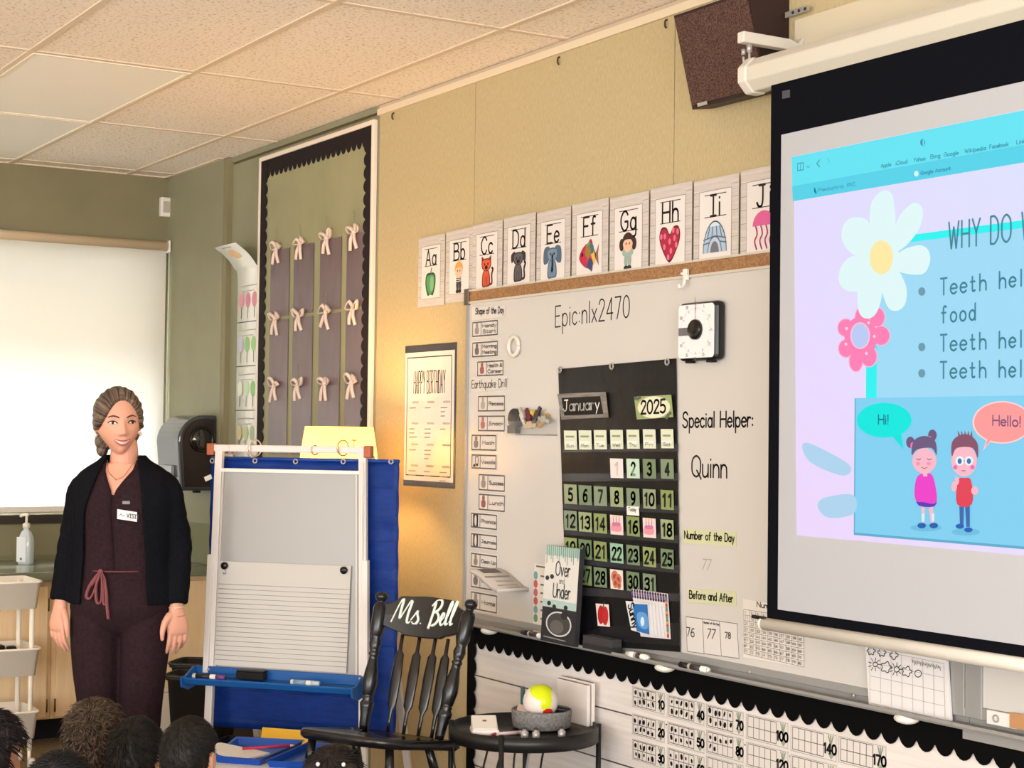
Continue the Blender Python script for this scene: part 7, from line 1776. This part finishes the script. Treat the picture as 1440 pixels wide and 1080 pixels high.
m.build('cardigan', KNIT, wo, solid=.013, remesh=.0055, smoothit=2)
TRO = [(1.005, .146, .104), (.96, .160, .112), (.90, .174, .120), (.85, .180, .122), (.825, .172, .113), (.79, .150, .095), (.765, .115, .07), (.75, .06, .04)]
m = MB(); m.rings([sect((TX, .006, z), rx, ry, 40, 2.3) for z, rx, ry in TRO], None, True)
for s in (-1, 1):
    limb(m, [(TX+s*.088, .004, .87), (TX+s*.090, 0, .76), (TX+s*.084, -.004, .62), (TX+s*.076, .0, .48), (TX+s*.072, .01, .3), (TX+s*.072, .015, .06)], [.088, .088, .082, .073, .068, .070], 26)
fold(m, .005, 14, 9)
m.build('trousers', PLUMC, wo, remesh=.007, smoothit=3)
m = MB(); bw_ = Vector((-.036, -.112, .985))
for lp in ([(0, 0, 0), (-.03, -.012, -.04), (-.046, -.012, -.085), (-.03, -.014, -.09), (-.008, -.012, -.03), (0, 0, 0)], [(0, 0, 0), (-.012, -.014, -.05), (-.008, -.016, -.105), (.006, -.016, -.10), (.006, -.012, -.03), (0, 0, 0)], [(0, 0, 0), (.012, -.012, -.05), (.016, -.015, -.11), (.026, -.014, -.10), (.018, -.01, -.03), (0, 0, 0)], [(0, 0, 0), (.022, -.012, -.06), (.028, -.016, -.12), (.034, -.016, -.165)], [(-.002, 0, 0), (-.014, -.01, -.02), (-.03, -.012, -.05)]):
    m.tube(crs([tuple(bw_+Vector(p)) for p in lp], 5), .0068, 6, flat=.5)
m.ball(bw_+Vector((0, -.006, 0)), (.010, .008, .010), n=10, k=6); m.build('drawstring_bow', mat((128, 70, 74), .7), wo)
m = MB(); m.tube([(TX+.13*math.cos(t), -.002+.112*math.sin(t)-.004, .985) for t in [PI+.9+(PI-1.8)*j/16 for j in range(17)]], .003, 6); m.build('drawstring', mat((104, 54, 58), .7), wo)
# sticker, patch, jewellery, shoes
def chestpt(x, z, off=.0):
    rx, ry = interp(TOP, z); t = max(-.98, min(.98, (x-TX)/rx)); return Vector((x, .005-ry*(1-abs(t)**2.3)**(1/2.3)-off, z))
A_, B_ = chestpt(.020, 1.205, .010), chestpt(.088, 1.195, .010)
uu = (B_-A_); upv = Vector((0, -.0, 1)); tp_ = Plane(A_, uu, upv)
m = MB(); m.prism(rectpts(0, -.034, uu.length, 0), tp_.pt(0, 0, -.002), tp_.u, tp_.v, tp_.n*.0035); stk = m.build('name_sticker', mat((232, 230, 230), .5), wo)
d = Draw(tp_, .0022); d.text('VISIT', .034, -.023, .013, .0026, (60, 64, 74), width=.042); d.line([(.008, -.022), (.013, -.014), (.018, -.021), (.026, -.018)], .002, (90, 92, 104)); d.build('lettering', stk, False)
A_ = chestpt(.048, 1.228, .006); m = MB(); m.box(A_, (.026, .004, .011), rot=Matrix.Rotation(.25, 3, 'Z')); m.build('chest_patch', mat((140, 132, 134), .5), wo)
nk = [HM @ Vector((0, 0, 0))]
m = MB(); m.tube(crs([(-.040, -.035, 1.375), (-.028, -.060, 1.335), (-.002, -.083, 1.312), (.008, -.086, 1.309), (.030, -.074, 1.322), (.052, -.045, 1.362)], 5), .0011, 6); m.ball((.004, -.086, 1.308), .0035, n=8, k=6); m.build('necklace', mat((206, 160, 90), .3, .8), wo)
for k, (dz, c_) in enumerate(((-.006, (226, 206, 178)), (-.038, (196, 140, 96)))):
    w_ = Vector(WRR)+Vector((0, -.001, dz)); r_ = .027+.002*k
    MB().tube([w_+Vector((r_*math.cos(2*PI*j/20), (r_-.006)*math.sin(2*PI*j/20), .003*math.sin(2*PI*j/20+1))) for j in range(21)], .0028-.001*k, 6).build('bracelet', mat(c_, .3, .3), wo)
for s in (-1, 1):
    m = MB(); limb(m, [(TX+s*.07, .05, .045), (TX+s*.072, -.02, .05), (TX+s*.08, -.10, .042), (TX+s*.086, -.16, .030)], [.040, .044, .040, .026], 14); m.box((TX+s*.078, -.05, .010), (.085, .25, .02)); m.build('shoe', mat((30, 28, 30), .5), wo, bevel=.004)

# ------------------------------------------------ children sitting on the floor, mostly seen from behind
def child(px_, ytop, D_, face, label, hair_c, style, shirt, skin_c=(204, 150, 122), hairname='black_hair', seed=1, tilt=0.0):
    top_ = onD(px_, ytop, D_)
    k = empty('person', (top_.x, top_.y, 0), math.atan2(_r0.y, _r0.x)+PI+face, label, 'person', None)
    zt = top_.z
    Hc = Head(.93, child=True)
    hz = zt-.118
    M = Matrix.Translation((0, 0, hz)) @ Matrix.Rotation(.12+tilt, 4, 'X')
    b = MB(); b.rings([[M @ p for p in r] for r in Hc.rings(72, 54)], None, True); ear(b, Hc, -1, M); ear(b, Hc, 1, M)
    zs_ = hz-.16                                            # shoulder height
    limb(b, [(0, .006, hz-.04), (0, .012, hz-.10), (0, .02, zs_-.02)], [.040, .040, .05], 16)
    T_ = [(zs_+.01, .05, .045), (zs_-.015, .10, .06), (zs_-.06, .122, .075), (zs_*.55, .112, .082), (.14, .118, .09), (.06, .125, .10), (.03, .11, .09)]
    b.rings([sect((0, .02, z), rx, ry, 28, 2.3) for z, rx, ry in T_], None, True)
    arms = []
    for s in (-1, 1):
        a = ((s*.108, .02, zs_-.035), (s*.135, .0, zs_*.55+.02), (s*.10, -.14, .17)); arms.append(a)
        limb(b, a, [.036, .03, .022], 12)
        w_ = Vector(a[2]); b.ball(w_+Vector((-s*.02, -.03, 0)), (.026, .034, .014), n=12, k=8)
        for f in range(4): limb(b, [w_+Vector((-s*(.005+.012*f), -.045, .0)), w_+Vector((-s*(.008+.014*f), -.075, -.006)), w_+Vector((-s*(.01+.014*f), -.09, -.018))], [.007, .0065, .005], 8, 3)
        limb(b, [w_+Vector((s*.005, -.02, 0)), w_+Vector((s*.014, -.045, .004)), w_+Vector((s*.008, -.065, .0))], [.008, .007, .005], 8, 3)
        limb(b, [(s*.08, 0, .075), (s*.15, -.16, .085), (s*.06, -.28, .05), (-s*.08, -.30, .04)], [.07, .058, .044, .034], 14)
    b.build('body', skin(skin_c), k, remesh=.005, smoothit=2)
    for s in (-1, 1):
        e = M @ (Hc.at(s*.031, .006)); R_ = M.to_3x3()
        eo_ = MB().ball(e+R_ @ Vector((0, .0075, 0)), (.011*.93, .009, .0075), n=12, k=8, rot=R_).build('eye', mat((232, 228, 224), .2), k)
        MB().ball(e+R_ @ Vector((0, .0005, 0)), (.0048, .003, .0048), n=10, k=6, rot=R_).build('iris', mat((36, 24, 18), .2), eo_)
        MB().tube([M @ (Hc.at(s*x, z)+Vector((0, -.001, 0))) for x, z in crs([(.015, .024), (.03, .029), (.045, .024)], 4)], .0022, 6).build('eyebrow', mat(hair_c, .7), k)
    MB().tube([M @ (Hc.at(x, z)+Vector((0, -.001, 0))) for x, z in crs([(-.02, -.060), (0, -.064), (.02, -.060)], 5)], .0032, 6, flat=.6).build('mouth', mat((176, 96, 92), .5), k)
    # shirt, trousers
    m = MB(); m.rings(dens_rings([(z, rx+.012, ry+.012) for z, rx, ry in T_[:-1]]), None, True)
    for a in arms: limb(m, [Vector(a[0])+Vector((-math.copysign(.03, a[0][0]), 0, .012)), a[0], (Vector(a[0])+Vector(a[1]))/2, tuple(Vector(a[1])*.9+Vector(a[0])*.1)], [.042, .046, .043, .04], 14)
    m.build('shirt', mat(shirt, .85, bump=.1), k, remesh=.009, smoothit=2)
    m = MB(); m.rings([sect((0, .02, z), rx+.014, ry+.014, 24) for z, rx, ry in ((.16, .115, .088), (.06, .128, .105), (.012, .11, .09))], None, True)
    for s in (-1, 1): limb(m, [(s*.08, 0, .085), (s*.15, -.16, .09), (s*.07, -.275, .056)], [.078, .066, .05], 14)
    m.build('trousers', mat((44, 48, 62), .85), k, remesh=.011, smoothit=2)
    # hair
    def mask(d, p):
        x, y, z = p; hl = .058-.5*max(0, abs(x)-.03)
        if style == 'long': fr_ = smst(-.006, .006, z-.05); bk_ = smst(-.02, .0, y+.02); return max(fr_, bk_)
        fr_ = smst(-.006, .006, z-hl)
        low_ = -.064
        bk_ = smst(-.010, .012, y-.004)*smst(low_-.012, low_+.012, z)
        if abs(x) > .055 and -.045 < z < .02 and y < .045: bk_ *= smst(.022, .042, y)
        if abs(x) > .055 and z < -.02 and y < .05: bk_ *= smst(.03, .05, y)
        return max(fr_, bk_)
    thick = {'short': .014, 'buzz': .011, 'curly': .026, 'long': .02, 'tied': .014}[style]
    hs_ = MB(); rs = Hc.rings(84, 60, hairshell(Hc, mask, lambda d: thick*(1+.25*max(0, d.z)), {'curly': .011, 'short': .004, 'buzz': .002, 'long': .003, 'tied': .002}[style], seed))
    hs_.rings([[M @ p for p in r] for r in rs], None, True)
    rnd = random.Random(seed); pts = []
    R3 = M.to_3x3()
    for r in rs[::1]:
        for p in r:
            d_ = p.normalized(); q = Hc.pt(d_)
            if p.length > q.length+.004: pts.append((M @ p, (R3 @ d_).normalized()))
    crown = M @ Vector((.008, .055, .085))
    def sw(p, nr):
        v = p-crown; t = v-nr*v.dot(nr); w_ = nr.cross(t)
        return t.normalized()+w_.normalized()*(.35 if style != 'curly' else rnd.uniform(-1.6, 1.6)) if t.length > 1e-5 else Vector((1, 0, 0))
    locks(hs_, pts, sw, {'curly': 2400, 'short': 1500, 'buzz': 1300, 'long': 900, 'tied': 900}[style], {'curly': .034, 'short': .026, 'buzz': .014, 'long': .05, 'tied': .04}[style], {'curly': .0032, 'short': .0022, 'buzz': .0012, 'long': .003, 'tied': .0025}[style], rnd, {'curly': .009, 'short': .004, 'buzz': .0006, 'long': .003, 'tied': .0015}[style])
    if style == 'long':
        for j in range(26):
            t = PI*(.02+.96*j/25); x, y = .078*math.cos(t), .03+.075*math.sin(t)
            limb(hs_, [M @ Vector((x, y, .02)), M @ Vector((x*1.12, y+.01, -.07)), M @ Vector((x*1.15, y+.015, -.15)), M @ Vector((x*1.05, y+.02, -.21+.02*rnd.random()))], [.014, .018, .016, .004], 7, 4)
    if style == 'tied':
        for s in (-1, 1): hs_.ball(M @ Vector((s*.05, .075, .05)), (.03, .026, .028), n=14, k=10)
    hs_.build('hair', noisy(hairname, tuple(int(c*.75) for c in hair_c), tuple(min(255, int(c*1.35)) for c in hair_c), (1, 1, 1), 60, 3, .6, .2, .3, .7, .3), k)
    if style == 'tied':
        for s in (-1, 1): MB().ball(M @ Vector((s*.035, .095, .075)), (.006, .004, .006), n=8, k=6).build('hair_clip', mat((226, 224, 226), .3), k)
    if style == 'long':
        MB().tube([M @ Vector((.085*math.cos(t), -.01, .03+.098*math.sin(t))) for t in [PI*j/20 for j in range(21)]], .005, 8).build('hairband', mat((22, 20, 24), .4), k)
    return k
def dens_rings(tab):
    return [sect((0, .02, z), rx, ry, 28, 2.3) for z, rx, ry in tab]
child(134, 994, 5.45, .12, 'child with tousled brown curly hair seen from behind, in front of the standing woman', (76, 62, 50), 'curly', (60, 74, 92), hairname='brown_curls', seed=3)
child(193, 1011, 5.05, -.05, 'child with short black hair seen from behind, between the curly-haired child and the cropped-haired one', (30, 26, 25), 'short', (52, 60, 100), seed=5)
child(267, 1006, 4.55, -.12, 'child with cropped black hair and visible ears, in front of the blue easel', (22, 19, 18), 'buzz', (196, 200, 204), seed=8)
child(84, 1059, 4.05, .1, 'child at the bottom edge, only dark hair top showing before the curly-haired child', (26, 24, 26), 'short', (120, 60, 66), seed=12)
child(-16, 1006, 4.62, -.8, 'long dark-haired child at the left edge with cheek turned right', (30, 24, 26), 'long', (150, 110, 130), hairname='long_dark_hair', seed=15)
child(470, 1050, 4.62, .0, 'child with dark tied hair and small clips below the rocking chair seat', (34, 28, 26), 'tied', (96, 80, 120), hairname='tied_dark_hair', seed=19)
